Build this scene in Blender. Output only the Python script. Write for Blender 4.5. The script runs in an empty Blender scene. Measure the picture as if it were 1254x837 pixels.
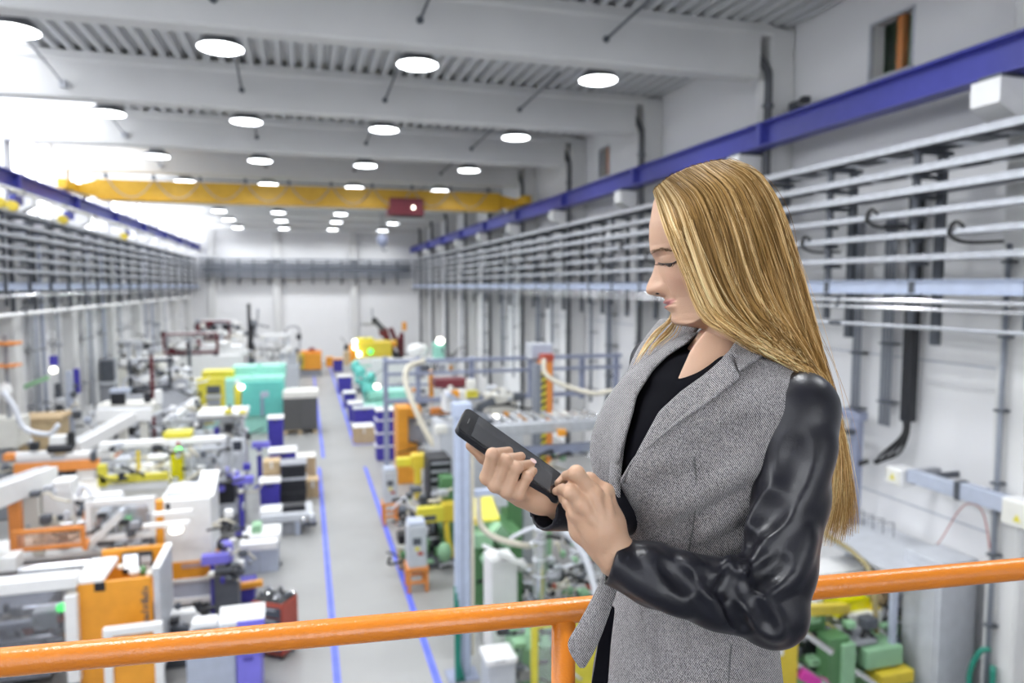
import bpy, bmesh, math, random
import numpy as np
from mathutils import Vector, Matrix
from mathutils.bvhtree import BVHTree

sc = bpy.context.scene
C = sc.collection

# ------------------------------------------------------------------ camera
FPX, CX, CY, CAMZ = 880.0, 627.0, 418.5, 5.5
PH = math.atan2(68.5, FPX)
TH = math.atan(255 * math.cos(PH) / FPX)
FW = np.array([math.sin(TH) * math.cos(PH), math.cos(TH) * math.cos(PH), -math.sin(PH)])
RT = np.array([math.cos(TH), -math.sin(TH), 0.0])
UP = np.cross(RT, FW)
CAMP = np.array([0, 0, CAMZ])
cam_data = bpy.data.cameras.new('camera')
cam_data.sensor_width = 36.0
cam_data.lens = 36.0 * FPX / 1254.0
cam_data.clip_start = 0.05
cam_data.clip_end = 300
cam_data.dof.use_dof = True
cam_data.dof.focus_distance = 1.0
cam_data.dof.aperture_fstop = 3.4
cam = bpy.data.objects.new('camera', cam_data)
C.objects.link(cam)
CAMM = Matrix(((RT[0], UP[0], -FW[0], 0), (RT[1], UP[1], -FW[1], 0), (RT[2], UP[2], -FW[2], CAMZ), (0, 0, 0, 1)))
cam.matrix_world = CAMM
sc.camera = cam

# ------------------------------------------------------------------ sky, exposure
world = bpy.data.worlds.new('overcast_sky')
sc.world = world
world.use_nodes = True
bg = world.node_tree.nodes['Background']
bg.inputs[0].default_value = (0.92, 0.95, 1.0, 1)
bg.inputs[1].default_value = 6.2
sc.view_settings.view_transform = 'Standard'
sc.view_settings.look = 'None'
sc.view_settings.exposure = 0.0
sc.view_settings.gamma = 1.0
sc.view_settings.use_curve_mapping = False
try:
    sc.cycles.use_denoising = True
    sc.cycles.denoiser = 'OPENIMAGEDENOISE'
    sc.cycles.max_bounces = 8
    sc.cycles.diffuse_bounces = 4
    sc.cycles.glossy_bounces = 3
    sc.cycles.use_adaptive_sampling = True
    sc.cycles.adaptive_threshold = 0.03
    sc.cycles.transparent_max_bounces = 16
    sc.cycles.caustics_reflective = False
    sc.cycles.caustics_refractive = False
    sc.cycles.sample_clamp_indirect = 6.0
except Exception:
    pass

# ------------------------------------------------------------------ pixel <-> place
def ray(px, py):
    return FW + RT * (px - CX) / FPX + UP * (CY - py) / FPX
def onz(px, py, z):
    d = ray(px, py); return CAMP + d * ((z - CAMZ) / d[2])
def onx(px, py, x):
    d = ray(px, py); return CAMP + d * (x / d[0])
def ony(px, py, y):
    d = ray(px, py); return CAMP + d * (y / d[1])

# ------------------------------------------------------------------ materials
MATS = {}
def mat(name, col, rough=0.5, metal=0.0, vary=0.06, scale=6.0, bump=0.0, bscale=60.0, emit=None, estr=0.0, spec=None, coat=0.0):
    m = bpy.data.materials.new(name)
    m.use_nodes = True
    nt = m.node_tree; b = nt.nodes['Principled BSDF']
    b.inputs['Roughness'].default_value = rough
    b.inputs['Metallic'].default_value = metal
    if spec is not None: b.inputs['Specular IOR Level'].default_value = spec
    if coat: b.inputs['Coat Weight'].default_value = coat
    tc = nt.nodes.new('ShaderNodeTexCoord')
    nz = nt.nodes.new('ShaderNodeTexNoise'); nz.inputs['Scale'].default_value = scale; nz.inputs['Detail'].default_value = 3
    nt.links.new(tc.outputs['Object'], nz.inputs['Vector'])
    rp = nt.nodes.new('ShaderNodeValToRGB')
    rp.color_ramp.elements[0].position = 0.3; rp.color_ramp.elements[1].position = 0.7
    rp.color_ramp.elements[0].color = tuple(max(0, c * (1 - vary)) for c in col[:3]) + (1,)
    rp.color_ramp.elements[1].color = tuple(min(1, c * (1 + vary)) for c in col[:3]) + (1,)
    nt.links.new(nz.outputs['Fac'], rp.inputs['Fac'])
    nt.links.new(rp.outputs['Color'], b.inputs['Base Color'])
    if bump:
        n2 = nt.nodes.new('ShaderNodeTexNoise'); n2.inputs['Scale'].default_value = bscale; n2.inputs['Detail'].default_value = 4
        nt.links.new(tc.outputs['Object'], n2.inputs['Vector'])
        bp = nt.nodes.new('ShaderNodeBump'); bp.inputs['Strength'].default_value = bump; bp.inputs['Distance'].default_value = 0.01
        nt.links.new(n2.outputs['Fac'], bp.inputs['Height']); nt.links.new(bp.outputs['Normal'], b.inputs['Normal'])
    if emit:
        b.inputs['Emission Color'].default_value = emit + (1,)
        b.inputs['Emission Strength'].default_value = estr
    MATS[name] = m
    return m
def glassmat(name, col=(1, 1, 1), gloss=0.06, tint=None, opaque=0.0):
    m = bpy.data.materials.new(name); m.use_nodes = True
    nt = m.node_tree; nt.nodes.remove(nt.nodes['Principled BSDF'])
    out = nt.nodes['Material Output']
    tr = nt.nodes.new('ShaderNodeBsdfTransparent'); tr.inputs[0].default_value = (tint or col) + (1,)
    gl = nt.nodes.new('ShaderNodeBsdfGlossy'); gl.inputs['Roughness'].default_value = 0.05
    mx = nt.nodes.new('ShaderNodeMixShader'); mx.inputs[0].default_value = gloss
    nt.links.new(tr.outputs[0], mx.inputs[1]); nt.links.new(gl.outputs[0], mx.inputs[2])
    last = mx
    if opaque:
        df = nt.nodes.new('ShaderNodeBsdfDiffuse'); df.inputs[0].default_value = col + (1,)
        m2 = nt.nodes.new('ShaderNodeMixShader'); m2.inputs[0].default_value = opaque
        nt.links.new(mx.outputs[0], m2.inputs[1]); nt.links.new(df.outputs[0], m2.inputs[2]); last = m2
    nt.links.new(last.outputs[0], out.inputs[0])
    MATS[name] = m
    return m

mat('wall_paint', (0.80, 0.80, 0.81), 0.7, vary=0.02, scale=0.6)
mat('concrete_paint', (0.67, 0.67, 0.665), 0.75, vary=0.03, scale=1.2)
mat('deck_metal', (0.60, 0.61, 0.62), 0.5, vary=0.03)
mat('floor_coat', (0.30, 0.30, 0.297), 0.4, vary=0.07, scale=0.8, bump=0.03, bscale=3)
mat('line_paint', (0.10, 0.14, 0.72), 0.45, vary=0.15, scale=3)
mat('rail_blue', (0.055, 0.062, 0.33), 0.4)
mat('galvanised', (0.56, 0.58, 0.62), 0.38, 0.55, vary=0.1, scale=8)
mat('dark_steel', (0.10, 0.11, 0.13), 0.5, 0.3, vary=0.15)
mat('steel_bluegrey', (0.30, 0.33, 0.45), 0.45, 0.2)
mat('pale_blue_steel', (0.46, 0.52, 0.66), 0.45, 0.1)
mat('pipe_grey', (0.22, 0.24, 0.28), 0.45)
mat('drain_dark', (0.08, 0.085, 0.095), 0.45)
mat('pale_violet', (0.50, 0.33, 0.30), 0.5)
mat('chrome', (0.75, 0.76, 0.78), 0.2, 0.9)
mat('white_paint', (0.80, 0.80, 0.80), 0.4, vary=0.03)
mat('offwhite', (0.72, 0.71, 0.66), 0.5, vary=0.04)
mat('light_grey', (0.52, 0.54, 0.58), 0.45)
mat('mid_grey', (0.30, 0.31, 0.34), 0.5)
mat('cabinet_bluegrey', (0.42, 0.46, 0.56), 0.45)
mat('black_plastic', (0.012, 0.013, 0.018), 0.45)
mat('black_rubber', (0.02, 0.02, 0.022), 0.6)
mat('orange_paint', (0.78, 0.33, 0.03), 0.4)
mat('stool_orange', (0.75, 0.27, 0.06), 0.45)
mat('yellow_paint', (0.72, 0.55, 0.05), 0.4)
mat('lemon_paint', (0.70, 0.62, 0.06), 0.4)
mat('crane_yellow', (0.58, 0.33, 0.012), 0.4)
mat('teal_paint', (0.14, 0.56, 0.50), 0.4)
mat('mint_paint', (0.33, 0.68, 0.58), 0.45)
mat('green_paint', (0.10, 0.24, 0.10), 0.45)
mat('pale_green', (0.28, 0.50, 0.30), 0.45)
mat('blue_plastic', (0.05, 0.04, 0.34), 0.4)
mat('violet_plastic', (0.20, 0.18, 0.70), 0.4)
mat('red_paint', (0.42, 0.07, 0.04), 0.4)
mat('dark_red', (0.13, 0.015, 0.025), 0.45)
mat('cardboard', (0.50, 0.37, 0.22), 0.8, vary=0.08)
mat('wood', (0.55, 0.42, 0.25), 0.7, vary=0.15)
mat('dark_card', (0.10, 0.10, 0.10), 0.8)
mat('hose_beige', (0.62, 0.58, 0.48), 0.5)
mat('hose_olive', (0.30, 0.25, 0.12), 0.5)
mat('hose_clear', (0.70, 0.72, 0.78), 0.4)
mat('hose_green', (0.02, 0.22, 0.16), 0.4)
mat('magenta_plastic', (0.6, 0.05, 0.35), 0.4)
mat('lamp_hood', (0.15, 0.155, 0.17), 0.45, 0.2)
mat('lamp_glow', (1, 1, 1), 0.5, emit=(0.93, 0.97, 1.0), estr=12.0)
mat('green_glow', (0.1, 0.9, 0.2), 0.3, emit=(0.05, 1.0, 0.15), estr=2.5)
mat('warm_glow', (1, 1, 0.9), 0.3, emit=(1.0, 0.97, 0.8), estr=6.0)
mat('screen_glow', (0.8, 0.85, 0.9), 0.3, emit=(0.85, 0.9, 1.0), estr=0.9)
mat('screen_dark', (0.03, 0.035, 0.05), 0.2)
glassmat('window_glass', gloss=0.04)
glassmat('guard_acrylic', gloss=0.10, tint=(0.93, 0.95, 0.97), opaque=0.10)
glassmat('dark_acrylic', col=(0.2, 0.2, 0.22), gloss=0.12, tint=(0.75, 0.76, 0.8), opaque=0.12)
glassmat('amber_acrylic', col=(0.8, 0.5, 0.35), gloss=0.08, tint=(0.98, 0.88, 0.8), opaque=0.2)
glassmat('yellow_acrylic', col=(0.85, 0.8, 0.0), gloss=0.08, tint=(1.0, 0.95, 0.15), opaque=0.45)

# ------------------------------------------------------------------ mesh kit
class MB:
    def __init__(s): s.v = []; s.f = []
    def add(s, vs, fs):
        n = len(s.v); s.v.extend([tuple(map(float, p)) for p in vs]); s.f.extend([tuple(i + n for i in q) for q in fs]); return s
    def box(s, x0, x1, y0, y1, z0, z1, b=0.008):
        if x0 > x1: x0, x1 = x1, x0
        if y0 > y1: y0, y1 = y1, y0
        if z0 > z1: z0, z1 = z1, z0
        b = min(b, (x1 - x0) * .3, (y1 - y0) * .3, (z1 - z0) * .3)
        vs = []; idx = {}
        for i in (0, 1):
            for j in (0, 1):
                for k in (0, 1):
                    p = (x1 if i else x0, y1 if j else y0, z1 if k else z0)
                    q = (p[0] + (b if not i else -b), p[1] + (b if not j else -b), p[2] + (b if not k else -b))
                    for a in range(3):
                        idx[(i, j, k, a)] = len(vs)
                        vs.append(tuple(p[c] if c == a else q[c] for c in range(3)))
        fs = []
        def quad(a, b_, c, d, nrm):
            P = [Vector(vs[t]) for t in (a, b_, c, d)]
            n = (P[1] - P[0]).cross(P[2] - P[0])
            fs.append((a, b_, c, d) if n.dot(Vector(nrm)) > 0 else (d, c, b_, a))
        for a in range(3):
            for side in (0, 1):
                o = [c for c in range(3) if c != a]
                def key(u, w):
                    t = [0, 0, 0]; t[a] = side; t[o[0]] = u; t[o[1]] = w; return idx[(t[0], t[1], t[2], a)]
                nrm = [0, 0, 0]; nrm[a] = 1 if side else -1
                quad(key(0, 0), key(1, 0), key(1, 1), key(0, 1), nrm)
        for a in range(3):
            o = [c for c in range(3) if c != a]
            for u in (0, 1):
                for w in (0, 1):
                    def k2(e, ax):
                        t = [0, 0, 0]; t[a] = e; t[o[0]] = u; t[o[1]] = w; return idx[(t[0], t[1], t[2], ax)]
                    nrm = [0, 0, 0]; nrm[o[0]] = 1 if u else -1; nrm[o[1]] = 1 if w else -1
                    quad(k2(0, o[0]), k2(1, o[0]), k2(1, o[1]), k2(0, o[1]), nrm)
        for i in (0, 1):
            for j in (0, 1):
                for k in (0, 1):
                    t = [idx[(i, j, k, a)] for a in range(3)]
                    n = (Vector(vs[t[1]]) - Vector(vs[t[0]])).cross(Vector(vs[t[2]]) - Vector(vs[t[0]]))
                    w = Vector((1 if i else -1, 1 if j else -1, 1 if k else -1))
                    fs.append(tuple(t) if n.dot(w) > 0 else (t[2], t[1], t[0]))
        return s.add(vs, fs)
    def tube(s, pts, r, n=8, r1=None, caps=True):
        P = [Vector(p) for p in pts]; rings = []
        prev = None
        for i, p in enumerate(P):
            d = (P[min(i + 1, len(P) - 1)] - P[max(i - 1, 0)])
            d = d.normalized() if d.length > 1e-9 else Vector((0, 0, 1))
            if prev is None:
                a = d.orthogonal().normalized()
            else:
                a = prev - d * prev.dot(d)
                a = a.normalized() if a.length > 1e-6 else d.orthogonal().normalized()
            prev = a; b = d.cross(a)
            rr = r if r1 is None else r + (r1 - r) * i / max(1, len(P) - 1)
            rings.append([p + (a * math.cos(t) + b * math.sin(t)) * rr for t in [2 * math.pi * k / n + math.pi / n for k in range(n)]])
        vs = [q for rg in rings for q in rg]; fs = []
        for i in range(len(P) - 1):
            for k in range(n):
                fs.append((i * n + k, i * n + (k + 1) % n, (i + 1) * n + (k + 1) % n, (i + 1) * n + k))
        if caps:
            fs.append(tuple(range(n - 1, -1, -1))); fs.append(tuple(range((len(P) - 1) * n, len(P) * n)))
        return s.add(vs, fs)
    def lathe(s, prof, c, n=20, axis='z'):
        vs = []; fs = []
        for r, h in prof:
            for k in range(n):
                t = 2 * math.pi * k / n; a, b = r * math.cos(t), r * math.sin(t)
                if axis == 'z': vs.append((c[0] + a, c[1] + b, c[2] + h))
                elif axis == 'x': vs.append((c[0] + h, c[1] + a, c[2] + b))
                else: vs.append((c[0] + b, c[1] + h, c[2] + a))
        for i in range(len(prof) - 1):
            for k in range(n):
                fs.append((i * n + k, i * n + (k + 1) % n, (i + 1) * n + (k + 1) % n, (i + 1) * n + k))
        fs.append(tuple(range(n - 1, -1, -1))); fs.append(tuple(range((len(prof) - 1) * n, len(prof) * n)))
        return s.add(vs, fs)
    def prism(s, poly, a0, a1, axis='y'):
        n = len(poly); vs = []
        for a in (a0, a1):
            for u, w in poly:
                vs.append({'y': (u, a, w), 'x': (a, u, w), 'z': (u, w, a)}[axis])
        fs = [tuple(range(n)), tuple(range(2 * n - 1, n - 1, -1))]
        for k in range(n): fs.append((k, n + k, n + (k + 1) % n, (k + 1) % n))
        return s.add(vs, fs)
    def bar(s, p0, p1, w, h=None):
        h = h or w
        a = Vector(p0); b = Vector(p1); d = (b - a).normalized()
        up = Vector((0, 0, 1)) if abs(d.z) < 0.95 else Vector((0, 1, 0))
        x = d.cross(up).normalized(); z = x.cross(d)
        vs = [e + x * (w / 2 * sx) + z * (h / 2 * sz) for e in (a, b) for sx, sz in ((-1, -1), (1, -1), (1, 1), (-1, 1))]
        return s.add(vs, [(3, 2, 1, 0), (4, 5, 6, 7)] + [(k, (k + 1) % 4, 4 + (k + 1) % 4, 4 + k) for k in range(4)])

ORG = {}
def mesh_obj(name, verts, faces, m, org, smooth=False):
    me = bpy.data.meshes.new(name)
    ox, oy, oz = org
    me.from_pydata([(x - ox, y - oy, z - oz) for x, y, z in verts], [], faces)
    if smooth: me.shade_smooth()
    me.materials.append(MATS[m] if isinstance(m, str) else m)
    o = bpy.data.objects.new(name, me); C.objects.link(o)
    return o
def fixn(o):
    bm = bmesh.new(); bm.from_mesh(o.data); bmesh.ops.recalc_face_normals(bm, faces=bm.faces[:]); bm.to_mesh(o.data); bm.free()
def add(name, mb, m, parent=None, smooth=False, label=None, cat=None, group=None, kind=None, fix=False):
    v = mb.v
    if parent is not None:
        org = ORG[parent.name]
    else:
        a = np.array(v); org = ((a[:, 0].min() + a[:, 0].max()) / 2, (a[:, 1].min() + a[:, 1].max()) / 2, a[:, 2].min())
    o = mesh_obj(name, v, mb.f, m, org, smooth)
    if fix: fixn(o)
    if parent is not None:
        o.parent = parent
    else:
        o.location = org
    ORG[o.name] = org
    if label: o['label'] = label
    if cat: o['category'] = cat
    if group: o['group'] = group
    if kind: o['kind'] = kind
    return o
def thing(name, label, cat, loc, group=None):
    o = bpy.data.objects.new(name, None); C.objects.link(o); o.location = loc
    o.empty_display_size = 0.2
    o['label'] = label; o['category'] = cat
    if group: o['group'] = group
    ORG[o.name] = tuple(loc)
    return o
def dup(root, loc, label=None, rotz=0.0):
    r = root.copy(); C.objects.link(r); r.location = loc
    if rotz: r.rotation_euler[2] = root.rotation_euler[2] + rotz
    if label: r['label'] = label
    for ch in list(root.children):
        c = ch.copy(); C.objects.link(c); c.parent = r
        for g in ch.children:
            d = g.copy(); C.objects.link(d); d.parent = c
    ORG[r.name] = tuple(loc)
    return r
def catenary(a, b, sag, n=12):
    a = Vector(a); b = Vector(b)
    return [a.lerp(b, t) + Vector((0, 0, -sag * 4 * t * (1 - t))) for t in [i / n for i in range(n + 1)]]
def smoothpath(pts, n=6):
    P = [Vector(p) for p in pts]; P = [P[0] * 2 - P[1]] + P + [P[-1] * 2 - P[-2]]
    out = []
    for i in range(1, len(P) - 2):
        for k in range(n):
            t = k / n
            out.append(0.5 * ((2 * P[i]) + (P[i + 1] - P[i - 1]) * t + (2 * P[i - 1] - 5 * P[i] + 4 * P[i + 1] - P[i + 2]) * t * t + (-P[i - 1] + 3 * P[i] - 3 * P[i + 1] + P[i + 2]) * t ** 3))
    out.append(P[-2]); return out
ORDN = ['first', 'second', 'third', 'fourth', 'fifth', 'sixth', 'seventh', 'eighth', 'ninth', 'tenth', 'eleventh', 'twelfth', 'thirteenth', 'fourteenth', 'fifteenth', 'sixteenth', 'seventeenth', 'eighteenth', 'nineteenth', 'twentieth']
ORDN += ['twenty-' + o for o in ORDN[:9]] + ['thirtieth'] + ['thirty-' + o for o in ORDN[:9]]
# ================================================================== the setting
XL, XR, YN, YF, ZC = -7.7, 8.7, -9.0, 54.0, 10.17
BEAMS = [11.52 + 5.06 * i - (0.03 if i < 0 else 0) for i in range(-4, 9)]          # near faces of the roof beams
def struct(name, mb, m, parent=None, **k):
    return add(name, mb, m, parent, kind=None if parent else 'structure', **k)
floor = struct('floor', MB().box(XL, XR, YN, YF, -0.25, 0, 0.001), 'floor_coat')
def fline(x0, x1, y0, y1):
    add('floor_line', MB().box(x0, x1, y0, y1, 0.0, 0.002, 0.0005), 'line_paint', floor)
fline(0.28, 0.38, 5, 22.2); fline(0.43, 0.53, 23.4, 50)
fline(1.62, 1.72, 5, 21.9); fline(1.52, 1.62, 25.0, 50); fline(1.62, 2.4, 25.0, 25.1)

def wall_with_holes(name, axis, a0, a1, u0, u1, w0, w1, holes, m):
    # a: thickness range on `axis`; u along the wall, w = height; holes = (u0,u1,w0,w1)
    us = sorted({u0, u1, *[h[0] for h in holes], *[h[1] for h in holes]})
    ws = sorted({w0, w1, *[h[2] for h in holes], *[h[3] for h in holes]})
    mb = MB()
    for i in range(len(us) - 1):
        j = 0
        while j < len(ws) - 1:
            uc = (us[i] + us[i + 1]) / 2
            def solid(j): 
                wc = (ws[j] + ws[j + 1]) / 2
                return not any(h[0] < uc < h[1] and h[2] < wc < h[3] for h in holes)
            if not solid(j): j += 1; continue
            k = j
            while k + 1 < len(ws) - 1 and solid(k + 1): k += 1
            if axis == 'x': mb.box(a0, a1, us[i], us[i + 1], ws[j], ws[k + 1], 0)
            else: mb.box(us[i], us[i + 1], a0, a1, ws[j], ws[k + 1], 0)
            j = k + 1
    return struct(name, mb, m)
W1 = (8.80, 9.70, 8.72, 9.62); W2 = (19.78, 20.62, 8.74, 9.63)
wall_right = wall_with_holes('wall_right', 'x', XR, XR + 0.3, YN, YF, 0, ZC + 0.3, [W1, W2], 'wall_paint')
bays = list(zip([b + 0.45 for b in BEAMS], BEAMS[1:]))
bays = [(a, b) for a, b in bays] + [(BEAMS[-1] + 0.45, YF)]
holesL = [(a + 0.02, b - 0.02, 7.45, 9.85) for a, b in bays if a > YN and b - a > 1.2]
wall_left = wall_with_holes('wall_left', 'x', XL - 0.3, XL, YN, YF, 0, ZC + 0.3, holesL, 'wall_paint')
wall_far = struct('wall_far', MB().box(XL - 0.3, XR + 0.3, YF, YF + 0.3, 0, ZC + 0.3, 0), 'wall_paint')
holeFill = (-5.5, 6.5, 4.6, 9.4)
wall_near = wall_with_holes('wall_near', 'y', YN - 0.3, YN, XL - 0.3, XR + 0.3, 0, ZC + 0.3, [holeFill], 'wall_paint')
# wall panel joints, proud battens on the machine side
for z in (2.2, 4.4):
    struct('trim_%d' % (1 if z < 3 else 2), MB().box(XR - 0.012, XR, YN, YF, z, z + 0.03, 0), 'light_grey')
# corrugated roof deck: ribs run along the hall, from the skylight strip to the wall
XS = -4.95
mb = MB(); x = XS; prof = []
while x < XR:
    prof += [(x, ZC), (x + 0.10, ZC), (x + 0.135, ZC + 0.14), (x + 0.245, ZC + 0.14)]
    x += 0.28
prof.append((XR, ZC))
n = len(prof)
mb.add([(px_, YN, pz) for px_, pz in prof] + [(px_, YF, pz) for px_, pz in prof], [(i, i + 1, n + i + 1, n + i) for i in range(n - 1)])
ceiling = struct('ceiling', mb, 'deck_metal')
add('roof_slab', MB().box(XS, XR + 0.3, YN - 0.3, YF + 0.3, ZC + 0.2, ZC + 0.4, 0), 'concrete_paint', ceiling)
# skylights over the window side, one per bay
wn = 0
def window(mb_frame, mb_pane, fm='white_paint', gm='window_glass'):
    global wn
    wn += 1
    o = struct('window_%d' % wn, mb_frame, fm)
    add('pane', mb_pane, gm, o)
    return o
for a, b in bays:
    if b - a < 1: continue
    fr = MB().box(XL, XL + 0.25, a, b, ZC, ZC + 0.25, .01).box(XS - 0.12, XS, a, b, ZC, ZC + 0.25, .01)
    for i in range(0, 4):
        y = a + (b - a) * i / 3; y0 = min(max(y - 0.05, a), b - 0.1)
        fr.box(XL + 0.25, XS - 0.12, y0, y0 + 0.1, ZC + 0.02, ZC + 0.2, .01)
    window(fr, MB().box(XL + 0.25, XS - 0.12, a, b, ZC + 0.2, ZC + 0.22, 0))
for b in BEAMS + [YF]:
    struct('trim_%d' % (10 + len([o for o in bpy.data.objects if o.name.startswith('trim_')])), MB().box(XL - 0.3, XS, b - 0.01, b + 0.46, ZC, ZC + 0.35, 0), 'concrete_paint')
for u0, u1, w0, w1 in holesL:
    fr = MB()
    nm = max(2, round((u1 - u0) / 1.15))
    for i in range(nm + 1):
        y = u0 + (u1 - u0 - 0.07) * i / nm
        fr.box(XL - 0.16, XL - 0.06, y, y + 0.07, w0, w1, .005)
    for z in (w0, 8.65, w1 - 0.07):
        fr.box(XL - 0.15, XL - 0.07, u0, u1, z, z + 0.07, .005)
    window(fr, MB().box(XL - 0.12, XL - 0.11, u0, u1, w0, w1, 0))
fr = MB()  # unseen window behind the camera, added so the sky gives frontal fill
for i in range(9):
    x = holeFill[0] + (holeFill[1] - holeFill[0] - 0.08) * i / 8; fr.box(x, x + 0.08, YN - 0.2, YN - 0.1, holeFill[2], holeFill[3], .005)
for z in (holeFill[2], 7.0, holeFill[3] - 0.08): fr.box(holeFill[0], holeFill[1], YN - 0.19, YN - 0.11, z, z + 0.08, .005)
window(fr, MB().box(holeFill[0], holeFill[1], YN - 0.15, YN - 0.14, holeFill[2], holeFill[3], 0))
# the two small windows high in the wall behind the crane rail, an office niche behind each
for (u0, u1, w0, w1) in (W1, W2):
    fr = MB().box(XR - 0.02, XR + 0.06, u0, u0 + 0.05, w0, w1).box(XR - 0.02, XR + 0.06, u1 - 0.05, u1, w0, w1).box(XR - 0.02, XR + 0.06, u0, u1, w0, w0 + 0.04).box(XR - 0.02, XR + 0.06, u0, u1, w1 - 0.04, w1)
    o = window(fr, MB().box(XR + 0.03, XR + 0.035, u0 + 0.05, u1 - 0.05, w0 + 0.04, w1 - 0.04, 0), 'light_grey')
    add('mullion', MB().box(XR + 0.1, XR + 0.22, u0 + 0.33, u0 + 0.45, w0, w1), 'stool_orange', o)
    add('reveal', MB().box(XR + 0.9, XR + 0.95, u0 - 0.6, u1 + 0.6, w0 - 0.5, w1 + 0.5, 0).box(XR + 0.3, XR + 0.9, u0 - 0.6, u1 + 0.6, w1 + 0.45, w1 + 0.5, 0).box(XR + 0.3, XR + 0.9, u0 - 0.6, u1 + 0.6, w0 - 0.5, w0 - 0.45, 0).box(XR + 0.3, XR + 0.9, u0 - 0.65, u0 - 0.6, w0 - 0.5, w1 + 0.5, 0).box(XR + 0.3, XR + 0.9, u1 + 0.6, u1 + 0.65, w0 - 0.5, w1 + 0.5, 0), 'pale_green', o)
# columns and beams
def column(name, lab, x0, x1, y0, y1, grp=None):
    t = thing(name, lab, 'column', ((x0 + x1) / 2, (y0 + y1) / 2, 0), grp)
    add('shaft', MB().box(x0, x1, y0, y1, 0, ZC - 0.02, 0.03), 'concrete_paint', t)
    add('collar', MB().box(x0 - 0.015, x1 + 0.015, y0 - 0.015, y1 + 0.015, 0.0, 0.25, 0.01), 'light_grey', t)
    return t
vis = [b for b in BEAMS if b > 3]
for i, b in enumerate(BEAMS):
    k = i - 3
    side = 'the cable tray wall'
    nm = ORDN[k] if k >= 0 else ORDN[-k - 1] + ' unseen'
    lab = 'white concrete column on the blue crane rail wall, %s from the gallery' % (ORDN[k]) if k >= 0 else 'white concrete column on the rail wall beside the gallery'
    column('column', lab, 8.19, XR, b - 0.03, b + 0.40, 'columns along the rail wall')
    lab = 'white column between the tall windows, %s from the gallery' % (ORDN[k]) if k >= 0 else 'white column between tall windows beside the gallery'
    column('column', lab, XL, -7.3, b - 0.03, b + 0.47, 'columns between the windows')
    t = thing('roof_beam', ('deep white concrete roof beam, %s across the hall from the gallery' % ORDN[k]) if k >= 0 else 'deep white concrete roof beam above the gallery', 'beam', (0.5, b + 0.22, 9.25), 'roof beams')
    add('web', MB().prism([(b, 9.28), (b + 0.03, 9.25), (b + 0.37, 9.25), (b + 0.40, 9.28), (b + 0.40, 9.97), (b, 9.97)], XL, 7.98, 'x'), 'concrete_paint', t, fix=True)
    add('flange', MB().prism([(b, 9.97), (b + 0.40, 9.97), (b + 0.45, 10.02), (b + 0.45, ZC), (b - 0.05, ZC), (b - 0.05, 10.02)], XL, 8.2, 'x'), 'concrete_paint', t, fix=True)
for i, x in enumerate((-6.4, -2.08, 3.28)):
    column('column', ['far wall column beside the corner under the trays', 'far wall column behind the black robot pole', 'far wall column behind the yellow machine'][i], x, x + 0.5, YF - 0.3, YF, 'columns on the far wall')

# gallery where the camera and the woman stand
PZ = 3.9
gal = struct('floor_gallery', MB().box(-4.5, 5.5, -6.0, 1.26, PZ - 0.12, PZ, 0.01), 'dark_steel')
for x in (-4.0, 0.5, 5.0):
    add('gallery_post', MB().box(x - .08, x + .08, -2.1, -1.94, 0, PZ - 0.12, 0.01), 'steel_bluegrey', gal)
# ================================================================== hall fittings
# crane rails
def crane_rail(x, sgn, lab):
    t = thing('crane_rail', lab, 'rail', (x, 20, 7.95), 'crane rails')
    for i in range(13):
        y0 = -9 + i * 5.05 - 0.05 + (0.0); y1 = min(y0 + 5.03, YF - 0.05)
        if y0 > YF - 0.6: break
        if i == 0: y0 = YN + .02
        prof = [(x - .15, 7.92), (x + .15, 7.92), (x + .15, 7.95), (x + .02, 7.97), (x + .02, 8.29), (x + .15, 8.31), (x + .15, 8.34), (x - .15, 8.34), (x - .15, 8.31), (x - .02, 8.29), (x - .02, 7.97), (x - .15, 7.95)]
        g = add('girder', MB().prism(prof, y0, y1, 'y'), 'rail_blue', t, fix=True)
        add('splice_plate', MB().box(x - .16, x + .16, y1 - 0.06, y1 + 0.06, 7.915, 8.345, .004), 'rail_blue', g)
    add('rail_head', MB().box(x - .03, x + .03, YN + .02, YF - 0.05, 8.34, 8.39, .005), 'dark_steel', t)
    return t
crane_rail(7.85, 1, 'long blue steel crane rail beside the cable tray wall')
crane_rail(-7.0, -1, 'long blue steel crane rail under the tall windows')
# white corbels carrying the rails
for i, b in enumerate(BEAMS):
    k = i - 3
    if k < 0: continue
    for sx, xx in ((1, 8.2), (-1, -7.3)):
        e = 7.60 if sx > 0 else -6.75
        where = 'cable tray wall' if sx > 0 else 'window wall'
        mb = MB().prism([(xx, 7.86), (e, 7.86), (e, 7.58), (xx, 7.25)], b + 0.02, b + 0.40, 'y')
        o = add('corbel', mb, 'white_paint', fix=True, label='white corbel under the blue crane rail, %s column of the %s' % (ORDN[k], where), cat='corbel', group='corbels under the crane rails')
        add('bearing_plate', MB().box(min(xx, e) + .05, max(xx, e) - .05, b + 0.06, b + 0.36, 7.86, 7.92, .004), 'dark_steel', o)
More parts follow.
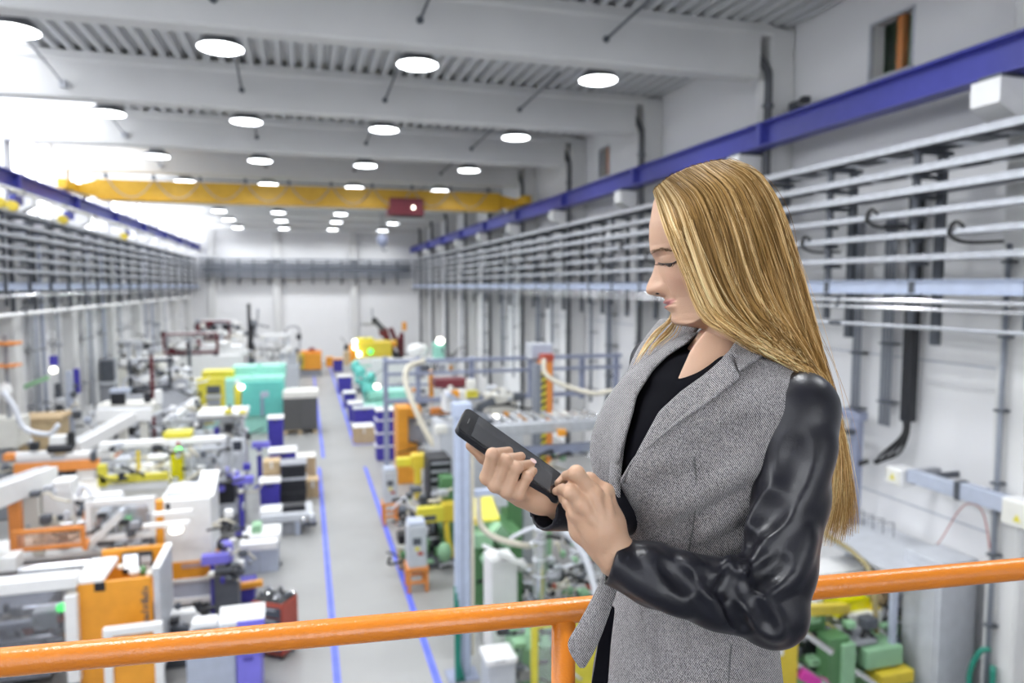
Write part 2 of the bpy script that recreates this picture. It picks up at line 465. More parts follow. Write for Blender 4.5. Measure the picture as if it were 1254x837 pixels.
# drain pipes at the columns
first = None
for i, b in enumerate(BEAMS):
    k = i - 3
    if k < 1: continue
    lab = 'grey drain pipe with a swan neck beside the %s rail wall column' % ORDN[k]
    if first is None:
        t = thing('drain_pipe', lab, 'pipe', (8.09, b - 0.1, 0), 'rain drain pipes')
        pth = smoothpath([(8.09, b + .55, 9.96), (8.09, b + .5, 9.9), (8.09, b + .16, 9.6), (8.09, b - .06, 9.35), (8.09, b - .1, 9.15), (8.09, b - .1, 8.6), (8.09, b - .1, 6.0), (8.09, b - .1, 0.0)], 5)
        add('pipe', MB().tube(pth, 0.075, 12), 'drain_dark', t, smooth=True)
        for z in (8.7, 7.1, 4.0): add('clamp', MB().lathe([(0.09, 0), (0.105, 0), (0.105, .05), (0.09, .05)], (8.09, b - .1, z), 14), 'dark_steel', t)
        first = (t, b)
    else:
        dup(first[0], (8.09, b - 0.1, 0), lab)
# cable trays: rail wall, far wall, window wall
def tray(lab, axis, c, a0, a1, z, width, rungs=False, depth=0.07, near=(4, 22)):
    # c = coordinate of the open edge, width towards the wall (signed)
    loc = (c, (a0 + a1) / 2, z) if axis == 'y' else ((a0 + a1) / 2, c, z)
    t = thing('cable_tray', lab, 'cable tray', loc, 'cable trays')
    def bx(u0, u1, z0, z1, s0=a0, s1=a1, b=.004):
        return MB().box(u0, u1, s0, s1, z0, z1, b) if axis == 'y' else MB().box(s0, s1, u0, u1, z0, z1, b)
    w = 0.02 if width > 0 else -0.02
    add('side_rail', bx(c, c + w, z, z + depth), 'galvanised', t)
    add('side_rail', bx(c + width - w, c + width, z, z + depth), 'galvanised', t)
    add('lip', bx(c, c + 2.2 * w, z + depth, z + depth + .012), 'galvanised', t)
    if rungs:
        rest = MB(); s = a0 + 0.3
        while s < a1:
            if near[0] < s < near[1]:
                add('rung', bx(c + w, c + width - w, z, z + .02, s, s + .36), 'dark_steel', t)
            else:
                q = bx(c + w, c + width - w, z, z + .02, s, s + .36); rest.add(q.v, q.f)
            s += 0.62
        o = add('rungs', rest, 'dark_steel', t); o['kind'] = 'stuff'
    else:
        add('bottom', bx(c + w, c + width - w, z, z + .01), 'dark_steel', t)
    return t
TZ = [7.26, 6.94, 6.68, 6.40, 6.12, 5.82]
TW = [0.55, 0.30, 0.30, 0.14, 0.14, 0.22]
for i, z in enumerate(TZ):
    tray('%s galvanised cable tray on the rail wall' % ['topmost wide', 'second', 'third', 'fourth', 'fifth', 'lowest'][i], 'y', 7.55 + (0.02 if i > 2 else 0), -6, 53.2, z, TW[i], i < 2, 0.07 if i > 2 else 0.085)
    tray('%s galvanised cable tray on the window wall' % ['topmost wide', 'second', 'third', 'fourth', 'fifth', 'lowest'][i], 'y', -6.75, 8, 53.2, z, -TW[i], i < 2, 0.07 if i > 2 else 0.085, (17, 26))
for i, z in enumerate(TZ[:5]):
    tf = tray('%s cable tray crossing the far white wall' % ['topmost', 'second', 'third', 'fourth', 'lowest'][i], 'x', 53.3, -6.9, 7.9, z, 0.45, False, .12)
    for c_ in tf.children:
        c_.data.materials[0] = MATS['pipe_grey']  # darker grey than the other trays, standing in for shadows between them
t = thing('cable_duct', 'long dark cable duct between the trays on the far wall', 'duct', (3.6, 53.5, 6.5))
add('duct', MB().box(-6.6, 7.6, 53.55, 53.75, 6.5, 6.62, .01), 'pipe_grey', t)
add('duct', MB().box(.4, 7.6, 53.4, 53.7, 6.62, 6.86, .01), 'black_plastic', t)
for k in range(14): add('hanger', MB().box(-6.4 + k, -6.3 + k, 53.6, YF, 5.6, 7.3, .004), 'dark_steel', t)
# struts carrying the trays
def strut(lab, x, y, sx):
    t = thing('tray_strut', lab, 'strut', (x, y, 5.05), 'struts carrying the cable trays')
    add('upright', MB().box(x, x + .06, y, y + .09, 5.0, 7.26, .004), 'dark_steel', t)
    add('upright', MB().box(x + sx * .42, x + sx * .42 + .08, y, y + .12, 4.7, 7.26, .004), 'dark_steel', t)
    for z, w in zip(TZ + [5.36], TW + [.2]):
        add('cantilever_arm', MB().box(min(x - .05, x + sx * (w + .03)), max(x + .05, x + sx * (w + .03)), y + .005, y + .06, z - .06, z - .004, .004), 'dark_steel', t)
    return t
sR = strut('dark steel strut carrying the rail wall trays, first from the gallery', 7.66, 4.4, 1)
y = 4.4 + 1.6; k = 1
while y < 53:
    dup(sR, (7.66, y, 5.05), 'dark steel strut carrying the rail wall trays, %s from the gallery' % ORDN[k]); y += 1.6 if y < 30 else 2.4; k += 1
sL = strut('dark steel strut carrying the window wall trays, first from the gallery', -6.85, 16.6, -1)
y = 16.6 + 1.6; k = 1
while y < 53:
    dup(sL, (-6.85, y, 5.05), 'dark steel strut carrying the window wall trays, %s from the gallery' % ORDN[k]); y += 1.6 if y < 34 else 2.4; k += 1
# pale blue channel and bright pipes under the trays
for x, s, w in ((7.62, 1, 'rail wall'), (-6.80, -1, 'window wall')):
    t = thing('steel_channel', 'pale blue steel channel under the cable trays of the %s' % w, 'channel', (x, 24, 5.4))
    add('web', MB().box(x + s * .06, x + s * .075, -6, 53, 5.40, 5.56, .003), 'pale_blue_steel', t)
    add('flange', MB().box(x + s * .03, x + s * .12, -6, 53, 5.56, 5.575, .003), 'pale_blue_steel', t)
    add('flange', MB().box(x + s * .03, x + s * .12, -6, 53, 5.385, 5.40, .003), 'pale_blue_steel', t)
def wallpipe(lab, x, z, y0, y1, r=0.032, m='chrome', wall=XR):
    t = thing('pipe', lab, 'pipe', (x, (y0 + y1) / 2, z), 'pipes along the walls')
    add('tube', MB().tube([(x, y0, z), (x, y1, z)], r, 10), m, t, smooth=True)
    y = y0 + 1.0
    while y < y1:
        add('clip', MB().box(x - r * 1.3, x + r * 1.3, y, y + .03, z - r * 1.3, z + r * 2.2, .003), 'dark_steel', t); y += 3.2
    return t
wallpipe('thick bright pipe below the pale blue channel on the rail wall', 7.56, 5.30, -5, 53)
wallpipe('thin bright pipe under the thick one on the rail wall', 7.52, 5.20, -5, 53, .022)
t = thing('pipe', 'bent grey pipe turning down the rail wall behind the hair', 'pipe', (7.6, 9.6, 5))
add('tube', MB().tube(smoothpath([(7.6, -5, 5.0), (7.6, 4, 4.98), (7.6, 9.0, 4.95), (7.6, 9.5, 4.93), (7.62, 9.75, 4.75), (7.64, 9.78, 4.4), (7.64, 9.78, 2.2)], 6), .026, 10), 'galvanised', t, smooth=True)
add('elbow_sleeve', MB().tube([(7.6, 8.8, 4.955), (7.6, 9.05, 4.948)], .036, 10), 'dark_steel', t, smooth=True)
wallpipe('bright pipe below the channel on the window wall', -6.72, 5.25, 9, 53, .04)
wallpipe('white pipe hung low along the window wall', -6.4, 4.83, 9, 46, .05, 'white_paint')
# hanging brackets and cable loops between the trays
random.seed(4)
for k in range(16):
    y = 6.8 + k * 1.35
    z = TZ[3] + 0.03 if k % 2 else TZ[4] + 0.03
    o = add('cable_loop', MB().tube(smoothpath([(7.56, y, z + .05), (7.54, y + .1, z + .12), (7.56, y + .2, z - .02), (7.75, y + .15, z - .12), (7.95, y - .2, z - .13)], 4), .022, 6), 'black_rubber', smooth=True,
            label='black cable loop clipped under the cable trays, %s along the wall' % (ORDN[k] if k < 14 else ['fifteenth', 'sixteenth'][k - 14]), cat='cable', group='cable loops under the trays')
# cables lying in the trays
for i, (z, nn) in enumerate(((7.29, 4), (6.97, 3), (6.71, 3), (6.15, 1))):
    for j in range(nn):
        pts = [(7.64 + 0.09 * j + 0.025 * math.sin(yy * .7 + j), yy, z + .02 + 0.006 * math.sin(yy * 1.3 + j * 2)) for yy in np.arange(-4, 53, 1.9)]
        add('cable', MB().tube(pts, .022, 6), ['black_rubber', 'pipe_grey', 'black_rubber', 'mid_grey'][j], smooth=True,
            label='%s long cable lying in the %s tray of the rail wall' % (['innermost black', 'slim grey', 'outer black', 'light'][j], ['topmost', 'second', 'third', 'fifth'][i]), cat='cable', group='cables lying in the trays')
# vertical conduits on the rail wall
def conduits(lab, y, n, z0, z1, r, m, pitch, x=8.55):
    t = thing('conduit_run', lab, 'conduit', (x, y, z0), 'conduit runs on the rail wall')
    for k in range(n):
        add('conduit', MB().tube([(x, y - k * pitch, z0), (x, y - k * pitch, z1)], r, 8), m, t, smooth=True)
    for z in np.arange(z0 + .35, z1, 0.9):
        add('clamp', MB().box(x - r - .02, XR, y - (n - 1) * pitch - r - .02, y + r + .02, z, z + .03, .003), 'dark_steel', t)
    return t
conduits('three slim grey conduits down the wall behind the blonde hair', 9.62, 3, 3.15, 6.6, .022, 'pipe_grey', .07)
conduits('four slim grey conduits beside the thick black cable duct', 9.02, 4, 3.35, 6.6, .02, 'pipe_grey', .06)
t = thing('cable_duct', 'thick black cable duct down the rail wall with trailing cables', 'duct', (8.5, 8.43, 3.2))
add('duct', MB().box(8.42, 8.6, 8.36, 8.52, 3.5, 6.9, .02), 'black_plastic', t)
for k in range(4):
    add('cable', MB().tube(smoothpath([(8.5, 8.4 + .04 * k, 3.6), (8.48, 8.4 + .03 * k, 3.3), (8.44, 8.5 + .12 * k, 3.02 - .04 * k), (8.42, 8.75 + .05 * k, 2.86 - .03 * k), (8.42, 8.95, 2.8)], 5), .022, 6), 'black_rubber', t, smooth=True)
conduits('single grey conduit down the column by the frame edge', 6.65, 1, 0.02, 6.0, .035, 'pipe_grey', .1, 8.1)
for k, yy in enumerate((14.2, 15.6, 19.4, 20.6, 24.3, 26.0, 29.2, 31.0, 34.5, 39.6, 44.5)):
    conduits('%s grey conduit run past the column behind the woman' % ORDN[k], yy, 1 + (k % 3), 1.0 + .3 * (k % 4), 6.4, .05 if k % 2 else .035, 'pipe_grey', .14, 8.5)
for k, yy in enumerate((19.2, 20.6, 23.6, 24.4, 25.8, 28.7, 29.5, 31.2, 33.7, 35.6, 38.8, 40.5, 44.0, 49.0)):
    t = thing('conduit_run', '%s grey conduit run down the window wall' % ORDN[k], 'conduit', (XL + .2, yy, 1.0), 'conduit runs on the window wall')
    for q in range(1 + k % 3):
        add('conduit', MB().tube([(XL + .2, yy + .16 * q, .6 + .3 * (k % 3)), (XL + .2, yy + .16 * q, 7.2)], .055, 8), ['light_grey', 'white_paint', 'galvanised', 'cabinet_bluegrey'][(k + q) % 4], t, smooth=True)
    for z in (2.0, 3.6, 5.0): add('clamp', MB().box(XL, XL + .28, yy - .08, yy + .16 * (k % 3) + .08, z, z + .05, .003), 'mid_grey', t)
# busbar trunking, junction boxes, bracket frame, shelf low on the rail wall
t = thing('busbar_trunking', 'grey busbar trunking on the white wall above the orange handrail', 'trunking', (8.05, 7.2, 2.78))
add('trunk', MB().box(7.98, 8.12, 7.12, 7.90, 2.78, 2.96, .008), 'cabinet_bluegrey', t)
add('trunk', MB().box(7.98, 8.12, 6.45, 7.06, 2.78, 2.99, .008), 'cabinet_bluegrey', t)
add('joint', MB().box(7.96, 8.14, 7.05, 7.13, 2.76, 3.0, .008), 'dark_steel', t)
for yy in (7.7, 6.95): add('bracket', MB().box(8.1, XR, yy, yy + .05, 2.84, 2.92, .004), 'dark_steel', t)
for lab, y0, y1, z0, z1 in (('white junction box at the far end of the busbar trunking', 7.92, 8.2, 2.70, 2.94), ('white junction box at the near end of the busbar trunking', 6.0, 6.43, 2.68, 3.0)):
    t = thing('junction_box', lab, 'junction box', (8.05, (y0 + y1) / 2, z0), 'junction boxes')
    add('body', MB().box(7.92, 8.18, y0, y1, z0, z1, .01), 'white_paint', t)
    add('cover', MB().box(7.90, 7.92, y0 + .02, y1 - .02, z0 + .02, z1 - .02, .004), 'offwhite', t)
    add('warning_mark', MB().prism([((y0 + y1) / 2 - .05, z0 + .08), ((y0 + y1) / 2 + .05, z0 + .08), ((y0 + y1) / 2, z0 + .17)], 7.896, 7.90, 'x'), 'lemon_paint', t, fix=True)
    add('wall_mount', MB().box(8.18, XR if y0 > 7 else 8.2, y0 + .08, y1 - .08, z0 + .05, z1 - .05, .004), 'mid_grey', t)
P = onx(1058, 500, 8.2)
t = thing('bracket_frame', 'blue-grey steel bracket frame with cables behind the hair', 'frame', (8.2, 9.2, 0))
add('post', MB().box(8.15, 8.29, 9.05, 9.19, 1.0, 3.55, .006), 'steel_bluegrey', t)
add('foot', MB().box(8.05, 8.39, 8.95, 9.29, 0, 1.0, .01), 'steel_bluegrey', t)
add('arm', MB().box(8.13, 8.31, 9.0, 10.4, 3.42, 3.55, .006), 'steel_bluegrey', t)
add('arm', MB().box(8.13, 8.31, 9.2, 10.6, 3.05, 3.13, .006), 'light_grey', t)
add('crossbar', MB().box(7.6, 8.2, 9.06, 9.16, 3.2, 3.28, .006), 'dark_steel', t)
for k in range(3):
    add('cable', MB().tube(smoothpath([(8.1, 9.8 - .2 * k, 3.05), (8.06, 9.7 - .2 * k, 2.75), (8.1, 9.3, 2.68 - .05 * k), (8.3, 8.95, 2.8)], 5), .03, 6), 'black_rubber', t, smooth=True)
t = thing('wall_shelf', 'pale grey metal shelf with a wire rail behind the handrail', 'shelf', (8.0, 8.4, 1.6))
add('board', MB().box(7.3, 8.6, 7.3, 9.6, 1.72, 1.78, .006), 'light_grey', t)
for yy in (7.4, 9.5): add('leg', MB().box(7.32, 7.40, yy - .04, yy + .04, 0, 1.72, .004), 'cabinet_bluegrey', t)
for yy in (7.6, 8.4, 9.3): add('bracket', MB().bar((8.65, yy, 1.3), (7.5, yy, 1.72), .04), 'mid_grey', t)
for k in range(4): add('rail_post', MB().tube([(8.3, 8.4 + .2 * k, 1.78), (8.3, 8.4 + .2 * k, 2.0), (8.0, 8.4 + .2 * k, 2.05)], .012, 6), 'mid_grey', t)
t = add('hose', MB().tube(smoothpath([(7.5, 9.3, 1.9), (7.35, 8.7, 1.83), (7.25, 8.0, 1.80), (7.2, 7.6, 1.6), (7.2, 7.5, 0.9)], 6), .035, 8), 'hose_olive', smooth=True, label='olive hose hanging over the pale metal wall shelf', cat='hose')
t = add('hose', MB().tube(smoothpath([(8.1, 6.62, 1.0), (8.04, 6.72, .9), (8.0, 6.8, .55), (8.02, 6.74, .2), (8.05, 6.62, .12), (8.08, 6.55, .3), (8.1, 6.57, .8)], 6), .035, 8), 'hose_green', smooth=True, label='dark green hose coil hanging at the grey conduit', cat='hose')
t = thing('service_column', 'square grey service column on the floor by the white wall', 'column', (8.1, 7.35, 0))
add('shaft', MB().box(7.75, 8.35, 7.05, 7.65, 0, 1.95, .01), 'light_grey', t)
add('door', MB().box(7.735, 7.75, 7.1, 7.6, .1, 1.85, .004), 'light_grey', t)
add('plinth', MB().box(7.72, 8.38, 7.02, 7.68, 0, .08, .005), 'mid_grey', t)
add('red_wire', MB().tube(smoothpath([(8.12, 6.7, 2.2), (8.3, 7.0, 2.62), (8.55, 7.5, 2.5), (8.5, 7.8, 1.9), (8.3, 7.9, 1.7)], 6), .008, 5), 'red_paint', t)

# lamps
def lamp(lab, x, y):
    t = thing('highbay_lamp', lab, 'lamp', (x, y, 9.36), 'high bay lamps')
    z = 9.36
    h = add('hood', MB().lathe([(.36, .0), (.365, .02), (.30, .12), (.20, .20), (.17, .34), (.10, .36)], (x, y, z), 24), 'lamp_hood', t, smooth=True)
    add('diffuser', MB().lathe([(.05, -.035), (.2, -.03), (.33, -.012), (.355, .0), (.355, .004)], (x, y, z), 24), 'lamp_glow', t, smooth=True)
    add('ballast', MB().lathe([(.10, .36), (.12, .38), (.12, .56), (.10, .58)], (x, y, z), 14), 'lamp_hood', t)
    ld = bpy.data.lights.new('lamp_light', 'AREA'); ld.shape = 'DISK'; ld.size = .66; ld.energy = 98.0; ld.color = (.95, .975, 1.0); ld.spread = math.radians(146)
    lo = bpy.data.objects.new('lamp_light', ld); C.objects.link(lo); lo.parent = t; lo.location = (0, 0, -.045)
    add('stem', MB().tube([(x, y, z + .55), (x, y, ZC + .02)], .02, 8), 'dark_steel', t)
    return t
LY = [2.4, 7.4, 12.9, 18.4, 24.0, 29.4, 34.9, 40.5, 45.6, 51.6]
LX = [-4.15, -1.22, 2.0, 5.42]
LROW = ['window row', 'second row', 'aisle row', 'rail wall row']
l0 = None
for j, x in enumerate(LX):
    for i, y in enumerate(LY):
        lab = 'round high bay lamp, %s from the gallery in the %s' % (ORDN[i], LROW[j])
        if l0 is None: l0 = lamp(lab, x, y)
        else: dup(l0, (x, y, 9.36), lab)
# brace rods between deck and beams, cable line along the deck edge
for j, (x0, x1) in enumerate(((1.83, 2.05), (4.97, 5.5), (-1.17, -1.22))):
    for i, b in enumerate(vis[1:6]):
        t = thing('brace_rod', 'dark slanting rod above the %s lamp row at the %s roof beam' % (['aisle', 'rail wall', 'machine side'][j], ORDN[i + 1]), 'rod', (x0, b - 1, 9.6), 'brace rods under the roof')
        add('rod', MB().tube([(x1, b - 1.35, ZC), (x0, b - .03, 9.63)], .022, 6), 'dark_steel', t)
        add('anchor', MB().lathe([(.06, -.035), (.06, -.01), (.03, .0)], (x0, b, 9.63), 10, 'y'), 'dark_steel', t)
t = thing('cable_line', 'thin cable line with boxes under the roof beams by the skylights', 'cable', (-4.4, 30, 9.2))
pts = []
for b in vis:
    pts += [(-4.5, b - 2.4, 9.75), (-4.5, b - .06, 9.5), (-4.5, b + .5, 9.5)]
add('conductor', MB().tube(smoothpath(pts, 3), .018, 6), 'mid_grey', t)
for b in vis: add('clip_box', MB().box(-4.57, -4.43, b - .12, b - .0, 9.43, 9.57, .01), 'light_grey', t)

# overhead crane
t = thing('overhead_crane', 'yellow overhead travelling crane bridge spanning between the blue rails', 'crane', (0.4, 26.5, 8.39))
gir = add('bridge_girder', MB().box(-6.35, 7.1, 26.15, 26.65, 8.30, 8.93, .02), 'crane_yellow', t)
for k in range(11): add('stiffener', MB().box(-5.9 + 1.25 * k, -5.88 + 1.25 * k, 26.14, 26.15, 8.33, 8.90, .002), 'crane_yellow', gir)
add('bottom_flange', MB().box(-6.3, 7.05, 26.05, 26.75, 8.26, 8.30, .005), 'crane_yellow', t)
for x, d in ((-7.0, 1), (7.85, -1)):
    add('end_truck', MB().box(x - .14, x + .14, 25.1, 27.7, 8.46, 8.76, .02), 'crane_yellow', t)
    for yy in (25.35, 27.45): add('wheel', MB().lathe([(.12, -.05), (.16, -.03), (.16, .03), (.12, .05)], (x, yy, 8.55), 16, 'x'), 'dark_steel', t)
    xa, xb = (x + .14, -6.35) if d > 0 else (7.1, x - .14)
    add('bridge_neck', MB().prism([(xa, 8.5), (xb, 8.34), (xb, 8.88), (xa, 8.74)], 26.2, 26.6, 'y') if d > 0 else MB().prism([(xa, 8.34), (xb, 8.5), (xb, 8.74), (xa, 8.88)], 26.2, 26.6, 'y'), 'crane_yellow', t, fix=True)
add('festoon_track', MB().box(-6.2, 6.9, 26.0, 26.04, 8.98, 9.02, .003), 'dark_steel', t)
for k in range(9): add('festoon_cable', MB().tube(catenary((-6.0 + 1.4 * k, 26.0, 8.97), (-4.6 + 1.4 * k, 26.0, 8.97), .62, 8), .016, 6), 'mid_grey', t)
for k in range(10): add('festoon_hanger', MB().box(-6.06 + 1.4 * k, -5.96 + 1.4 * k, 25.96, 26.06, 8.94, 9.08, .004), 'dark_steel', t)
t = thing('crane_hoist', 'dark red and black hoist trolley hanging on the yellow crane', 'hoist', (3.55, 26.4, 7.95))
add('gearbox', MB().box(2.92, 3.35, 26.0, 26.8, 8.0, 8.26, .03), 'dark_red', t)
add('drum', MB().lathe([(.1, -.55), (.2, -.55), (.2, .55), (.1, .55)], (3.6, 25.95, 8.12), 16, 'x'), 'black_plastic', t, smooth=False)
add('motor', MB().lathe([(.05, 0), (.17, .02), (.17, .4), (.1, .45)], (3.75, 25.9, 8.12), 14, 'x'), 'dark_red', t)
add('control_cabinet', MB().box(2.95, 4.15, 25.65, 25.75, 7.98, 8.58, .02), 'dark_red', t)
add('indicator_lamp', MB().lathe([(.05, -.06), (.06, -.03), (.05, .0)], (3.78, 25.65, 8.25), 12, 'y'), 'warm_glow', t)
for x in (3.5, 3.6): add('rope', MB().tube([(x - .8, 26.3, 8.1), (x - .8, 26.3, 7.3)], .012, 5), 'dark_steel', t)
add('hook_block', MB().lathe([(.03, -.25), (.14, -.2), (.2, -.05), (.2, .1), (.08, .2)], (2.75, 26.3, 7.15), 14), 'steel_bluegrey', t, smooth=True)
add('hook', MB().tube([(2.75, 26.3, 6.95), (2.75, 26.3, 6.8), (2.83, 26.3, 6.72), (2.9, 26.3, 6.8)], .03, 8), 'dark_steel', t)
# small blue sockets under the rail at the window side, distribution pieces on the trays
for k, (yy) in enumerate((20.4, 24.6, 32.0)):
    o = add('socket_box', MB().box(-6.86, -6.7, yy, yy + .5, 7.5, 7.72, .01).box(-6.88, -6.86, yy + .1, yy + .4, 7.54, 7.68, .004), 'rail_blue', label='small blue box hanging under the window side crane rail, %s in the row' % ORDN[k], cat='box', group='blue boxes under the rail')
    add('strap', MB().box(-6.82, -6.76, yy + .2, yy + .26, 7.72, 7.93, .003), 'dark_steel', o)
wallpipe('yellow-green pipe running just below the window side crane rail', -6.62, 7.78, 10, 53, .045, 'offwhite')
for k, yy in enumerate((19.4, 20.2, 24.0, 31.5)):
    o = add('cable_reel', MB().lathe([(.02, -.08), (.13, -.08), (.13, -.05), (.07, -.04), (.07, .04), (.13, .05), (.13, .08), (.02, .08)], (-6.72, yy, 7.42), 14, 'y'), 'yellow_paint', label='small yellow reel on the topmost window wall tray, %s along it' % ORDN[k], cat='reel', group='yellow reels on the tray')

P = onx(978, 127, 8.45)
t = thing('wall_camera', 'small dark camera on a bracket just above the blue crane rail', 'camera', (8.5, float(P[1]), float(P[2]) - .1))
add('bracket', MB().box(8.40, XR, P[1] + .16, P[1] + .22, P[2] - .14, P[2] + .03, .006), 'dark_steel', t)
add('arm', MB().box(8.40, 8.46, P[1] - .16, P[1] + .2, P[2] + .0, P[2] + .05, .006), 'dark_steel', t)
add('housing', MB().box(8.36, 8.50, P[1] - .26, P[1] - .12, P[2] - .04, P[2] + .07, .01), 'black_plastic', t)
add('lens', MB().lathe([(.03, -.03), (.045, -.02), (.045, .0)], (8.43, P[1] - .26, P[2] + .015), 12, 'y'), 'screen_dark', t)
# ================================================================== machines and things on the floor
def pr(x0, y0, x1, y1, Y):
    c = ony((x0 + x1) / 2, (y0 + y1) / 2, Y)
    X0 = ony(x0, (y0 + y1) / 2, Y)[0]; X1 = ony(x1, (y0 + y1) / 2, Y)[0]
    Z1 = ony((x0 + x1) / 2, y0, Y)[2]; Z0 = ony((x0 + x1) / 2, y1, Y)[2]
    return X0, X1, max(Z0, 0.0), max(Z1, 0.02)
def machine(name, label, cat, Y, items, group=None, X=None):
    first_b = next(i for i in items if i[1] in 'bg')
    x0, x1, z0, z1 = pr(*first_b[2][:4], Y)
    t = thing(name, label, cat, ((x0 + x1) / 2 if X is None else X, Y, 0), group)
    last = {}
    for it in items:
        nm, kd, a, m = it[:4]
        yo = it[4] if len(it) > 4 else 0.0
        par = t
        if '>' in nm:
            pn, nm = nm.split('>'); par = last[pn]
        y = Y + yo
        mb = MB(); smooth = False
        if kd == 'b':                                  # box: px rect on plane y, depth dy
            x0, x1, z0, z1 = pr(*a[:4], y); mb.box(x0, x1, y, y + a[4], z0, z1, .012)
        elif kd == 'g':                                # box standing down to the floor
            x0, x1, z0, z1 = pr(*a[:4], y); mb.box(x0, x1, y, y + a[4], 0, z1, .012)
        elif kd == 'x':                                # bar/cylinder along X: px0, px1, py, radius px
            x0, x1, z0, z1 = pr(a[0], a[2] - a[3], a[1], a[2] + a[3], y); r = (z1 - z0) / 2
            mb.lathe([(r * .6, 0), (r, .02), (r, x1 - x0 - .02), (r * .6, x1 - x0)], (x0, y + r, (z0 + z1) / 2), 14, 'x'); smooth = False
        elif kd == 'v':                                # upright cylinder: px, py0, py1, radius px
            x0, x1, z0, z1 = pr(a[0] - a[3], a[1], a[0] + a[3], a[2], y); r = (x1 - x0) / 2
            mb.lathe([(r * .75, 0), (r, .02), (r, z1 - z0 - .02), (r * .75, z1 - z0)], ((x0 + x1) / 2, y + r, z0), 14)
        elif kd == 's':                                # blob: px, py, rx px, ry px
            x0, x1, z0, z1 = pr(a[0] - a[2], a[1] - a[3], a[0] + a[2], a[1] + a[3], y); r = (x1 - x0) / 2; hz = (z1 - z0)
            mb.lathe([(r * .2, 0), (r * .75, hz * .12), (r, hz * .5), (r * .75, hz * .88), (r * .2, hz)], ((x0 + x1) / 2, y + r, z0), 14); smooth = True
        elif kd == 'h':                                # hose through pixels: list of (px,py,yo), radius m
            mb.tube(smoothpath([tuple(ony(p[0], p[1], y + (p[2] if len(p) > 2 else 0))) for p in a[0]], 5), a[1], 8); smooth = True
        elif kd == 'f':                                # rectangular open frame of bars: rect, bar width m
            x0, x1, z0, z1 = pr(*a[:4], y); w = a[4]
            mb.box(x0, x1, y, y + w, z1 - w, z1, .006).box(x0, x1, y, y + w, z0, z0 + w, .006).box(x0, x0 + w, y, y + w, z0 + w, z1 - w, .006).box(x1 - w, x1, y, y + w, z0 + w, z1 - w, .006)
        elif kd == 'l':                                # slanting bar between two pixels (px,py,yo) x2, width m
            mb.bar(tuple(ony(a[0][0], a[0][1], y + a[0][2])), tuple(ony(a[1][0], a[1][1], y + a[1][2])), a[2], a[3] if len(a) > 3 else None)
        elif kd == 'q':                                # sloping board: prism in (Y,Z) from pixel rect: top edge set back by a[4]
            x0, x1, z0, z1 = pr(*a[:4], y); th = a[5] if len(a) > 5 else .04
            mb.prism([(y, z0), (y + a[4], z1), (y + a[4], z1 + th), (y, z0 + th)], x0, x1, 'x')
        elif kd == 'm': mb = a
        o = add(nm, mb, m, par, smooth=smooth, fix=(kd == 'q'))
        last[nm] = o
    return t
def clutter(t, Y, rect, n, seed, mats, dy=0.6, s=(4, 14)):
    rnd = random.Random(seed)
    names = ['valve_block', 'motor', 'hose', 'bracket', 'manifold', 'cable', 'control_box', 'cylinder']
    for k in range(n):
        px = rnd.uniform(rect[0], rect[2]); py = rnd.uniform(rect[1], rect[3]); y = Y + rnd.uniform(0, dy); m = rnd.choice(mats); nm = names[rnd.randrange(8)]
        w, h = rnd.uniform(*s), rnd.uniform(*s) * .8
        mb = MB(); sm_ = False
        if nm in ('hose', 'cable'):
            p = [tuple(ony(px + rnd.uniform(-1, 1) * 14 + 9 * (j - 1.5), py + rnd.uniform(-1, 1) * 9, y)) for j in range(4)]
            p = [(a, b, max(c, .06)) for a, b, c in p]
            mb.tube(smoothpath(p, 4), .018 if nm == 'cable' else .028, 6); m = rnd.choice(['black_rubber', 'hose_clear', 'hose_beige', 'black_rubber']); sm_ = True
        else:
            x0, x1, z0, z1 = pr(px - w / 2, py - h / 2, px + w / 2, py + h / 2, y)
            if z1 - z0 < .03: continue
            if nm in ('motor', 'cylinder'):
                r = (z1 - z0) / 2; mb.lathe([(r * .6, 0), (r, .02), (r, x1 - x0 - .02), (r * .5, x1 - x0)], (x0, y + r, (z0 + z1) / 2), 10, 'x')
            else: mb.box(x0, x1, y, y + min(.35, (x1 - x0)), z0, z1, .012)
        add(nm, mb, m, t, smooth=sm_)

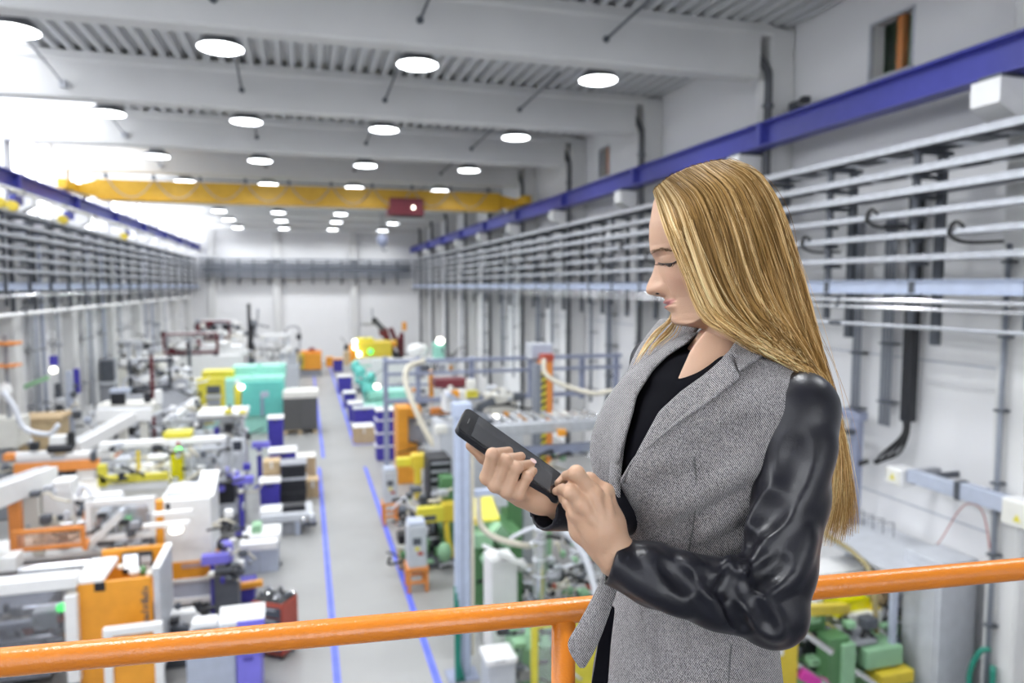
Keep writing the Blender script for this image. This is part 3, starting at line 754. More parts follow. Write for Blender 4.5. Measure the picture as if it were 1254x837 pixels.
# ---- A. orange machine in the foreground
Y = 10.35
mA = machine('injection_machine', 'large orange moulding machine cabinet with sunken screen console and white guard', 'machine', Y, [
    ('cabinet', 'b', (96, 748, 188, 850, .92), 'orange_paint', .03), ('front_panel', 'b', (96, 711, 188, 850, .04), 'orange_paint', -.01), ('plinth', 'b', (90, 838, 192, 870, .95), 'dark_steel', -.03),
    ('side_panel', 'm', MB().box(-2.03, -1.95, Y - .02, Y + .95, .25, 1.70, .012), 'light_grey'),
    ('side_panel>edge_strip', 'm', MB().box(-2.04, -1.94, Y - .03, Y + .96, 1.70, 1.73, .006), 'white_paint'),
    ('console_back', 'b', (125, 671, 203, 730, .06), 'orange_paint', .88), ('console_back>monitor', 'b', (149, 677, 187, 703, .04), 'black_plastic', .83),
    ('monitor>screen', 'b', (151, 680, 169, 697, .01), 'screen_glow', .82),
    ('monitor>key_panel', 'b', (172, 681, 185, 690, .01), 'light_grey', .82), ('monitor>key_panel', 'b', (172, 692, 185, 699, .01), 'light_grey', .82),
    ('lid', 'm', MB().box(-2.98, -2.62, Y - .01, Y + .8, 1.58, 1.66, .02), 'white_paint'),
    ('vent', 'b', (115, 714, 129, 725, .02), 'black_plastic', -.015), ('door_joint', 'b', (109, 726, 110, 838, .006), 'dark_card', -.005),
    ('guard_beam', 'b', (-150, 718, 93, 734, .25), 'white_paint', -.12), ('guard_post', 'b', (80, 730, 96, 838, .2), 'white_paint', -.12),
    ('guard_beam', 'b', (-150, 772, 40, 780, .12), 'light_grey', .05), ('guard_pane', 'b', (-150, 735, 79, 838, .015), 'dark_acrylic', -.02),
    ('clamp_unit', 'b', (-60, 745, 60, 838, .9), 'mid_grey', .55), ('clamp_unit', 'b', (-150, 740, -40, 838, 1.0), 'light_grey', .5),
    ('tie_bar', 'x', (-60, 80, 752, 5), 'chrome', .4), ('tie_bar', 'x', (-60, 80, 790, 5), 'chrome', .4),
    ('control_box', 'b', (38, 750, 70, 772, .25), 'white_paint', .15), ('red_valve', 's', (33, 775, 8, 6), 'red_paint', .1),
    ('stack_light', 'v', (73, 746, 771, 3), 'dark_steel', .12), ('stack_light>red_lens', 'v', (73, 756, 764, 5), 'red_paint', .1), ('stack_light>green_lens', 's', (73, 747, 7, 5), 'green_glow', .08),
    ('barrel', 'x', (20, 110, 699, 7), 'chrome', 1.1), ('barrel_cover', 'b', (-150, 690, 20, 708, .3), 'white_paint', 1.1), ('bed', 'b', (-150, 712, 100, 870, .3), 'mid_grey', 1.15),
    ('access_frame', 'f', (127, 768, 200, 860, .1), 'white_paint', -.5), ('access_panel', 'b', (138, 776, 190, 850, .03), 'orange_paint', -.45),
    ('console_clutter', 's', (147, 696, 5, 3), 'offwhite', .5), ('console_clutter', 's', (163, 703, 8, 5), 'white_paint', .4), ('console_clutter', 's', (174, 701, 5, 6), 'green_paint', .5), ('console_clutter', 's', (183, 705, 6, 5), 'offwhite', .3),
], X=-2.9)
clutter(mA, Y + .3, (0, 745, 78, 800), 26, 1, ['mid_grey', 'light_grey', 'dark_steel', 'white_paint', 'galvanised'], .5)
rl = random.Random(7); mb = MB(); q = ony(184, 720, Y); z = ony(184, 718, Y)[2]
while z > .75:
    h = rl.uniform(.02, .045); w = rl.uniform(.05, .11); mb.box(q[0] - .02 - w, q[0] - .02, Y - .016, Y - .009, z - h, z, .002); z -= h + rl.uniform(.01, .03)
add('faded_lettering', mb, 'dark_card', mA)
# ---- B. white machine with orange band
Y = 12.45
mB = machine('injection_machine', 'tall white machine cabinet with orange band and lettering beside the blue posts', 'machine', Y, [
    ('cabinet', 'b', (196, 612, 259, 690, 1.15), 'white_paint'), ('orange_band', 'b', (204, 688, 260, 709, 1.2), 'orange_paint', -.02),
    ('lower_box', 'b', (204, 711, 260, 733, 1.1), 'cabinet_bluegrey'), ('ledge', 'b', (204, 709, 262, 714, 1.2), 'white_paint', -.04), ('ledge', 'b', (204, 733, 260, 741, 1.2), 'white_paint', -.04),
    ('leg', 'g', (206, 741, 216, 800, .2), 'dark_steel', .1), ('leg', 'g', (246, 741, 256, 800, .2), 'dark_steel', .1), ('hydraulic_unit', 'g', (216, 748, 246, 800, .5), 'black_plastic', .3),
    ('top_recess', 'b', (203, 604, 240, 609, .7), 'light_grey', .25), ('top_cover', 'q', (238, 596, 262, 611, .9, .05), 'white_paint', .05),
    ('latch', 'b', (203, 617, 208, 625, .02), 'black_plastic', -.01),
    ('orange_pillar', 'b', (190, 614, 200, 668, .15), 'orange_paint', -.05), ('swing_arm', 'b', (174, 641, 232, 647, .1), 'white_paint', -.6), ('swing_arm', 'b', (186, 627, 236, 632, .1), 'white_paint', -.5),
    ('work_lamp', 's', (214, 652, 9, 4), 'warm_glow', -.7), ('side_frame', 'f', (104, 612, 190, 662, .09), 'white_paint', -.1), ('guard_pane', 'b', (108, 617, 188, 660, .012), 'guard_acrylic', -.06),
    ('moulding_unit', 'b', (150, 622, 184, 690, .7), 'mid_grey', .2), ('platen', 'b', (118, 628, 134, 690, .8), 'light_grey', .2), ('dark_opening', 'b', (118, 634, 140, 668, .05), 'dark_steel', .02),
    ('tie_bar', 'x', (60, 190, 640, 3), 'chrome', .3), ('tie_bar', 'x', (60, 190, 668, 3), 'chrome', .3),
    ('bed', 'b', (-120, 690, 204, 790, 1.0), 'light_grey', .1), ('bed>edge_strip', 'b', (-120, 686, 128, 692, 1.0), 'white_paint', .05),
    ('slide_arm', 'l', ((104, 672, 0), (150, 628, .2), .1), 'white_paint', -.2),
    ('orange_tray', 'f', (14, 648, 104, 674, .06), 'stool_orange', -.5), ('orange_tray>tray_pane', 'b', (17, 651, 102, 672, .012), 'amber_acrylic', -.48), ('orange_tray>tray_side', 'l', ((104, 672, -.5), (112, 650, .4), .06), 'stool_orange'),
    ('orange_post', 'b', (10, 612, 25, 676, .15), 'stool_orange', -.2), ('orange_post', 'b', (101, 622, 107, 668, .1), 'stool_orange', .5),
    ('injection_unit', 'b', (20, 610, 48, 650, .6), 'offwhite', .4), ('injection_unit', 'b', (52, 604, 90, 652, .6), 'white_paint', .5), ('nozzle', 'x', (60, 150, 612, 6), 'white_paint', .5), ('hopper', 'b', (64, 590, 88, 606, .4), 'white_paint', .5),
], X=-2.0)
clutter(mB, Y + .1, (25, 620, 190, 690), 40, 2, ['mid_grey', 'light_grey', 'dark_steel', 'white_paint', 'offwhite', 'galvanised'], .7)
x0, x1, z0, z1 = pr(222, 690, 251, 696, Y - .03)
add('faded_lettering', MB().box(x0, x1, Y - .028, Y - .018, z0, z1, .002), 'pale_violet', mB)

# ---- long white gantry beams of the pick and place robots
def gantry(lab, pts, w, h, m='white_paint', post=True, box=False):
    a, b = ony(pts[0][0], pts[0][1], pts[0][2]), ony(pts[1][0], pts[1][1], pts[1][2])
    t = thing('robot_gantry', lab, 'gantry', (float((a[0] + b[0]) / 2), float((a[1] + b[1]) / 2), 0), 'pick and place gantries')
    add('beam', MB().bar(tuple(a), tuple(b), w, h), m, t)
    up = np.array([0, 0, h / 2 + .012]); add('guide_rail', MB().bar(tuple(a + up), tuple(b + up), w * .25, .025), 'galvanised', t)
    add('cover_strip', MB().bar(tuple(a - up * 1.0), tuple(b - up * 1.0), w * .8, .02), 'light_grey', t)
    e = b - a
    for f in (.12, .85):
        p = a + e * f
        if post: add('post', MB().box(p[0] - .09, p[0] + .09, p[1] - .09, p[1] + .09, 0, p[2] - h / 2, .01), 'offwhite', t)
    p = a + e * .5
    if box: add('carriage', MB().box(p[0] - .18, p[0] + .18, p[1] - .2, p[1] + .2, p[2] + h / 2 + .03, p[2] + h / 2 + .2, .02), 'light_grey', t)
    return t, a, b
gantry('white gantry beam rising from the photo edge above the orange tray', ((-40, 620, 11.0), (58, 583, 13.6)), .32, .30)
gantry('white gantry beam slanting up behind the orange linear axis', ((92, 549, 17.7), (160, 512, 20.0)), .28, .26)
gantry('small white gantry beam left of the yellow door', ((205, 520, 21.5), (240, 492, 25)), .24, .24)
gantry('wide white gantry beam under the black monitor', ((118, 508, 20.0), (186, 507, 20.2)), .4, .3)
Y = 17.0
mL = machine('linear_axis', 'orange and white linear axis beam with black drive motor', 'linear axis', Y, [
    ('beam', 'b', (16, 566, 122, 578, .28), 'stool_orange'), ('top_cover', 'b', (4, 556, 62, 564, .25), 'white_paint', .05), ('top_cover', 'b', (80, 555, 112, 561, .25), 'white_paint', .05), ('top_cover', 'b', (114, 553, 144, 562, .25), 'white_paint', .05),
    ('carriage', 'b', (20, 561, 120, 568, .25), 'light_grey', .06), ('end_cap', 'b', (140, 556, 147, 570, .25), 'stool_orange', .03), ('end_cap', 'b', (3, 557, 18, 565, .2), 'stool_orange', .02), ('clamp', 'b', (110, 554, 118, 567, .3), 'dark_steel'),
    ('plate', 'b', (119, 564, 142, 574, .2), 'light_grey', .04), ('drive_motor', 'x', (56, 88, 551, 5), 'black_plastic', .0), ('motor_cover', 'b', (60, 535, 80, 552, .25), 'white_paint', .1), ('drive_motor', 'v', (86, 530, 550, 5), 'black_plastic', .1), ('valve', 'b', (35, 543, 45, 553, .2), 'black_plastic', .05),
    ('gripper', 'b', (80, 577, 92, 585, .15), 'black_plastic', .05), ('gripper_rod', 'v', (91, 585, 625, 4), 'mid_grey', .08), ('support', 'g', (95, 574, 117, 640, .3), 'white_paint', .1), ('support', 'g', (40, 578, 62, 640, .3), 'offwhite', .2),
], X=-5.0)
clutter(mL, Y + .2, (80, 600, 110, 640), 8, 33, ['mid_grey', 'dark_steel'], .3)

# ---- C. machine with yellow guards
Y = 16.0
mC = machine('injection_machine', 'white machine with yellow guard bars and a green signal light', 'machine', Y, [
    ('base', 'g', (66, 600, 262, 640, 1.3), 'offwhite'), ('base_top', 'b', (122, 592, 206, 601, 1.2), 'white_paint', -.05), ('yellow_guard', 'b', (122, 582, 206, 591, .12), 'lemon_paint', -.1), ('yellow_guard', 'b', (119, 570, 130, 597, .14), 'lemon_paint', -.1),
    ('yellow_guard', 'b', (167, 553, 171, 584, .1), 'yellow_paint', .4), ('signal_pillar', 'b', (209, 556, 223, 591, .35), 'yellow_acrylic', .1), ('signal_pillar>stack_rod', 'v', (218, 542, 556, 2), 'red_paint', .2), ('signal_pillar>green_lens', 's', (218, 552, 4, 4), 'green_glow', .15),
    ('guard_frame', 'f', (224, 548, 276, 592, .08), 'light_grey', .3), ('guard_pane', 'b', (227, 552, 273, 590, .012), 'guard_acrylic', .33), ('post', 'b', (232, 548, 236, 592, .08), 'light_grey', .3),
    ('rear_wall', 'b', (130, 545, 210, 590, .05), 'guard_acrylic', 1.2), ('barrel', 'x', (180, 240, 560, 4), 'white_paint', .6), ('barrel', 'x', (140, 215, 572, 4), 'white_paint', .5), ('platen', 'b', (240, 558, 262, 592, .6), 'mid_grey', .5), ('platen', 'b', (140, 562, 160, 592, .6), 'light_grey', .5),
    ('top_beam', 'b', (120, 540, 276, 547, .3), 'white_paint', .9), ('yellow_cover', 'b', (200, 530, 234, 537, .4), 'lemon_paint', 1.0), ('console', 'b', (283, 538, 300, 556, .12), 'light_grey', -.6), ('console>screen', 'b', (285, 541, 296, 552, .01), 'screen_dark', -.61), ('console>arm', 'l', ((290, 556, -.6), (280, 580, -.1), .05), 'light_grey'),
], X=-3.2)
clutter(mC, Y + .3, (130, 548, 275, 592), 34, 3, ['mid_grey', 'light_grey', 'dark_steel', 'white_paint', 'offwhite', 'lemon_paint'], .6)

# ---- D. white machine between the teal one and the yellow guards
Y = 20.5
mD = machine('injection_machine', 'grey and white machine below the teal machine, boxy guard on top', 'machine', Y, [
    ('base', 'g', (205, 540, 300, 600, 1.6), 'light_grey'), ('guard', 'f', (205, 512, 300, 542, .09), 'light_grey', .1), ('guard_pane', 'b', (209, 515, 297, 540, .012), 'guard_acrylic', .15), ('top_plate', 'b', (240, 507, 302, 514, 1.2), 'white_paint', .1),
    ('yellow_rail', 'b', (198, 528, 234, 535, .2), 'lemon_paint', -.1), ('yellow_rail', 'b', (250, 513, 262, 521, .2), 'lemon_paint', .2), ('white_block', 'b', (268, 518, 296, 540, .5), 'white_paint', .4), ('valve', 'b', (262, 524, 268, 533, .3), 'blue_plastic', .1),
    ('table', 'b', (118, 496, 190, 512, .9), 'offwhite', .5), ('table>edge_strip', 'b', (118, 510, 184, 515, .9), 'light_grey', .45), ('table_leg', 'g', (125, 512, 132, 560, .15), 'mid_grey', .6), ('table_leg', 'g', (176, 512, 183, 560, .15), 'mid_grey', .6),
    ('monitor', 'b', (135, 481, 153, 496, .12), 'black_plastic', .5), ('monitor>hood', 'b', (134, 477, 158, 482, .3), 'cabinet_bluegrey', .48), ('cylinder_drum', 'v', (180, 482, 495, 5), 'black_plastic', .7), ('bottle', 'v', (193, 478, 496, 5), 'white_paint', .8),
], X=-2.6)
clutter(mD, Y + .2, (205, 512, 300, 545), 24, 4, ['mid_grey', 'light_grey', 'dark_steel', 'white_paint', 'galvanised'], .8)

# ---- E. teal and yellow machine
Y = 28.0
mE = machine('injection_machine', 'teal machine body with a yellow door with two small windows', 'machine', Y, [
    ('body', 'b', (296, 468, 348, 509, 2.2), 'teal_paint'), ('body_top', 'b', (284, 449, 350, 463, 1.1), 'mint_paint', 1.2), ('body_step', 'b', (276, 463, 348, 470, 1.5), 'mint_paint', .2), ('slot', 'b', (300, 461, 345, 465, .04), 'dark_steel', 1.15),
    ('base', 'g', (240, 509, 348, 530, 2.2), 'mint_paint', .1), ('door', 'b', (241, 464, 276, 508, .25), 'lemon_paint', .05), ('door>window', 'b', (253, 473, 270, 483, .02), 'dark_steel', .03), ('door>window', 'b', (253, 489, 270, 498, .02), 'mid_grey', .03), ('door>handle', 'b', (252, 484, 271, 488, .05), 'light_grey', -.01),
    ('mint_panel', 'b', (276, 466, 288, 508, .3), 'mint_paint', .05), ('yellow_strip', 'b', (287, 473, 295, 508, .3), 'lemon_paint', .0), ('yellow_top', 'b', (247, 455, 286, 463, .9), 'lemon_paint', .6), ('grab_handle', 's', (290, 469, 3, 3), 'white_paint', -.1), ('lamp', 's', (295, 475, 4, 3), 'warm_glow', -.15), ('lifting_lug', 'b', (306, 458, 312, 464, .2), 'mint_paint', .8), ('lifting_lug', 'b', (314, 446, 320, 452, .2), 'mint_paint', 1.3), ('lifting_lug', 'b', (343, 446, 349, 452, .2), 'mint_paint', 1.3),
    ('clamp_end', 'b', (170, 470, 241, 520, 1.6), 'offwhite', .3), ('screen_stand', 'v', (321, 484, 510, 2), 'steel_bluegrey', -.6), ('screen_stand>screen', 'b', (319, 480, 329, 487, .05), 'cabinet_bluegrey', -.6), ('nameplate', 'b', (225, 471, 236, 497, .1), 'black_plastic', .1),
], X=-2.0)
clutter(mE, Y + .2, (180, 455, 240, 505), 22, 5, ['mid_grey', 'light_grey', 'dark_steel', 'white_paint', 'lemon_paint', 'offwhite'], .8)

# ---- F. machines towards the far wall, window side
specs = [
    ('white moulding machine with dark red frames behind the teal machine', 36.0, (190, 418, 300, 452), 'white_paint', 'dark_red', -3.6, 6),
    ('pale machine with dark red gantry near the far wall', 42.0, (240, 402, 300, 432), 'white_paint', 'dark_red', -3.0, 7),
    ('white machine group beside the window columns', 33.0, (110, 430, 200, 470), 'offwhite', 'light_grey', -6.0, 8),
    ('grey machine with tall poles by the window wall', 26.5, (150, 455, 235, 505), 'light_grey', 'dark_steel', -5.4, 9),
    ('grey-white cabinet machine in front of the orange box unit', 39.0, (318, 424, 366, 470), 'light_grey', 'white_paint', -1.2, 10)]
for lab, Y, (x0, y0, x1, y1), m1, m2, X, sd in specs:
    w = x1 - x0; h = y1 - y0
    t = machine('injection_machine', lab, 'machine', Y, [
        ('base', 'g', (x0, y0 + h * .55, x1, y1, 1.8), m1), ('upper_body', 'b', (x0 + w * .5, y0 + h * .2, x1 - w * .04, y0 + h * .6, 1.3), m1, .2), ('hopper', 'b', (x0 + w * .15, y0, x0 + w * .34, y0 + h * .5, .7), 'white_paint', .5), ('barrel', 'x', (x0 + w * .05, x0 + w * .8, y0 + h * .42, h * .08), 'white_paint', .3),
        ('frame', 'f', (x0 + w * .08, y0 - h * .3, x0 + w * .7, y0 + h * .45, .1), m2, .1), ('gantry_bar', 'b', (x0 + w * .1, y0 - h * .32, x1 - w * .2, y0 - h * .2, .35), 'white_paint', .4), ('post', 'b', (x0 + w * .72, y0 - h * .3, x0 + w * .76, y1, .15), 'light_grey', .4), ('post', 'b', (x0 + w * .12, y0 - h * .3, x0 + w * .16, y1, .15), 'light_grey', .6),
        ('cover', 's', (x0 + w * .3, y0 + h * .25, w * .12, h * .14), 'white_paint', .0), ('cover', 's', (x0 + w * .75, y0 + h * .12, w * .1, h * .12), 'white_paint', .1)], 'machines along the windows', X)
    clutter(t, Y - .1, (x0, y0 - h * .3, x1, y1), 46, sd, ['white_paint', 'light_grey', 'dark_steel', 'offwhite', m2, 'black_plastic', 'white_paint', 'black_plastic'], 1.0, (3, 10))
Y = 45.0
machine('injection_machine', 'orange and yellow box unit near the far wall beside the aisle', 'machine', Y, [('cabinet', 'b', (372, 433, 394, 453, 2), 'orange_paint'), ('yellow_end', 'b', (364, 433, 373, 452, 2), 'yellow_paint', .0), ('dark_window', 'b', (366, 438, 370, 448, .05), 'dark_steel', -.04), ('base', 'g', (366, 453, 394, 480, 1.8), 'mid_grey', .1), ('top_rail', 'b', (364, 430, 394, 433, .4), 'stool_orange', .3), ('cap', 's', (382, 429, 5, 3), 'dark_red', .4)], X=0.2)
machine('label_post', 'grey gooseneck post with an orange plate near the far wall', 'post', 44.0, [('plate', 'b', (343, 410, 351, 416, .06), 'orange_paint'), ('neck', 'h', ([(349, 410), (352, 402), (358, 400), (364, 401), (367, 408), (367, 440), (367, 466), (367, 472)], .05), 'mid_grey')], X=-0.6)
machine('industrial_robot', 'slim black robot with upright pole against the far white wall', 'robot', 47.0, [('base', 'g', (302, 420, 312, 452, .8), 'dark_steel'), ('column', 'b', (303, 372, 307, 422, .25), 'black_plastic', .1), ('shoulder', 's', (309, 398, 6, 6), 'dark_steel', .1), ('fore_arm', 'l', ((308, 396, .1), (330, 401, .1), .12), 'mid_grey'), ('upper_arm', 'l', ((309, 398, .1), (306, 428, .1), .3), 'black_plastic'), ('cable', 'h', ([(316, 378), (315, 395), (312, 410)], .06), 'mid_grey')], X=-4)
machine('industrial_robot', 'dark red folded robot arm above the yellow machine', 'robot', 41.0, [('base', 'g', (476, 432, 490, 455, .8), 'dark_steel'), ('upper_arm', 'l', ((482, 436, .3), (470, 405, .3), .35), 'dark_red'), ('fore_arm', 'l', ((470, 405, .3), (459, 393, .3), .3), 'dark_steel'), ('joint', 's', (470, 407, 6, 6), 'dark_red', .1), ('counter_arm', 'l', ((478, 402, .2), (490, 430, .3), .22), 'dark_red'), ('wrist', 's', (459, 393, 4, 4), 'black_plastic', .1), ('tool_bar', 'b', (442, 396, 460, 399, .1), 'mid_grey', .2), ('antenna', 'v', (456, 378, 394, 1), 'mid_grey', .3)], X=6)
machine('industrial_robot', 'dark red upright robot column with an orange top box', 'robot', 40.0, [('base', 'g', (488, 436, 500, 458, .7), 'dark_steel'), ('column', 'b', (490, 408, 495, 440, .3), 'dark_red', .1), ('top_box', 'b', (493, 395, 498, 405, .3), 'orange_paint', .1), ('arm', 'l', ((492, 412, .1), (484, 424, .1), .25), 'dark_red')], X=7)

clutter(mE, 26.6, (128, 470, 220, 505), 26, 41, ['black_plastic', 'dark_steel', 'white_paint', 'black_plastic', 'yellow_paint', 'offwhite'], .8, (4, 11))
clutter(mD, 20.0, (150, 498, 300, 545), 34, 42, ['black_plastic', 'dark_steel', 'white_paint', 'light_grey', 'black_plastic', 'lemon_paint'], .5, (4, 12))
clutter(mC, 15.7, (130, 545, 300, 600), 30, 43, ['black_plastic', 'dark_steel', 'white_paint', 'light_grey', 'mid_grey'], .4, (4, 12))
clutter(mB, 12.2, (40, 600, 190, 680), 34, 44, ['black_plastic', 'dark_steel', 'white_paint', 'light_grey', 'mid_grey', 'offwhite'], .4, (5, 16))
clutter(mL, 16.9, (0, 570, 120, 620), 22, 45, ['white_paint', 'dark_steel', 'light_grey', 'offwhite'], .6, (5, 16))
# ---- aisle side, window half: pallets, crates, carts
Y = 27.5
t = machine('pallet_load', 'dark grey wrapped pallet load with a white cover sheet', 'pallet', Y, [('load', 'b', (347, 487, 368, 528, 1.1), 'dark_card'), ('load', 'b', (368, 487, 389, 528, 1.1), 'dark_card'), ('cover_sheet', 'b', (346, 480, 390, 488, 1.15), 'offwhite', -.02)], X=-.2)
for k, x in enumerate((-.84, -.31, .22)): add('pallet_block', MB().box(x, x + .14, Y, Y + 1.1, 0.0, .12, .005), 'wood', t)
for k in range(5): add('pallet_board', MB().box(-.86, .37, Y + .24 * k, Y + .24 * k + .12, .12, .145, .003), 'wood', t)
for k in range(7): add('layer_joint', MB().box(-.845, .345, Y - .006, Y - .002, .2 + .15 * k, .206 + .15 * k, .001), 'black_plastic', t)
def crate(lab, rect, Y, dy, m, lid=None, cat='crate', ribs=2, grp='plastic crates by the aisle'):
    x0, x1, z0, z1 = pr(*rect, Y)
    if z0 < .45: z0 = 0.0
    t = thing('crate' if cat == 'crate' else 'cardboard_box', lab, cat, ((x0 + x1) / 2, Y + dy / 2, z0), grp)
    if cat == 'crate':
        add('body', MB().prism([(x0 + .02, z0), (x1 - .02, z0), (x1, z1 - .03), (x0, z1 - .03)], Y, Y + dy, 'y'), m, t, fix=True)
        add('rim', MB().box(x0 - .02, x1 + .02, Y - .02, Y + dy + .02, z1 - .05, z1, .006), lid or m, t)
        for k in range(ribs): 
            z = z0 + (z1 - z0) * (k + 1) / (ribs + 1.5); add('rib', MB().box(x0, x1, Y - .012, Y, z, z + .025, .003), m, t)
        add('grip', MB().box((x0 + x1) / 2 - .08, (x0 + x1) / 2 + .08, Y - .014, Y, z1 - .13, z1 - .09, .003), 'black_plastic', t)
    else:
        add('body', MB().box(x0, x1, Y, Y + dy, z0, z1 - .02, .006), m, t)
        add('flap', MB().box(x0, (x0 + x1) / 2 - .003, Y - .004, Y + dy + .004, z1 - .02, z1, .003), lid or m, t)
        add('flap', MB().box((x0 + x1) / 2 + .003, x1, Y - .004, Y + dy + .004, z1 - .02, z1, .003), lid or m, t)
        add('tape', MB().box((x0 + x1) / 2 - .03, (x0 + x1) / 2 + .03, Y - .006, Y - .001, z0 + (z1 - z0) * .6, z1, .002), 'offwhite', t)
    return t
def C_(lab, x0, y0, x1, y1, Y, dy, m, lid=None, **k): return crate(lab, (x0, y0, x1, y1), Y, dy, m, lid, **k)
C_('tall blue crate with white rim beside the dark pallet load', 328, 512, 347, 551, 23.6, .6, 'blue_plastic', 'white_paint', ribs=4)
C_('wide blue crate under a white lid in the aisle stack', 330, 553, 363, 600, 19.6, .6, 'blue_plastic', 'white_paint', ribs=3)
C_('upper black crate of the aisle stack', 344, 568, 375, 586, 18.35, .55, 'black_plastic', 'mid_grey')
C_('middle black crate of the aisle stack with pale rim', 343, 586, 375, 604, 18.33, .55, 'black_plastic', 'light_grey')
C_('bottom black crate of the aisle stack', 343, 604, 375, 626, 18.31, .55, 'black_plastic')
C_('small blue crate with a white lid left of the black crates', 318, 590, 343, 622, 18.0, .5, 'blue_plastic', 'white_paint', ribs=1)
C_('brown cardboard box between blue and black crates', 322, 566, 343, 586, 18.6, .5, 'cardboard', cat='cardboard box', grp='cardboard boxes')
C_('brown cardboard box on the floor by the aisle line', 375, 589, 391, 614, 19.0, .5, 'cardboard', cat='cardboard box', grp='cardboard boxes')
C_('cardboard box with pale lid behind the black crates', 362, 560, 387, 590, 20.5, .6, 'cardboard', 'offwhite', cat='cardboard box', grp='cardboard boxes')
def blue_post(lab, px, y0, y1, Y):
    x0, x1, z0, z1 = pr(px - 3, y0, px + 3, y1, Y)
    t = thing('light_post', lab, 'post', ((x0 + x1) / 2, Y, 0), 'blue steel posts')
    add('shaft', MB().box(x0, x1, Y, Y + .07, 0, z1, .006), 'blue_plastic', t)
    add('foot', MB().box(x0 - .1, x1 + .1, Y - .1, Y + .17, 0, .02, .004), 'blue_plastic', t)
    add('head', MB().box(x0 - .12, x1 + .22, Y - .04, Y + .10, z1 - .02, z1 + .14, .01), 'violet_plastic', t)
    add('knob', MB().lathe([(.03, -.06), (.06, -.03), (.06, .03), (.03, .05)], ((x0 + x1) / 2, Y - .05, z1 - .16), 10), 'offwhite', t)
    return t
blue_post('blue steel post at the white machine with orange band', 261, 690, 762, 12.1)
blue_post('blue steel post behind the grey cabinet', 296, 592, 660, 16.6)
blue_post('blue steel post before the small blue crate', 318, 548, 600, 20.4)
machine('terminal', 'violet-blue monitor terminal on dark stand beside the grey cabinet', 'terminal', 13.6, [('screen_housing', 'b', (262, 668, 284, 690, .3), 'violet_plastic'), ('screen_housing>screen', 'b', (264, 670, 281, 687, .01), 'violet_plastic', -.01), ('stand', 'g', (268, 690, 284, 720, .3), 'blue_plastic', .1), ('foot', 'g', (262, 712, 292, 722, .5), 'dark_steel')], X=-1.9)
machine('cabinet', 'pale blue-grey electrical cabinet with white top in the aisle', 'cabinet', 14.2, [('body', 'g', (295, 674, 341, 722, .75), 'cabinet_bluegrey'), ('top_cover', 'b', (293, 666, 340, 675, .8), 'white_paint', -.03), ('upper_tray', 'b', (300, 655, 344, 664, .6), 'white_paint', .2), ('emblem', 's', (306, 690, 3, 3), 'mid_grey', -.06), ('side_pipe', 'v', (344, 690, 716, 1.5), 'dark_steel', .3), ('door_edge', 'b', (317.5, 678, 318.2, 716, .004), 'mid_grey', -.004), ('fan_box', 'b', (308, 644, 320, 655, .3), 'pale_green', .3)], X=-1.0)
machine('tool_table', 'grey steel machine table beside the black crates', 'table', 16.2, [('worktop', 'b', (318, 631, 383, 640, .9), 'light_grey'), ('body', 'g', (340, 640, 364, 690, .7), 'mid_grey', .1), ('leg', 'g', (362, 640, 368, 690, .1), 'cabinet_bluegrey', .0), ('vise', 'b', (346, 620, 374, 632, .3), 'black_plastic', .2), ('handwheel', 's', (382, 636, 5, 6), 'galvanised', -.1), ('crank', 'x', (370, 388, 643, 3), 'dark_steel', .0), ('tray', 'b', (318, 626, 345, 632, .4), 'white_paint', .1), ('clamp', 's', (372, 638, 4, 4), 'chrome', -.15)], X=-.5)
t = thing('tool_cart', 'red tool cart with dark drawers and a cluttered top', 'cart', (-.52, 10.96, 0))
ORG[t.name] = (0, 0, 0)
add('body', MB().box(-.26, .26, -.19, .21, .08, .86, .01), 'red_paint', t)
for k in range(4): 
    d_ = add('drawer', MB().box(-.23, .23, -.205, -.19, .14 + .17 * k, .29 + .17 * k, .004), 'dark_steel', t); ORG[d_.name] = (0, 0, 0)
    add('handle', MB().box(-.15, .15, -.22, -.205, .25 + .17 * k, .265 + .17 * k, .003), 'galvanised', d_)
add('top_mat', MB().box(-.25, .25, -.18, .20, .86, .88, .004), 'black_rubber', t)
for a_, b_ in ((-.2, -.14), (.2, -.14), (-.2, .15), (.2, .15)): add('caster', MB().lathe([(.02, -.02), (.04, -.015), (.04, .015), (.02, .02)], (a_, b_, .04), 10, 'x'), 'black_rubber', t)
rn = random.Random(12)
for k in range(16):
    a_, b_ = rn.uniform(-.2, .2), rn.uniform(-.14, .15); add(['wrench', 'glove', 'cable_end', 'socket'][k % 4], MB().bar((a_, b_, .89), (a_ + rn.uniform(-.1, .1), b_ + rn.uniform(-.08, .08), .9 + rn.uniform(0, .06)), rn.uniform(.02, .06)), rn.choice(['dark_steel', 'black_plastic', 'chrome', 'mid_grey', 'offwhite']), t)
t.rotation_euler[2] = -.56; ORG[t.name] = (-.52, 10.96, 0)
machine('pallet_jack', 'orange jack lever on a dark blue base behind the red cart', 'jack', 12.9, [('base', 'g', (272, 722, 312, 745, .6), 'blue_plastic'), ('lever', 'l', ((272, 722, 0), (322, 714, 0), .1), 'orange_paint'), ('hub', 's', (278, 722, 6, 6), 'orange_paint', -.1), ('coil', 's', (269, 733, 5, 6), 'offwhite', -.2), ('coil', 's', (269, 750, 5, 6), 'offwhite', -.2)], X=-1.2)
machine('operator_desk', 'white tilted operator desk with blue edge before the red cart', 'desk', 10.0, [('desk_top', 'q', (268, 752, 324, 764, .2, .04), 'white_paint'), ('desk_front', 'b', (290, 760, 324, 770, .03), 'violet_plastic', -.04), ('pedestal', 'g', (276, 766, 318, 830, .2), 'white_paint', .05), ('paper', 'b', (234, 762, 266, 770, .2), 'white_paint', .05)], X=-1.0)
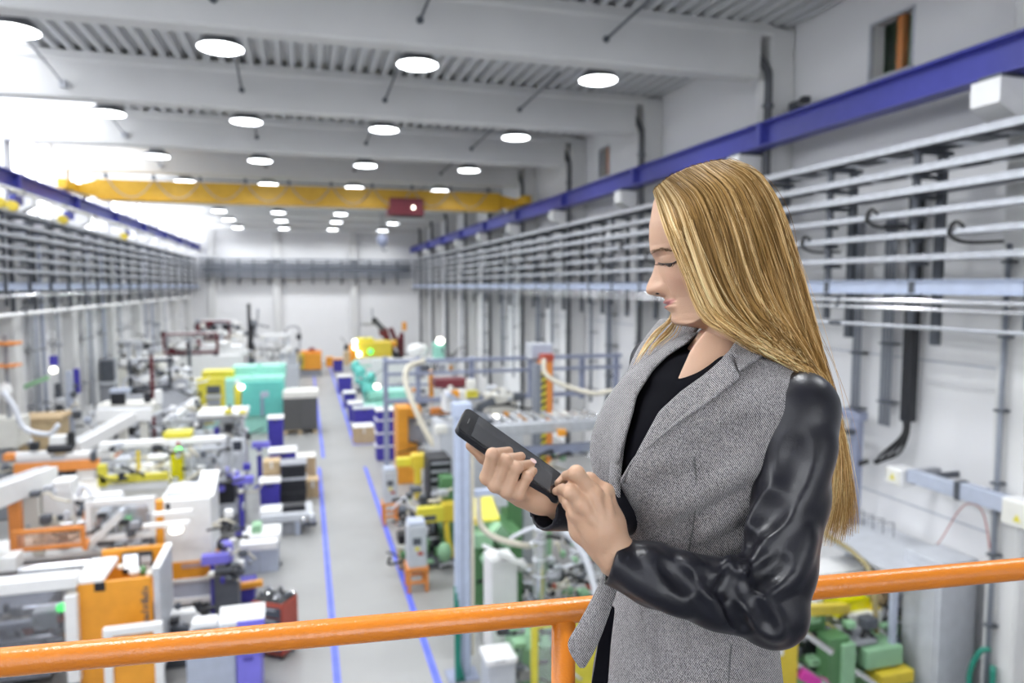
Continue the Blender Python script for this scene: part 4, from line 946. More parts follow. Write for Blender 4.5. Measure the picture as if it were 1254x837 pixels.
machine('bin', 'grey bin and violet-blue box under the handrail', 'bin', 9.8, [('body', 'g', (228, 790, 289, 837, .6), 'cabinet_bluegrey'), ('lid', 'b', (226, 784, 291, 792, .64), 'light_grey', -.02)], X=-1.5)
machine('crate', 'bright violet-blue crate beside the grey bin under the handrail', 'crate', 9.75, [('body', 'g', (290, 800, 320, 837, .55), 'violet_plastic'), ('rim', 'b', (288, 794, 324, 801, .6), 'violet_plastic', -.02), ('handle', 'b', (298, 806, 310, 810, .02), 'blue_plastic', -.018)], X=-.9)
t = machine('valve_stand', 'dark valve stand with hoses between orange cabinet and grey bin', 'stand', 10.9, [('frame', 'g', (196, 770, 232, 837, .4), 'dark_steel'), ('plate', 'b', (200, 752, 240, 771, .2), 'white_paint', .1)], X=-1.8)
clutter(t, 10.7, (196, 740, 262, 800), 24, 14, ['dark_steel', 'mid_grey', 'black_plastic', 'white_paint'], .6, (4, 12))
t = machine('valve_stand', 'dark valve and hose stand at the foot of the white machine', 'stand', 12.0, [('frame', 'g', (262, 700, 292, 740, .4), 'dark_steel')], X=-1.7)
clutter(t, 11.9, (262, 620, 300, 712), 22, 15, ['dark_steel', 'mid_grey', 'black_plastic', 'white_paint', 'blue_plastic'], .5, (4, 12))
t = machine('parts_rack', 'grey parts rack with dark and blue bits behind the tall blue post', 'rack', 17.3, [('frame', 'g', (264, 585, 300, 640, .5), 'mid_grey'), ('black_box', 'b', (266, 590, 287, 618, .4), 'black_plastic', -.45), ('shelf', 'b', (264, 618, 290, 632, .5), 'light_grey', -.5)], X=-2.2)
clutter(t, 16.7, (266, 565, 318, 600), 20, 16, ['light_grey', 'mid_grey', 'violet_plastic', 'white_paint', 'dark_steel', 'blue_plastic'], .5, (5, 13))
# window-side clutter: pipes, hoppers, boxes near the columns
machine('hopper_unit', 'pale cylindrical hopper with hoses at the photo edge', 'hopper', 19.0, [('drum', 'b', (-30, 515, 22, 550, .8), 'offwhite'), ('pipe', 'v', (8, 410, 520, 3), 'mid_grey', .2), ('flange', 'b', (-20, 420, 18, 424, .5), 'stool_orange'), ('flange', 'b', (-20, 448, 18, 451, .5), 'stool_orange'), ('head', 's', (2, 480, 10, 10), 'white_paint'), ('hose', 'h', ([(4, 480), (18, 500), (30, 525), (60, 532), (72, 520)], .06), 'hose_clear'), ('leg', 'g', (-20, 550, 10, 600, .4), 'mid_grey', .2)], X=-7.0)
machine('parts_box', 'open tan box behind the orange linear axis', 'box', 20.5, [('body', 'g', (22, 515, 72, 560, .9), 'wood'), ('rim', 'b', (20, 512, 74, 518, .95), 'cardboard', -.03), ('chute', 'l', ((24, 520, -.2), (38, 545, -.4), .12), 'light_grey')], X=-6.2)
t = machine('tall_stand', 'slim grey stand with dark blue panels by the window columns', 'stand', 22.5, [('post', 'g', (82, 455, 90, 580, .15), 'cabinet_bluegrey'), ('blue_panel', 'b', (90, 452, 97, 482, .1), 'blue_plastic', .3), ('blue_panel', 'b', (60, 436, 70, 448, .1), 'blue_plastic', .6), ('lamp', 's', (64, 454, 5, 4), 'warm_glow', .2), ('arm', 'l', ((20, 478, 0), (60, 462, .2), .12), 'pale_green'), ('dark_column', 'b', (68, 470, 74, 530, .2), 'dark_steel', .2), ('sensor_head', 's', (70, 510, 8, 7), 'black_plastic', .0)], X=-6.0)
clutter(t, 22, (60, 470, 115, 540), 16, 17, ['cabinet_bluegrey', 'dark_steel', 'light_grey', 'white_paint'], .8, (4, 12))
t = machine('notice_board', 'white notice board with papers on the window wall', 'board', 33.5, [('board', 'b', (118, 412, 138, 436, .05), 'white_paint'), ('paper', 'b', (121, 415, 127, 424, .01), 'offwhite', -.01), ('paper', 'b', (129, 418, 135, 430, .01), 'light_grey', -.01), ('leg', 'g', (119, 436, 121, 500, .05), 'mid_grey', .0), ('leg', 'g', (135, 436, 137, 500, .05), 'mid_grey', .0)], X=-6.6)
machine('bundle_rack', 'dark rack of bundled parts beside the notice board', 'rack', 31.0, [('frame', 'g', (122, 440, 140, 500, .5), 'mid_grey'), ('bundle', 'b', (123, 442, 139, 468, .2), 'dark_steel', -.1), ('shelf', 'b', (121, 468, 141, 472, .5), 'light_grey', -.1)], X=-6.3)
for k, (px, y0, y1, Y) in enumerate(((158, 425, 480, 27), (170, 428, 485, 27.5), (186, 434, 500, 25), (194, 400, 470, 34), (232, 420, 470, 33), (243, 396, 440, 38))):
    x0, x1, z0, z1 = pr(px - 2, y0, px + 2, y1, Y)
    o = add('signal_pole', MB().box(x0, x1, Y, Y + .1, 0, z1, .006).box(x0 - .08, x1 + .08, Y - .08, Y + .18, 0, .03, .004), ['light_grey', 'light_grey', 'dark_red', 'galvanised', 'dark_steel', 'dark_red'][k], label='%s slim pole standing among the window side machines' % ['first grey', 'second grey', 'short dark red', 'galvanised', 'dark steel', 'tall dark red'][k], cat='pole', group='poles among the machines')
    add('cap', MB().box(x0 - .05, x1 + .05, Y - .05, Y + .15, z1, z1 + .18, .01), 'mid_grey', o)

# ---- wall half of the hall
C_('open cardboard box with white lid inside the blue marking', 433, 523, 459, 546, 25.2, .75, 'cardboard', 'white_paint', cat='cardboard box', grp='cardboard boxes')
C_('blue bin with white rim, front one behind the cardboard box', 427, 494, 445, 517, 29.4, .7, 'blue_plastic', 'white_paint')
C_('blue bin with white rim, second one along the aisle', 421, 481, 436, 503, 33.0, .7, 'blue_plastic', 'white_paint')
C_('blue bin with white rim, third one along the aisle', 414, 461, 431, 486, 37.5, .8, 'blue_plastic', 'white_paint')
C_('blue bin with orange rim, last one along the aisle', 408, 440, 420, 455, 47.0, .8, 'blue_plastic', 'orange_paint')
C_('orange bin at the far end of the aisle', 399, 438, 408, 454, 50.0, .8, 'orange_paint')
C_('dark blue low crate between bins and teal machine', 433, 500, 460, 522, 27.6, .6, 'blue_plastic', 'light_grey')
for k, (y0, y1) in enumerate(((502, 514), (514, 530), (530, 546), (546, 575))):
    C_('%s white rimmed blue crate of the stack at the steel frame' % ['topmost', 'second', 'third', 'bottom'][k], 461, y0, 488, y1, 22.6 - .02 * k, .6, 'blue_plastic', 'white_paint', ribs=1 if k < 3 else 2)
Y = 30.0
t = machine('dryer_unit', 'teal round dryer vessels in a row behind the blue bins', 'dryer', Y, [('cabinet', 'g', (448, 480, 500, 525, 1.4), 'mint_paint', .6), ('base_plate', 'b', (440, 496, 500, 504, .6), 'mint_paint', -.1), ('vessel', 's', (436, 450, 6, 8), 'teal_paint', 3.0), ('vessel', 's', (441, 458, 7, 9), 'teal_paint', 2.2), ('vessel', 's', (446, 470, 7, 9), 'teal_paint', 1.4), ('vessel', 's', (451, 480, 8, 10), 'teal_paint', .6), ('vessel', 's', (455, 464, 6, 8), 'teal_paint', 2.0), ('white_panel', 'b', (455, 440, 500, 470, .2), 'white_paint', 4), ('lamp', 's', (462, 474, 4, 3), 'warm_glow', .1)], X=3.2)
clutter(t, Y + .2, (436, 455, 458, 500), 14, 20, ['dark_steel', 'mid_grey', 'teal_paint'], 1, (3, 8))
Y = 39.0
t = machine('injection_machine', 'yellow and orange machine below the dark red robot arm', 'machine', Y, [('body', 'b', (436, 420, 480, 438, 2.0), 'yellow_paint'), ('body_top', 'b', (438, 415, 458, 421, 1.2), 'lemon_paint', .4), ('orange_side', 'b', (429, 425, 438, 445, 1.6), 'orange_paint', .2), ('base', 'g', (436, 438, 482, 470, 2), 'white_paint'), ('base>edge_strip', 'b', (436, 447, 482, 449, .03), 'mint_paint', -.02), ('lamp', 's', (435, 419, 3, 3), 'warm_glow', -.2), ('lamp', 's', (435, 426, 3, 3), 'warm_glow', -.2), ('lamp', 's', (440, 434, 3, 3), 'warm_glow', -.2), ('green_lamp', 's', (454, 431, 3, 3), 'green_glow', -.2), ('head', 's', (424, 426, 3, 4), 'black_plastic', -.3), ('operator_box', 'b', (421, 431, 428, 448, .3), 'cardboard', -.3)], X=3.6)
clutter(t, Y, (440, 418, 485, 440), 12, 21, ['yellow_paint', 'orange_paint', 'lemon_paint', 'mid_grey'], 1, (4, 9))
t = machine('injection_machine', 'white machine with round cover beside the far conduits', 'machine', 34.0, [('base', 'g', (500, 440, 550, 480, 1.6), 'white_paint'), ('round_cover', 's', (514, 430, 14, 8), 'white_paint', .2), ('lamp', 's', (540, 418, 5, 4), 'warm_glow', .1), ('tower', 'b', (532, 420, 545, 442, .6), 'mint_paint', .3)], X=5.6)
clutter(t, 34, (495, 425, 560, 470), 14, 22, ['white_paint', 'mid_grey', 'dark_steel', 'yellow_paint', 'orange_paint'], 1, (4, 10))
# steel frame portal over the wall half
def portal():
    Yp = 18.4
    t = thing('steel_portal', 'blue-grey square tube portal frame over the wall side machines', 'frame', (4.6, Yp, 0))
    x0, x1, _, zt = pr(470, 440, 478, 620, Yp)
    def rail(pxa, pxb, pya, pyb, yo=0):
        a, b = ony(pxa, (pya + pyb) / 2, Yp + yo), ony(pxb, (pya + pyb) / 2, Yp + yo); h = abs(ony(pxa, pya, Yp + yo)[2] - ony(pxa, pyb, Yp + yo)[2])
        z = (a[2] + b[2]) / 2
        add('rail', MB().box(a[0], b[0], Yp + yo, Yp + yo + .1, z - h / 2, z + h / 2, .006), 'steel_bluegrey', t)
    rail(470, 762, 437, 442); rail(474, 762, 452, 456); rail(474, 762, 483, 489)
    rail(560, 700, 437, 441, 2.4); rail(474, 560, 470, 473, 2.4)
    for px in (473, 513, 579, 652, 715, 757):
        x0, x1, z0, z1 = pr(px - 3, 438, px + 3, 489, Yp)
        add('upright', MB().box(x0, x1, Yp + .1, Yp + .2, 0 if px in (473, 757) else z0, z1, .006), 'steel_bluegrey', t)
    return t
portal()
Y = 9.5
x0, x1, z0, z1 = pr(556, 512, 577, 832, Y)
t = thing('steel_post', 'tall pale blue-grey steel post with hose and green cable bundle', 'post', ((x0 + x1) / 2, Y, 0))
add('shaft', MB().box(x0 + .03, x1 - .01, Y, Y + .16, 0, z1, .012), 'pale_blue_steel', t)
add('slot', MB().box(x0 + .11, x0 + .13, Y - .004, Y, .1, z1 - .05, .001), 'steel_bluegrey', t)
add('foot', MB().box(x0 - .1, x1 + .1, Y - .1, Y + .26, 0, .02, .004), 'steel_bluegrey', t)
add('side_tube', MB().box(x1 + .0, x1 + .05, Y + .02, Y + .1, 0.3, z1 - .2, .004), 'hose_beige', t)
a = pr(577, 598, 640, 606, Y + .1); add('cross_bar', MB().box(a[0], a[1] + .4, Y + .05, Y + .15, a[2], a[3], .006), 'pale_blue_steel', t)
add('cap_light', MB().box(x0 + .0, x1 + .02, Y - .02, Y + .18, z1, z1 + .2, .01), 'pale_blue_steel', t)
for k in range(5):
    add('green_cable', MB().tube(smoothpath([(x0 + .0 + .02 * k, Y - .03, 1.35 - .1 * k), (x0 + .02 * k, Y - .04, .8), (x0 + .015 * k, Y - .06, .3), (x0 + .03 * k, Y - .1, .02)], 4), .014, 6), 'hose_green', t, smooth=True)
Q = lambda p: tuple(ony(p[0], p[1], p[2]))
def hose(lab, pts, r, m): return add('hose', MB().tube(smoothpath([Q(p) for p in pts], 6), r, 10), m, smooth=True, label=lab, cat='hose', group='loose hoses')
hose('long beige hose looping from the portal down to the black boxes', [(520, 442, 17.6), (500, 450, 17.4), (497, 470, 17.2), (508, 500, 16.9), (525, 535, 16.6), (540, 556, 16.4), (553, 572, 16.2)], .07, 'hose_beige')
hose('beige hose sagging along the rail wall by the hazard pillar', [(666, 440, 14.8), (668, 458, 14.7), (690, 472, 14.5), (725, 482, 14.2), (755, 482, 14), (760, 520, 14), (764, 600, 14), (766, 690, 14)], .055, 'hose_beige')
hose('grey ribbed hose hanging below the phone', [(585, 600, 10.3), (588, 640, 10.2), (605, 658, 10.1), (640, 668, 10.0), (655, 668, 10.0)], .045, 'hose_beige')
hose('clear hose bundle running down beside the jacket flap', [(655, 640, 9.3), (690, 650, 9.2), (715, 680, 9.1), (728, 720, 9.0), (735, 760, 8.9)], .05, 'hose_clear')
hose('pale clear hose crossing under the phone hand', [(625, 660, 10.2), (650, 648, 10), (680, 645, 9.7), (700, 660, 9.5)], .03, 'hose_clear')
# hazard striped pillar
Y = 15.2
x0, x1, z0, z1 = pr(662, 446, 677, 512, Y)
t = thing('hazard_pillar', 'pillar with yellow and black hazard stripes and orange side', 'pillar', ((x0 + x1) / 2, Y, 0))
add('core', MB().box(x0 + .02, x1, Y, Y + .3, 0, z1 + .05, .008), 'stool_orange', t)
add('grey_side', MB().box(x0 - .12, x0 + .02, Y, Y + .3, 0, z1, .008), 'pipe_grey', t)
zz = z0 - 1.2; k = 0
while zz < z1 - .25:
    add('stripe', MB().prism([(x0 + .02, zz), (x0 + .13, zz + .07), (x0 + .13, zz + .15), (x0 + .02, zz + .08)], Y - .006, Y, 'y'), 'lemon_paint' if k % 2 else 'black_plastic', t, fix=True); zz += .08; k += 1
add('red_cap', MB().box(x0 + .02, x1 + .02, Y - .02, Y + .2, z1 + .05, z1 + .22, .01), 'red_paint', t)
machine('junction_box', 'grey box on the portal top rail beside the hazard pillar', 'junction box', 15.6, [('body', 'b', (650, 421, 678, 440, .4), 'light_grey'), ('cover', 'b', (652, 423, 676, 438, .02), 'cabinet_bluegrey', -.02), ('stand', 'g', (655, 440, 661, 447, .15), 'mid_grey', .15)], 'junction boxes', 4.6)
# conveyor behind the phone
Y = 12.6
t = machine('conveyor', 'long grey roller conveyor between phone and jacket', 'conveyor', Y, [('side_beam', 'b', (592, 517, 775, 530, .12), 'galvanised'), ('side_beam', 'b', (600, 545, 775, 556, .12), 'steel_bluegrey', .2), ('belt', 'b', (605, 524, 775, 528, .8), 'light_grey', .15), ('orange_sensor', 'b', (684, 527, 694, 535, .1), 'orange_paint', -.12), ('leg', 'g', (640, 556, 648, 650, .1), 'steel_bluegrey', .2), ('leg', 'g', (740, 556, 748, 650, .1), 'steel_bluegrey', .2), ('end_roller', 'b', (590, 514, 604, 548, .8), 'dark_steel', .15)], X=4.6)
for k in range(12): add('roller', MB().lathe([(.03, 0), (.045, .01), (.045, .74), (.03, .75)], (3.0 + .22 * k, Y + .15, pr(592, 517, 775, 530, Y)[3] + .02), 10, 'y'), 'chrome', t)
clutter(t, Y - .2, (600, 548, 760, 600), 34, 25, ['dark_steel', 'mid_grey', 'light_grey', 'pale_green', 'lemon_paint', 'galvanised'], .8, (6, 18))
t = machine('injection_machine', 'grey machine with white block above the phone top', 'machine', 15.5, [('base', 'g', (540, 520, 640, 620, 1.2), 'light_grey'), ('white_block', 'b', (545, 478, 572, 505, .5), 'white_paint', .1), ('dark_red_unit', 'b', (533, 465, 572, 475, .5), 'dark_red', .3), ('lamp', 's', (608, 513, 5, 4), 'warm_glow', -.1), ('robot_body', 'b', (600, 484, 634, 508, .6), 'offwhite', .4), ('yellow_box', 'b', (572, 480, 586, 488, .3), 'lemon_paint', .0), ('tilted_chute', 'l', ((548, 482, .0), (570, 498, .0), .35, .1), 'cabinet_bluegrey'), ('arm', 'l', ((585, 500, .2), (605, 490, .2), .15), 'dark_steel')], X=3.9)
clutter(t, 15.3, (535, 470, 645, 530), 40, 26, ['white_paint', 'light_grey', 'dark_steel', 'mid_grey', 'offwhite', 'galvanised', 'orange_paint'], .9, (5, 16))
Y = 19.6
t = machine('injection_machine', 'orange C-frame machine behind the stacked blue crates', 'machine', Y, [('frame', 'b', (487, 500, 500, 556, .9), 'orange_paint'), ('frame_top', 'b', (487, 500, 516, 512, .8), 'orange_paint', .05), ('frame_bottom', 'g', (487, 543, 512, 570, .8), 'orange_paint', .05), ('platen', 'b', (500, 512, 524, 545, .6), 'mid_grey', .2), ('orange_rail', 'b', (528, 500, 562, 508, .2), 'stool_orange', -.2), ('orange_pole', 'b', (526, 454, 531, 494, .12), 'orange_paint', -.3), ('clear_guard', 'b', (520, 508, 556, 552, .02), 'guard_acrylic', -.3), ('white_base', 'g', (516, 552, 560, 600, .6), 'white_paint', .2)], X=3.4)
clutter(t, Y, (500, 450, 560, 550), 34, 27, ['white_paint', 'mid_grey', 'yellow_paint', 'dark_steel', 'light_grey', 'orange_paint'], .6, (4, 12))
# black boxes, yellow guards, control boxes on orange stools
t = machine('server_rack', 'stack of black ribbed boxes beside the steel post', 'rack', 14.2, [('body', 'g', (526, 562, 553, 640, .7), 'black_plastic')], X=2.8)
for k in range(5): add('vent_rib', MB().box(pr(528, 566 + 10 * k, 551, 569 + 10 * k, 14.2)[0], pr(528, 566, 551, 569, 14.2)[1], 14.18, 14.2, pr(528, 566 + 10 * k, 551, 569 + 10 * k, 14.2)[2], pr(528, 566 + 10 * k, 551, 569 + 10 * k, 14.2)[3], .003), 'mid_grey', t)
def stool_unit(lab1, lab2, rect, Y, stool_h):
    x0, x1, z0, z1 = pr(*rect, Y)
    zs = z0
    s = thing('stool', lab1, 'stool', ((x0 + x1) / 2, Y + .2, 0), 'orange steel stools')
    add('seat', MB().box(x0 - .03, x1 + .03, Y - .03, Y + .42, zs - .05, zs, .008), 'stool_orange', s)
    for a in (x0 - .02, x1 - .04):
        for b in (Y - .02, Y + .35): add('leg', MB().box(a, a + .06, b, b + .06, 0, zs - .05, .005), 'stool_orange', s)
    for b in (Y - .01, Y + .36): add('stretcher', MB().box(x0, x1, b, b + .04, zs * .35, zs * .35 + .05, .004), 'stool_orange', s)
    c = thing('control_unit', lab2, 'control unit', ((x0 + x1) / 2, Y + .2, zs), 'control units on stools')
    add('housing', MB().box(x0, x1, Y, Y + .4, zs, z1, .012), 'light_grey', c)
    add('top_box', MB().box(x0 + .02, x1 - .02, Y + .02, Y + .38, z1, z1 + .06, .008), 'cabinet_bluegrey', c)
    h = z1 - zs; w = x1 - x0
    add('display', MB().box(x0 + .25 * w, x0 + .7 * w, Y - .008, Y, zs + .55 * h, zs + .72 * h, .002), 'dark_steel', c)
    add('button', MB().box(x0 + .35 * w, x0 + .6 * w, Y - .01, Y, zs + .42 * h, zs + .5 * h, .002), 'lemon_paint', c)
    add('button', MB().box(x0 + .5 * w, x0 + .8 * w, Y - .01, Y, zs + .3 * h, zs + .38 * h, .002), 'red_paint', c)
    return s, c
stool_unit('orange steel stool farther along the blue floor line', 'pale control unit on the farther orange stool', (470, 578, 487, 617), 16.3, .4)
stool_unit('orange steel stool nearer the gallery on the blue floor line', 'pale control unit with display on the nearer orange stool', (500, 645, 523, 696), 12.5, .5)
machine('parts_box', 'small black box on a pale carton by the orange stool', 'box', 13.6, [('carton', 'g', (489, 672, 502, 692, .3), 'cardboard'), ('black_top', 'b', (488, 656, 499, 668, .3), 'black_plastic'), ('lid', 'b', (488, 668, 502, 673, .35), 'offwhite', -.02)], X=1.7)
Y = 13.4
t = machine('press', 'green press with yellow guard arms next to the stools', 'press', Y, [('column', 'g', (540, 585, 556, 690, .5), 'green_paint', .5), ('guard_arm', 'b', (511, 622, 544, 641, .15), 'lemon_paint', -.1), ('guard_arm>badge', 'b', (519, 632, 534, 638, .01), 'dark_steel', -.11), ('guard_arm', 'b', (543, 618, 558, 640, .3), 'yellow_paint', -.05), ('yellow_bar', 'l', ((546, 640, 0), (548, 660, 0), .1), 'yellow_paint'), ('yellow_bar', 'l', ((548, 660, 0), (556, 682, 0), .1), 'yellow_paint'), ('yellow_bar', 'b', (486, 562, 504, 572, .2), 'lemon_paint', 2.6), ('yellow_bar', 'b', (505, 558, 522, 575, .3), 'yellow_paint', 2.4), ('yellow_bar', 'b', (508, 575, 516, 612, .1), 'yellow_paint', 2.4), ('green_block', 's', (546, 680, 9, 12), 'pale_green', -.3), ('base', 'g', (522, 690, 558, 740, .7), 'dark_steel', .1)], X=2.4)
clutter(t, Y - .2, (488, 600, 556, 700), 60, 28, ['dark_steel', 'black_plastic', 'mid_grey', 'green_paint', 'pale_green', 'galvanised', 'dark_steel'], 1.0, (4, 14))
Y = 10.9
t = machine('press', 'big green press with yellow hood right of the steel post', 'press', Y, [('body', 'g', (578, 655, 640, 760, 1.0), 'green_paint'), ('column', 'b', (622, 600, 640, 660, .5), 'green_paint', .6), ('hood', 'q', (576, 617, 612, 640, .7, .04), 'lemon_paint', -.1), ('hood_edge', 'b', (578, 636, 590, 644, .2), 'yellow_paint', -.15), ('slope', 'l', ((604, 646, -.2), (622, 668, -.1), .22), 'pale_green'), ('slope', 'b', (582, 655, 604, 672, .3), 'pale_green', -.3), ('roller_head', 's', (600, 688, 10, 7), 'pale_green', -.4), ('white_panel', 'b', (641, 612, 664, 700, .05), 'light_grey', .9), ('green_side', 'b', (664, 620, 676, 700, .1), 'pale_green', .8), ('black_knob', 's', (607, 688, 4, 4), 'black_plastic', -.5), ('panel_box', 'b', (604, 605, 622, 622, .2), 'light_grey', .3)], X=3.0)
clutter(t, Y - .3, (580, 690, 735, 760), 60, 29, ['dark_steel', 'black_plastic', 'mid_grey', 'green_paint', 'galvanised', 'chrome', 'dark_steel'], 1.0, (5, 16))
t = machine('granulator', 'white cabinet with slanted open lid under the phone', 'cabinet', 9.9, [('body', 'g', (602, 688, 634, 760, .5), 'white_paint'), ('lid', 'l', ((600, 673, -.1), (637, 690, .05), .42, .05), 'white_paint'), ('outlet', 's', (640, 696, 8, 8), 'white_paint', .1), ('hinge', 'b', (628, 688, 636, 694, .3), 'light_grey', .1)], X=2.9)
t = machine('filter_column', 'chrome cylindrical filter column in front of green machines', 'filter', 9.6, [('cylinder', 'v', (664, 650, 740, 8), 'chrome'), ('band', 'v', (664, 664, 668, 9), 'galvanised', -.01), ('band', 'v', (664, 686, 690, 9), 'galvanised', -.01), ('band', 'v', (664, 706, 710, 9), 'galvanised', -.01), ('cap', 's', (664, 650, 9, 5), 'galvanised'), ('base', 'g', (652, 738, 676, 780, .3), 'mid_grey'), ('inlet', 'x', (650, 660, 668, 4), 'chrome', -.02), ('dummy_plate', 'b', (655, 735, 673, 742, .3), 'dark_steel')], X=3.6)
clutter(t, 9.7, (676, 650, 735, 745), 40, 30, ['dark_steel', 'black_plastic', 'mid_grey', 'pale_green', 'red_paint', 'galvanised', 'dark_steel'], .8, (4, 13))
t = machine('press', 'green machine with yellow window frame behind the handrail post', 'press', 8.6, [('yellow_frame', 'f', (652, 762, 690, 850, .08), 'lemon_paint'), ('pane', 'b', (656, 768, 686, 840, .01), 'guard_acrylic', .03), ('body', 'g', (640, 790, 735, 860, .9), 'pale_green', .4), ('yellow_guard', 'b', (700, 760, 738, 850, .06), 'lemon_paint', .1)], X=3.2)
clutter(t, 8.6, (612, 765, 720, 837), 50, 31, ['dark_steel', 'black_plastic', 'mid_grey', 'green_paint', 'pale_green', 'dark_steel'], .8, (5, 16))
machine('waste_bin', 'pale grey bin with slotted lid on the floor below the handrail', 'bin', 8.7, [('body', 'g', (598, 815, 632, 850, .4), 'light_grey'), ('lid', 'b', (596, 808, 634, 816, .42), 'white_paint', -.02), ('slot', 'b', (606, 810, 620, 812, .02), 'mid_grey', -.025)], X=2.4)
# green machine at the lower edge, wall side
Y = 7.6
t = machine('press', 'green and yellow machine with steel rods behind the elbow', 'press', Y, [
    ('frame', 'b', (1015, 782, 1040, 850, .25), 'green_paint', -.3), ('frame_face', 'b', (1032, 790, 1048, 850, .2), 'pale_green', -.35), ('base', 'g', (930, 835, 1130, 900, 1.4), 'green_paint', -.2), ('yellow_guard', 'b', (948, 745, 978, 842, .1), 'yellow_paint', -.3), ('yellow_guard', 'l', ((975, 748, -.3), (1036, 745, .2), .12), 'yellow_paint'), ('yellow_guard>sticker', 'b', (940, 795, 960, 805, .01), 'white_paint', -.31),
    ('yellow_case', 'b', (1032, 735, 1066, 760, .4), 'yellow_acrylic', .2), ('white_case', 'b', (1040, 752, 1080, 768, .3), 'white_paint', .1), ('yellow_case', 'b', (1066, 745, 1080, 765, .2), 'yellow_paint', .15),
    ('rod', 'l', ((975, 768, -.2), (1020, 800, -.5), .06), 'chrome'), ('rod', 'l', ((975, 812, -.2), (1020, 845, -.5), .06), 'chrome'), ('rod', 'l', ((1000, 760, .2), (1046, 785, -.1), .06), 'chrome'), ('rod', 'l', ((1045, 820, -.3), (1090, 850, -.5), .06), 'chrome'),
    ('dark_block', 'b', (976, 752, 1012, 775, .5), 'green_paint', .0), ('dark_block', 'b', (985, 775, 1020, 800, .5), 'black_plastic', .0), ('dark_block', 'b', (978, 800, 1015, 835, .5), 'black_plastic', .1), ('magenta_bundle', 'l', ((980, 825, -.3), (1012, 840, -.4), .12), 'magenta_plastic'), ('flat_plate', 'b', (1030, 787, 1075, 793, .5), 'mid_grey', -.2), ('spindle', 'v', (1053, 770, 790, 6), 'mid_grey', -.1), ('green_case', 'b', (1062, 795, 1106, 818, .5), 'pale_green', -.3), ('dark_drive', 'b', (1126, 800, 1145, 830, .4), 'blue_plastic', -.1), ('yellow_foot', 'b', (1080, 825, 1120, 840, .3), 'yellow_paint', -.4), ('upright', 'v', (1127, 730, 830, 3), 'dark_steel', -.1),
], X=5.6)
clutter(t, Y - .2, (975, 755, 1100, 840), 46, 32, ['dark_steel', 'black_plastic', 'mid_grey', 'green_paint', 'pale_green', 'dark_steel', 'chrome'], .6, (5, 16))
t = machine('filter_column', 'chrome cylinder with dark head and brown hose behind the green machine', 'filter', 7.9, [('cylinder', 'v', (1113, 755, 832, 12), 'chrome'), ('head', 's', (1113, 750, 14, 8), 'dark_steel'), ('flange', 'v', (1113, 742, 746, 18), 'mid_grey'), ('band', 'v', (1113, 762, 766, 13), 'galvanised', -.01), ('band', 'v', (1113, 785, 789, 13), 'galvanised', -.01), ('band', 'v', (1113, 812, 816, 13), 'galvanised', -.01), ('copper_motor', 's', (1085, 735, 10, 12), 'cardboard', .1), ('hose', 'h', ([(1125, 758), (1138, 772), (1148, 800), (1156, 837), (1158, 870)], .04), 'hose_olive'), ('base', 'b', (1098, 830, 1130, 860, .4), 'dark_steel'), ('leg', 'g', (1102, 855, 1126, 900, .3), 'dark_steel', .05)], X=6.9)
machine('white_cabinet', 'white box cabinet under the grey wall shelf', 'cabinet', 8.2, [('body', 'g', (1000, 700, 1070, 760, .5), 'white_paint'), ('door', 'b', (1004, 704, 1066, 756, .015), 'white_paint', -.015), ('knob', 's', (1061, 730, 2, 2), 'mid_grey', -.05)], X=6.3)
# ================================================================== the woman at the handrail
def cw(p):                      # camera-frame metres (right, up, away) -> place
    return CAMP + RT * p[0] + UP * p[1] + FW * p[2]
def PX(px, py, d):
    return np.array([(px - CX) * d / FPX, (CY - py) * d / FPX, d])
CW3 = np.stack([RT, UP, FW])    # rows
def to_world(v): return v @ CW3 + CAMP

